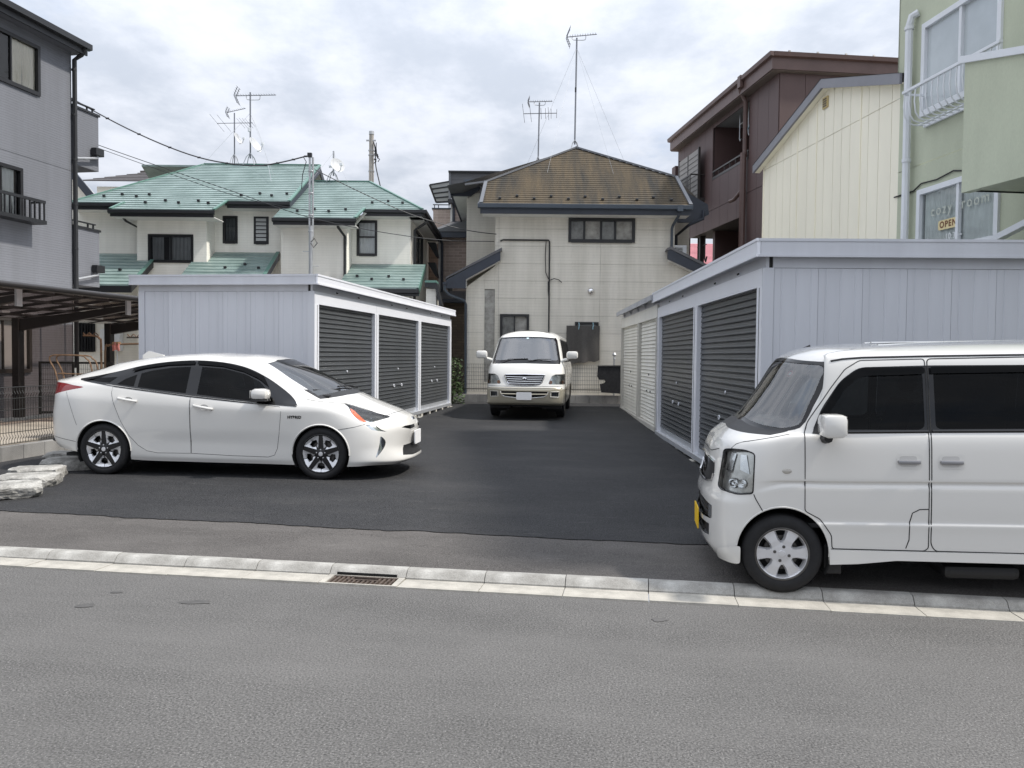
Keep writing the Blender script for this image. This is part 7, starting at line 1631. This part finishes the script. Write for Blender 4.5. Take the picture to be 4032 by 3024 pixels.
MB().tube(smooth_poly([(-8.09, 0, .35), (-8.09, 0, 1.75), (-8.12, 0, 1.93), (-8.22, 0, 1.985), (-8.44, 0, 1.99)], 4, False), .02, 6).obj('stand_pole', m_rust, ls, smooth=True)
MB().tube(smooth_poly([(-8.06, .1, .35), (-8.06, .1, 1.68), (-8.0, .1, 1.79), (-7.9, .1, 1.82), (-7.3, .1, 1.84), (-6.9, .1, 1.84)], 4, False), .02, 6).obj('stand_pole', m_rust, ls, smooth=True)
for x0, z in ((-8.42, 1.99), (-7.55, 1.97)):
    MB().tube(smooth_poly([(x0 - .02 + .06 * i, 0, z + (.055 if i % 2 == 0 else .0)) for i in range(6)], 3, False), .010, 5).obj('hook', m_rust, ls)
MB().tube([(-7.58, 0, 1.96), (-7.1, 0, 1.965)], .018, 6).obj('top_bar', m_bframe, ls)
ck = thing('cloth', 'pink cloth hung over the laundry pole', 'cloth', (0, 16.0, 0), 0, base=(-7.83, 0, 1.7))
V, F = [], []
for i in range(9):
    for j in range(6): V.append((-7.90 + .018 * i + .006 * math.sin(j * 2), .06 + .03 * math.sin(i * 1.6), 1.86 - .032 * j - .012 * math.sin(i * 1.1)))
for i in range(8):
    for j in range(5): F.append((i * 6 + j, (i + 1) * 6 + j, (i + 1) * 6 + j + 1, i * 6 + j + 1))
obj('fold', V, F, M('salmon cloth', (.62, .24, .20), rough=.9, var=.15, vs=12), ck, smooth=True)
MB().tube([(-7.9, .08, 1.845), (-7.75, .08, 1.85)], .03, 6).obj('clip', M('peg colour', (.35, .22, .12), rough=.7, var=.2), ck)
# sunlit strip of pale paving in the yard
pv = MB().box(-16, -7.35, 9.0, 15.5, .24, .325).obj('yard_paving', M('pale paving', (.36, .32, .265), rough=.95, var=.15, vs=1.5, bump=.2), None); tag(pv, kind='structure')
# rough stones beside the rear wheel
m_rock = M('rough broken concrete', (.27, .258, .235), rough=.98, var=.40, vs=7, bump=.7, bs=30, fine=.22, fs=60, c2=(.44, .43, .40))
def stone(x, y, lx, ly, h, rot, label, zoff=0, tilt=0):
    """a broken slab: a block knocked about by random breaks, then roughened"""
    from mathutils import noise
    r2 = random.Random(int(x * 1000 + y * 77)); bm = bmesh.new(); bmesh.ops.create_cube(bm, size=1)
    for k in range(16):
        a = r2.uniform(0, 6.283); el = r2.uniform(-.35, .55) if k < 12 else r2.uniform(.5, 1.0)
        n = Vector((math.cos(a) * math.cos(el), math.sin(a) * math.cos(el), math.sin(el))); sup = sum(abs(c_) * .5 for c_ in n)
        g = bm.verts[:] + bm.edges[:] + bm.faces[:]
        r_ = bmesh.ops.bisect_plane(bm, geom=g, plane_co=n * sup * r2.uniform(.74, .90), plane_no=n, clear_outer=True)
        ed_ = [e for e in r_['geom_cut'] if isinstance(e, bmesh.types.BMEdge)]
        if ed_: bmesh.ops.contextual_create(bm, geom=ed_)
    bmesh.ops.triangulate(bm, faces=bm.faces[:])
    for _ in range(3):
        le = [e for e in bm.edges if (Vector((e.verts[0].co.x * lx, e.verts[0].co.y * ly, e.verts[0].co.z * h)) - Vector((e.verts[1].co.x * lx, e.verts[1].co.y * ly, e.verts[1].co.z * h))).length > .045]
        if le: bmesh.ops.subdivide_edges(bm, edges=le, cuts=1); bmesh.ops.triangulate(bm, faces=bm.faces[:])
    sd = Vector((r2.uniform(0, 50), r2.uniform(0, 50), r2.uniform(0, 50)))
    V = []
    for v in bm.verts:
        q = Vector((v.co.x * lx, v.co.y * ly, v.co.z * h)); top = v.co.z > .40
        d = noise.noise_vector(q * 9 + sd) * .016 + noise.noise_vector(q * 26 + sd) * .009
        V.append(q + Vector((d.x, d.y, d.z * (.35 if top else 1))))
    bm.verts.index_update(); F = [[v.index for v in f.verts] for f in bm.faces]; bm.free()
    o = obj('stone', V, F, m_rock); zmin = min(v.z for v in V)
    o.location = (x, y, gz(x, y) - zmin - .012 + zoff); o.rotation_euler = (R(tilt), R(tilt * .5), rot); return tag(o, label, 'stone', 'stones along the left edge of the lot')
stone(-5.28, 8.55, .55, .42, .145, .5, 'nearest rough stone at the left edge of the picture')
stone(-5.45, 9.12, .62, .40, .135, .25, 'second rough stone from the picture edge, with a flat top')
stone(-5.62, 9.62, .58, .42, .13, .35, 'third rough stone from the picture edge, broken on its front')
stone(-5.58, 10.28, .66, .46, .13, .1, 'large flat rough stone just behind the sedan rear wheel')
stone(-5.95, 10.95, .58, .42, .13, -.1, 'shaded rough stone under the sedan rear bumper')
# tar stains on the road are flat thin patches
m_stain = M('oily tar stain', (.082, .079, .076), rough=.75, var=.3, vs=9, bump=.3, bs=120)
for (x, y, a, b_) in ((-2.82, 5.35, .055, .05), (-2.12, 5.45, .10, .05), (-2.76, 5.66, .04, .03), (.96, 5.17, .05, .04)):
    V = [(x + a * (1 + .25 * math.sin(3 * t + x)) * math.cos(t), y + b_ * (1 + .25 * math.cos(2 * t + y)) * math.sin(t), -.0085) for t in np.linspace(0, 2 * math.pi, 18, endpoint=False)]
    o = obj('tar_stain', V, [tuple(range(18))], m_stain); tag(o, kind='structure')

# ------------------------------------------------------------------ aerials, dishes, poles, wires
m_ant = M('aerial metal', (.20, .21, .23), rough=.45, metal=.5, var=.1); m_dish = M('dish grey', (.50, .51, .52), rough=.5, var=.06)
def yagi(parent, x0, x1, y, z0, z1, n, half, rise=.0, mat=m_ant, name='yagi_aerial'):
    b = MB().tube([(x0, y, z0), (x1, y, z1)], .014, 6)
    o = b.obj(name, mat, parent)
    for i in range(n):
        t = (i + .5) / n; x = x0 + (x1 - x0) * t; z = z0 + (z1 - z0) * t; h = half * (1 - .25 * t)
        sub(MB().tube([(x - h * .12, y - h, z + .02), (x + h * .12, y + h, z + .02)], .006, 4).obj('element', mat, parent), o)
    return o
def tripod(parent, x, y, z0, z1, s, mat=m_galv):
    for a in (R(45), R(135), R(225), R(315)): MB().tube([(x, y, z1), (x + s * .55 * math.cos(a), y + s * .55 * math.sin(a), z1 - (z1 - z0) * .35), (x + s * math.cos(a), y + s * math.sin(a), z0)], .015, 5).obj('mast_leg', mat, parent)
def dish(parent, c, az, el, r, mat=m_dish):
    M4 = Matrix.Translation(c) @ Matrix.Rotation(az, 4, 'Z') @ Matrix.Rotation(el, 4, 'Y')
    o = MB().lathe([(0, .0), (r * .35, r * .03), (r * .7, r * .11), (r, r * .22), (r * 1.02, r * .21), (r * .7, r * .09), (0, -.02)], 'x', 24).xf(M4).obj('dish', mat, parent, smooth=True)
    sub(MB().tube([M4 @ Vector((0, 0, -r * .9)), M4 @ Vector((r * .6, 0, -r * 1.0)), M4 @ Vector((r * 1.05, 0, -r * .55))], .012, 5).obj('feed_arm', m_galv, parent), o)
    sub(MB().cbox(-.05, .05, -.03, .03, -.04, .05, .01).xf(Matrix.Translation(M4 @ Vector((r * 1.08, 0, -r * .45)))).obj('feed_horn', m_whiteframe, parent), o); return o
def corner_reflector(parent, x, y, z, s, o, mat=m_ant):
    for dz in (1, -1):
        for yy in (y - .10, y + .10): sub(MB().bar((x, yy, z), (x + s * .42, yy, z + dz * s), .02, .02).obj('reflector_arm', mat, parent), o)
        for k in range(4): sub(MB().tube([(x + s * .42 * (k + 1) / 4, y - .22, z + dz * s * (k + 1) / 4), (x + s * .42 * (k + 1) / 4, y + .22, z + dz * s * (k + 1) / 4)], .006, 4).obj('element', mat, parent), o)
def clampbar(parent, x0, x1, y, z, drop): MB().tube(smooth_poly([(x0, y, z), (x0 + .01, y, z - drop * .7), (x0 + .08, y, z - drop), (x1 - .08, y, z - drop), (x1 - .01, y, z - drop * .7), (x1, y, z + .02)], 3, False), .012, 5).obj('cradle', m_galv, parent)
def stay(parent, p, q, r=.004, mat=None): MB().tube([p, q], r, 4).obj('stay_wire', mat or m_galv, parent)
a1 = thing('tv_antenna', 'tall television aerial with a dish on the larger green roof', 'antenna', (0, 27.5, 0), 0, base=(-8.85, 0, 7.98))
MB().tube([(-8.85, 0, 8.2), (-8.85, 0, 10.39)], .026, 8).obj('mast', m_ant, a1, smooth=True); tripod(a1, -8.85, 0, 7.95, 8.38, .26)
o = yagi(a1, -9.36, -7.99, 0, 10.27, 10.31, 16, .11); corner_reflector(a1, -9.36, 0, 10.27, .27, o); clampbar(a1, -8.98, -8.52, 0, 10.26, .12)
dish(a1, (-8.70, -.05, 8.62), R(-18), R(-28), .27); MB().cbox(-8.92, -8.84, -.06, .02, 9.08, 9.22, .01).obj('booster', m_whiteframe, a1)
stay(a1, (-8.85, 0, 9.7), (-7.6, -1.5, 7.25)); stay(a1, (-8.85, 0, 9.7), (-10.3, -1.0, 7.5))
MB().tube(smooth_poly([(-8.82, 0, 9.62), (-8.6, -.1, 9.2), (-8.3, -.5, 8.6), (-7.9, -1.2, 7.75), (-7.5, -2.2, 6.98)], 4, False), .008, 4).obj('coax_cable', m_galv, a1)
a2 = thing('tv_antenna', 'shorter aerial pair with a dish behind the green roof', 'antenna', (0, 33.5, 0), 0, base=(-11.43, 0, 9.3))
k = 33.5 / 30.0
fx = lambda x: x * k; fz = lambda z: 1.68 + (z - 1.68) * k
MB().tube([(fx(-10.235), 0, 9.2), (fx(-10.235), 0, fz(10.43))], .026, 8).obj('mast', m_ant, a2, smooth=True); tripod(a2, fx(-10.24), 0, 9.3, fz(8.95), .22)
o = yagi(a2, fx(-10.53), fx(-9.83), 0, fz(10.44), fz(10.60), 10, .12); corner_reflector(a2, fx(-10.53), 0, fz(10.44), .2, o)
o = yagi(a2, fx(-10.87), fx(-9.57), 0, fz(10.05), fz(10.08), 1, .02)
for x, h in ((-10.87, .30), (-10.62, .28), (-10.0, .14), (-9.9, .16), (-9.8, .15), (-9.7, .14), (-9.58, .10)): sub(MB().tube([(fx(x) - h * .75, -.2, fz(10.06) + h), (fx(x) + h * .75, .2, fz(10.06) - h)], .007, 4).obj('element', m_ant, a2), o)
dish(a2, (fx(-10.12), -.05, fz(9.48)), R(-12), R(-25), .25)
a3 = thing('satellite_dish', 'satellite dish on a short mast on the smaller green roof', 'dish', (0, 26.6, 0), 0, base=(-5.86, 0, 7.26))
MB().tube([(-5.86, 0, 7.45), (-5.86, 0, 8.25)], .028, 8).obj('mast', m_galv, a3, smooth=True); tripod(a3, -5.88, 0, 7.24, 7.62, .24); dish(a3, (-5.74, -.06, 7.76), R(-50), R(-22), .25); MB().bar((-6.0, -.02, 7.74), (-5.75, -.04, 7.74), .06, .06).obj('mount', m_whiteframe, a3)
stay(a3, (-5.86, 0, 8.2), (-5.2, -.8, 7.0)); stay(a3, (-5.86, 0, 8.2), (-6.5, -.8, 7.0))
up_ = thing('utility_pole', 'concrete utility pole top behind the smaller green-roofed house', 'pole', (-6.27, 36, 0), 0, base=(0, 0, .35))
MB().tube([(0, 0, .35), (0, 0, 11.42)], .15, 14, r1=.10).obj('pole_shaft', M('pole concrete', (.34, .32, .29), rough=.9, var=.15, vs=3), up_, smooth=True)
MB().lathe([(0, 11.46), (.11, 11.44), (.115, 11.30)], 'z', 14).obj('pole_cap', m_galv, up_); MB().bar((-.22, -.05, 11.03), (.2, -.05, 11.03), .06, .06).obj('cross_arm', m_galv, up_)
for z in (10.6, 10.4, 9.7): MB().lathe([(.135, z - .02), (.14, z + .02)], 'z', 14).obj('band', m_galv, up_)
b = MB()
for t in range(7):
    r2 = random.Random(t); b.tube([(.12 + r2.uniform(0, .12), -.1 + r2.uniform(-.05, .05), 10.95 - .12 * t + r2.uniform(-.1, .1)), (.25 + r2.uniform(-.08, .14), -.12, 10.7 - .1 * t), (.17 + r2.uniform(-.05, .2), -.1, 10.45 - .07 * t)], .022, 5)
b.obj('cable_tangle', m_nearblack, up_); MB().tube(smooth_poly([(.12, -.1, 10.95), (.18, -.1, 10.6), (.2, -.1, 10.0), (.3, -.1, 9.5), (.45, -.1, 8.9)], 3, False), .025, 5).obj('drop_cable', m_nearblack, up_)
a4 = thing('tv_antenna', 'tall thin television aerial on the ridge of the grey house', 'antenna', (0, 26.25, 0), 0, base=(1.94, 0, 8.32))
MB().tube([(1.93, 0, 8.45), (1.955, 0, 11.81)], .026, 8).obj('mast', m_ant, a4, smooth=True); tripod(a4, 1.93, 0, 8.28, 8.60, .18)
o = yagi(a4, 1.62, 2.59, 0, 11.83, 11.93, 12, .11); corner_reflector(a4, 1.62, 0, 11.83, .28, o); clampbar(a4, 1.80, 2.24, 0, 11.85, .11); MB().cbox(1.91, 1.96, -.04, .02, 10.1, 10.25, .008).obj('booster', m_nearblack, a4)
for q in ((.2, .6, 7.4), (3.9, .6, 7.4), (1.0, -1.5, 7.2), (3.0, -1.5, 7.2)): stay(a4, (1.95, 0, 11.5), q, .0035)
a5 = thing('tv_antenna', 'double television aerial left of the tall one behind the grey house roof', 'antenna', (0, 28, 0), 0, base=(.81, 0, 8.3))
MB().tube([(.81, 0, 7.9), (.84, 0, 10.30)], .024, 8).obj('mast', m_ant, a5, smooth=True); tripod(a5, .81, 0, 8.0, 8.5, .16)
o = yagi(a5, .44, 1.28, 0, 10.32, 10.35, 11, .10); corner_reflector(a5, .44, 0, 10.32, .14, o); clampbar(a5, .66, 1.04, 0, 10.31, .10)
o = yagi(a5, .30, 1.43, 0, 9.92, 9.95, 1, .02)
for x, h in ((.30, .23), (.54, .20), (.90, .10), (1.05, .09), (1.15, .13), (1.24, .08), (1.43, .06)): sub(MB().tube([(x - h * .2, -.3, 9.93 + h), (x + h * .2, .3, 9.93 - h)], .007, 4).obj('element', m_ant, a5), o)
def wire(name, label, pts, r, mat=m_nearblack, n=6):
    o = MB().tube(smooth_poly(pts, n, False), r, 5).obj(name, mat, None); return tag(o, label, 'cable')
m_cable = M('grey sheathed cable', (.045, .045, .05), rough=.5, var=.1)
w1 = [(-14.14, 22.6, 9.83), (-12.12, 22.6, 8.59), (-10.34, 22.6, 7.67), (-8.69, 22.6, 7.05), (-7.28, 22.6, 6.84), (-6.52, 22.6, 6.92), (-5.75, 22.6, 7.11)]
ov = thing('overhead_cable', 'thick sagging overhead cable from the left edge to the service pole', 'cable', (0, 22.6, 0), 0, base=(-9, 0, 7))
sp1 = smooth_poly([(x, 0, z) for x, _, z in w1], 6, False); MB().tube(sp1, .019, 6).obj('cable_sheath', m_cable, ov, smooth=True)
for i in range(3, len(sp1), 3): MB().lathe([(.026, -.04), (.026, .04)], 'x', 6, sp1[i]).obj('cable_clip', m_cable, ov)
wire('overhead_cable', 'upper thin twin cable crossing from the left edge past the service pole', [(-14.16, 22.4, 8.30), (-10.98, 22.4, 7.18), (-7.8, 22.4, 6.13), (-5.37, 22.4, 5.35), (-2.5, 23.0, 4.95), (-.56, 23.7, 4.98)], .010)
wire('overhead_cable', 'lower thin twin cable just under the other on the left', [(-14.16, 22.45, 8.24), (-10.98, 22.45, 7.10), (-7.8, 22.45, 6.03), (-6.39, 22.45, 5.72), (-5.6, 22.5, 5.6)], .008)
wire('overhead_cable', 'black service drop from the pole top to the grey house corner', [(-5.5, 22.6, 6.75), (-4.2, 22.8, 6.15), (-2.8, 23.1, 5.6), (-1.4, 23.5, 5.28), (-.5, 23.75, 5.2)], .012)
# shrub behind the left storage unit
def shrub(name, label, c, rx, ry, rz, n, seed, leaf=.05, dark=(.022, .050, .016), light=(.075, .125, .035)):
    t_ = thing(name, label, 'shrub', (c[0], c[1], 0), 0, base=(0, 0, c[2])); r2 = random.Random(seed); V, F = [], []
    for i in range(n):
        while True:
            p = Vector((r2.uniform(-1, 1), r2.uniform(-1, 1), r2.uniform(0, 1)))
            if (p.x ** 2 + p.y ** 2) < 1 - .5 * p.z: break
        p = Vector((p.x * rx, p.y * ry, c[2] + p.z * rz)); a = r2.uniform(0, 6.28); u = Vector((math.cos(a), math.sin(a), r2.uniform(-.6, .6))).normalized(); w = u.cross(Vector((r2.uniform(-1, 1), r2.uniform(-1, 1), 1))).normalized(); s = leaf * r2.uniform(.6, 1.4)
        b0 = len(V); V += [p - u * s, p + w * s * .45, p + u * s, p - w * s * .45]; F.append((b0, b0 + 1, b0 + 2, b0 + 3))
    o = obj('foliage', V, F, M('leaf ' + name, dark, rough=.55, var=.3, vs=4, c2=light), t_); o['kind'] = 'stuff'
    for i in range(5): a = r2.uniform(0, 6.28); MB().tube([(0, 0, c[2]), (math.cos(a) * rx * .4, math.sin(a) * ry * .4, c[2] + rz * .7)], .012, 5, r1=.004).obj('stem', M('twig', (.08, .06, .04), rough=.9, var=0), t_)
    return t_
shrub('shrub', 'green weeds growing behind the end of the left storage unit', (-1.65, 22.35, .35), .38, .35, 1.25, 900, 3)
# a few weeds in the kerb joints
for i, (x, y) in enumerate(((3.02, 5.52), (3.62, 5.33))):
    t_ = thing('weed_tuft', ['small weed tuft in the kerb joint near the kei van', 'tiny weed at the right edge of the kerb'][i], 'weed', (x, y, 0)); V, F = [], []; r2 = random.Random(i)
    for k in range(14):
        a = r2.uniform(0, 6.28); l = r2.uniform(.015, .035); d = Vector((math.cos(a), math.sin(a), 1.2)).normalized(); w = d.cross(Vector((0, 0, 1))).normalized() * .003; b0 = len(V); V += [w, -w, d * l]; F.append((b0, b0 + 1, b0 + 2))
    obj('blade', V, F, M('weed green', (.06, .14, .03), rough=.6, var=.2), t_)
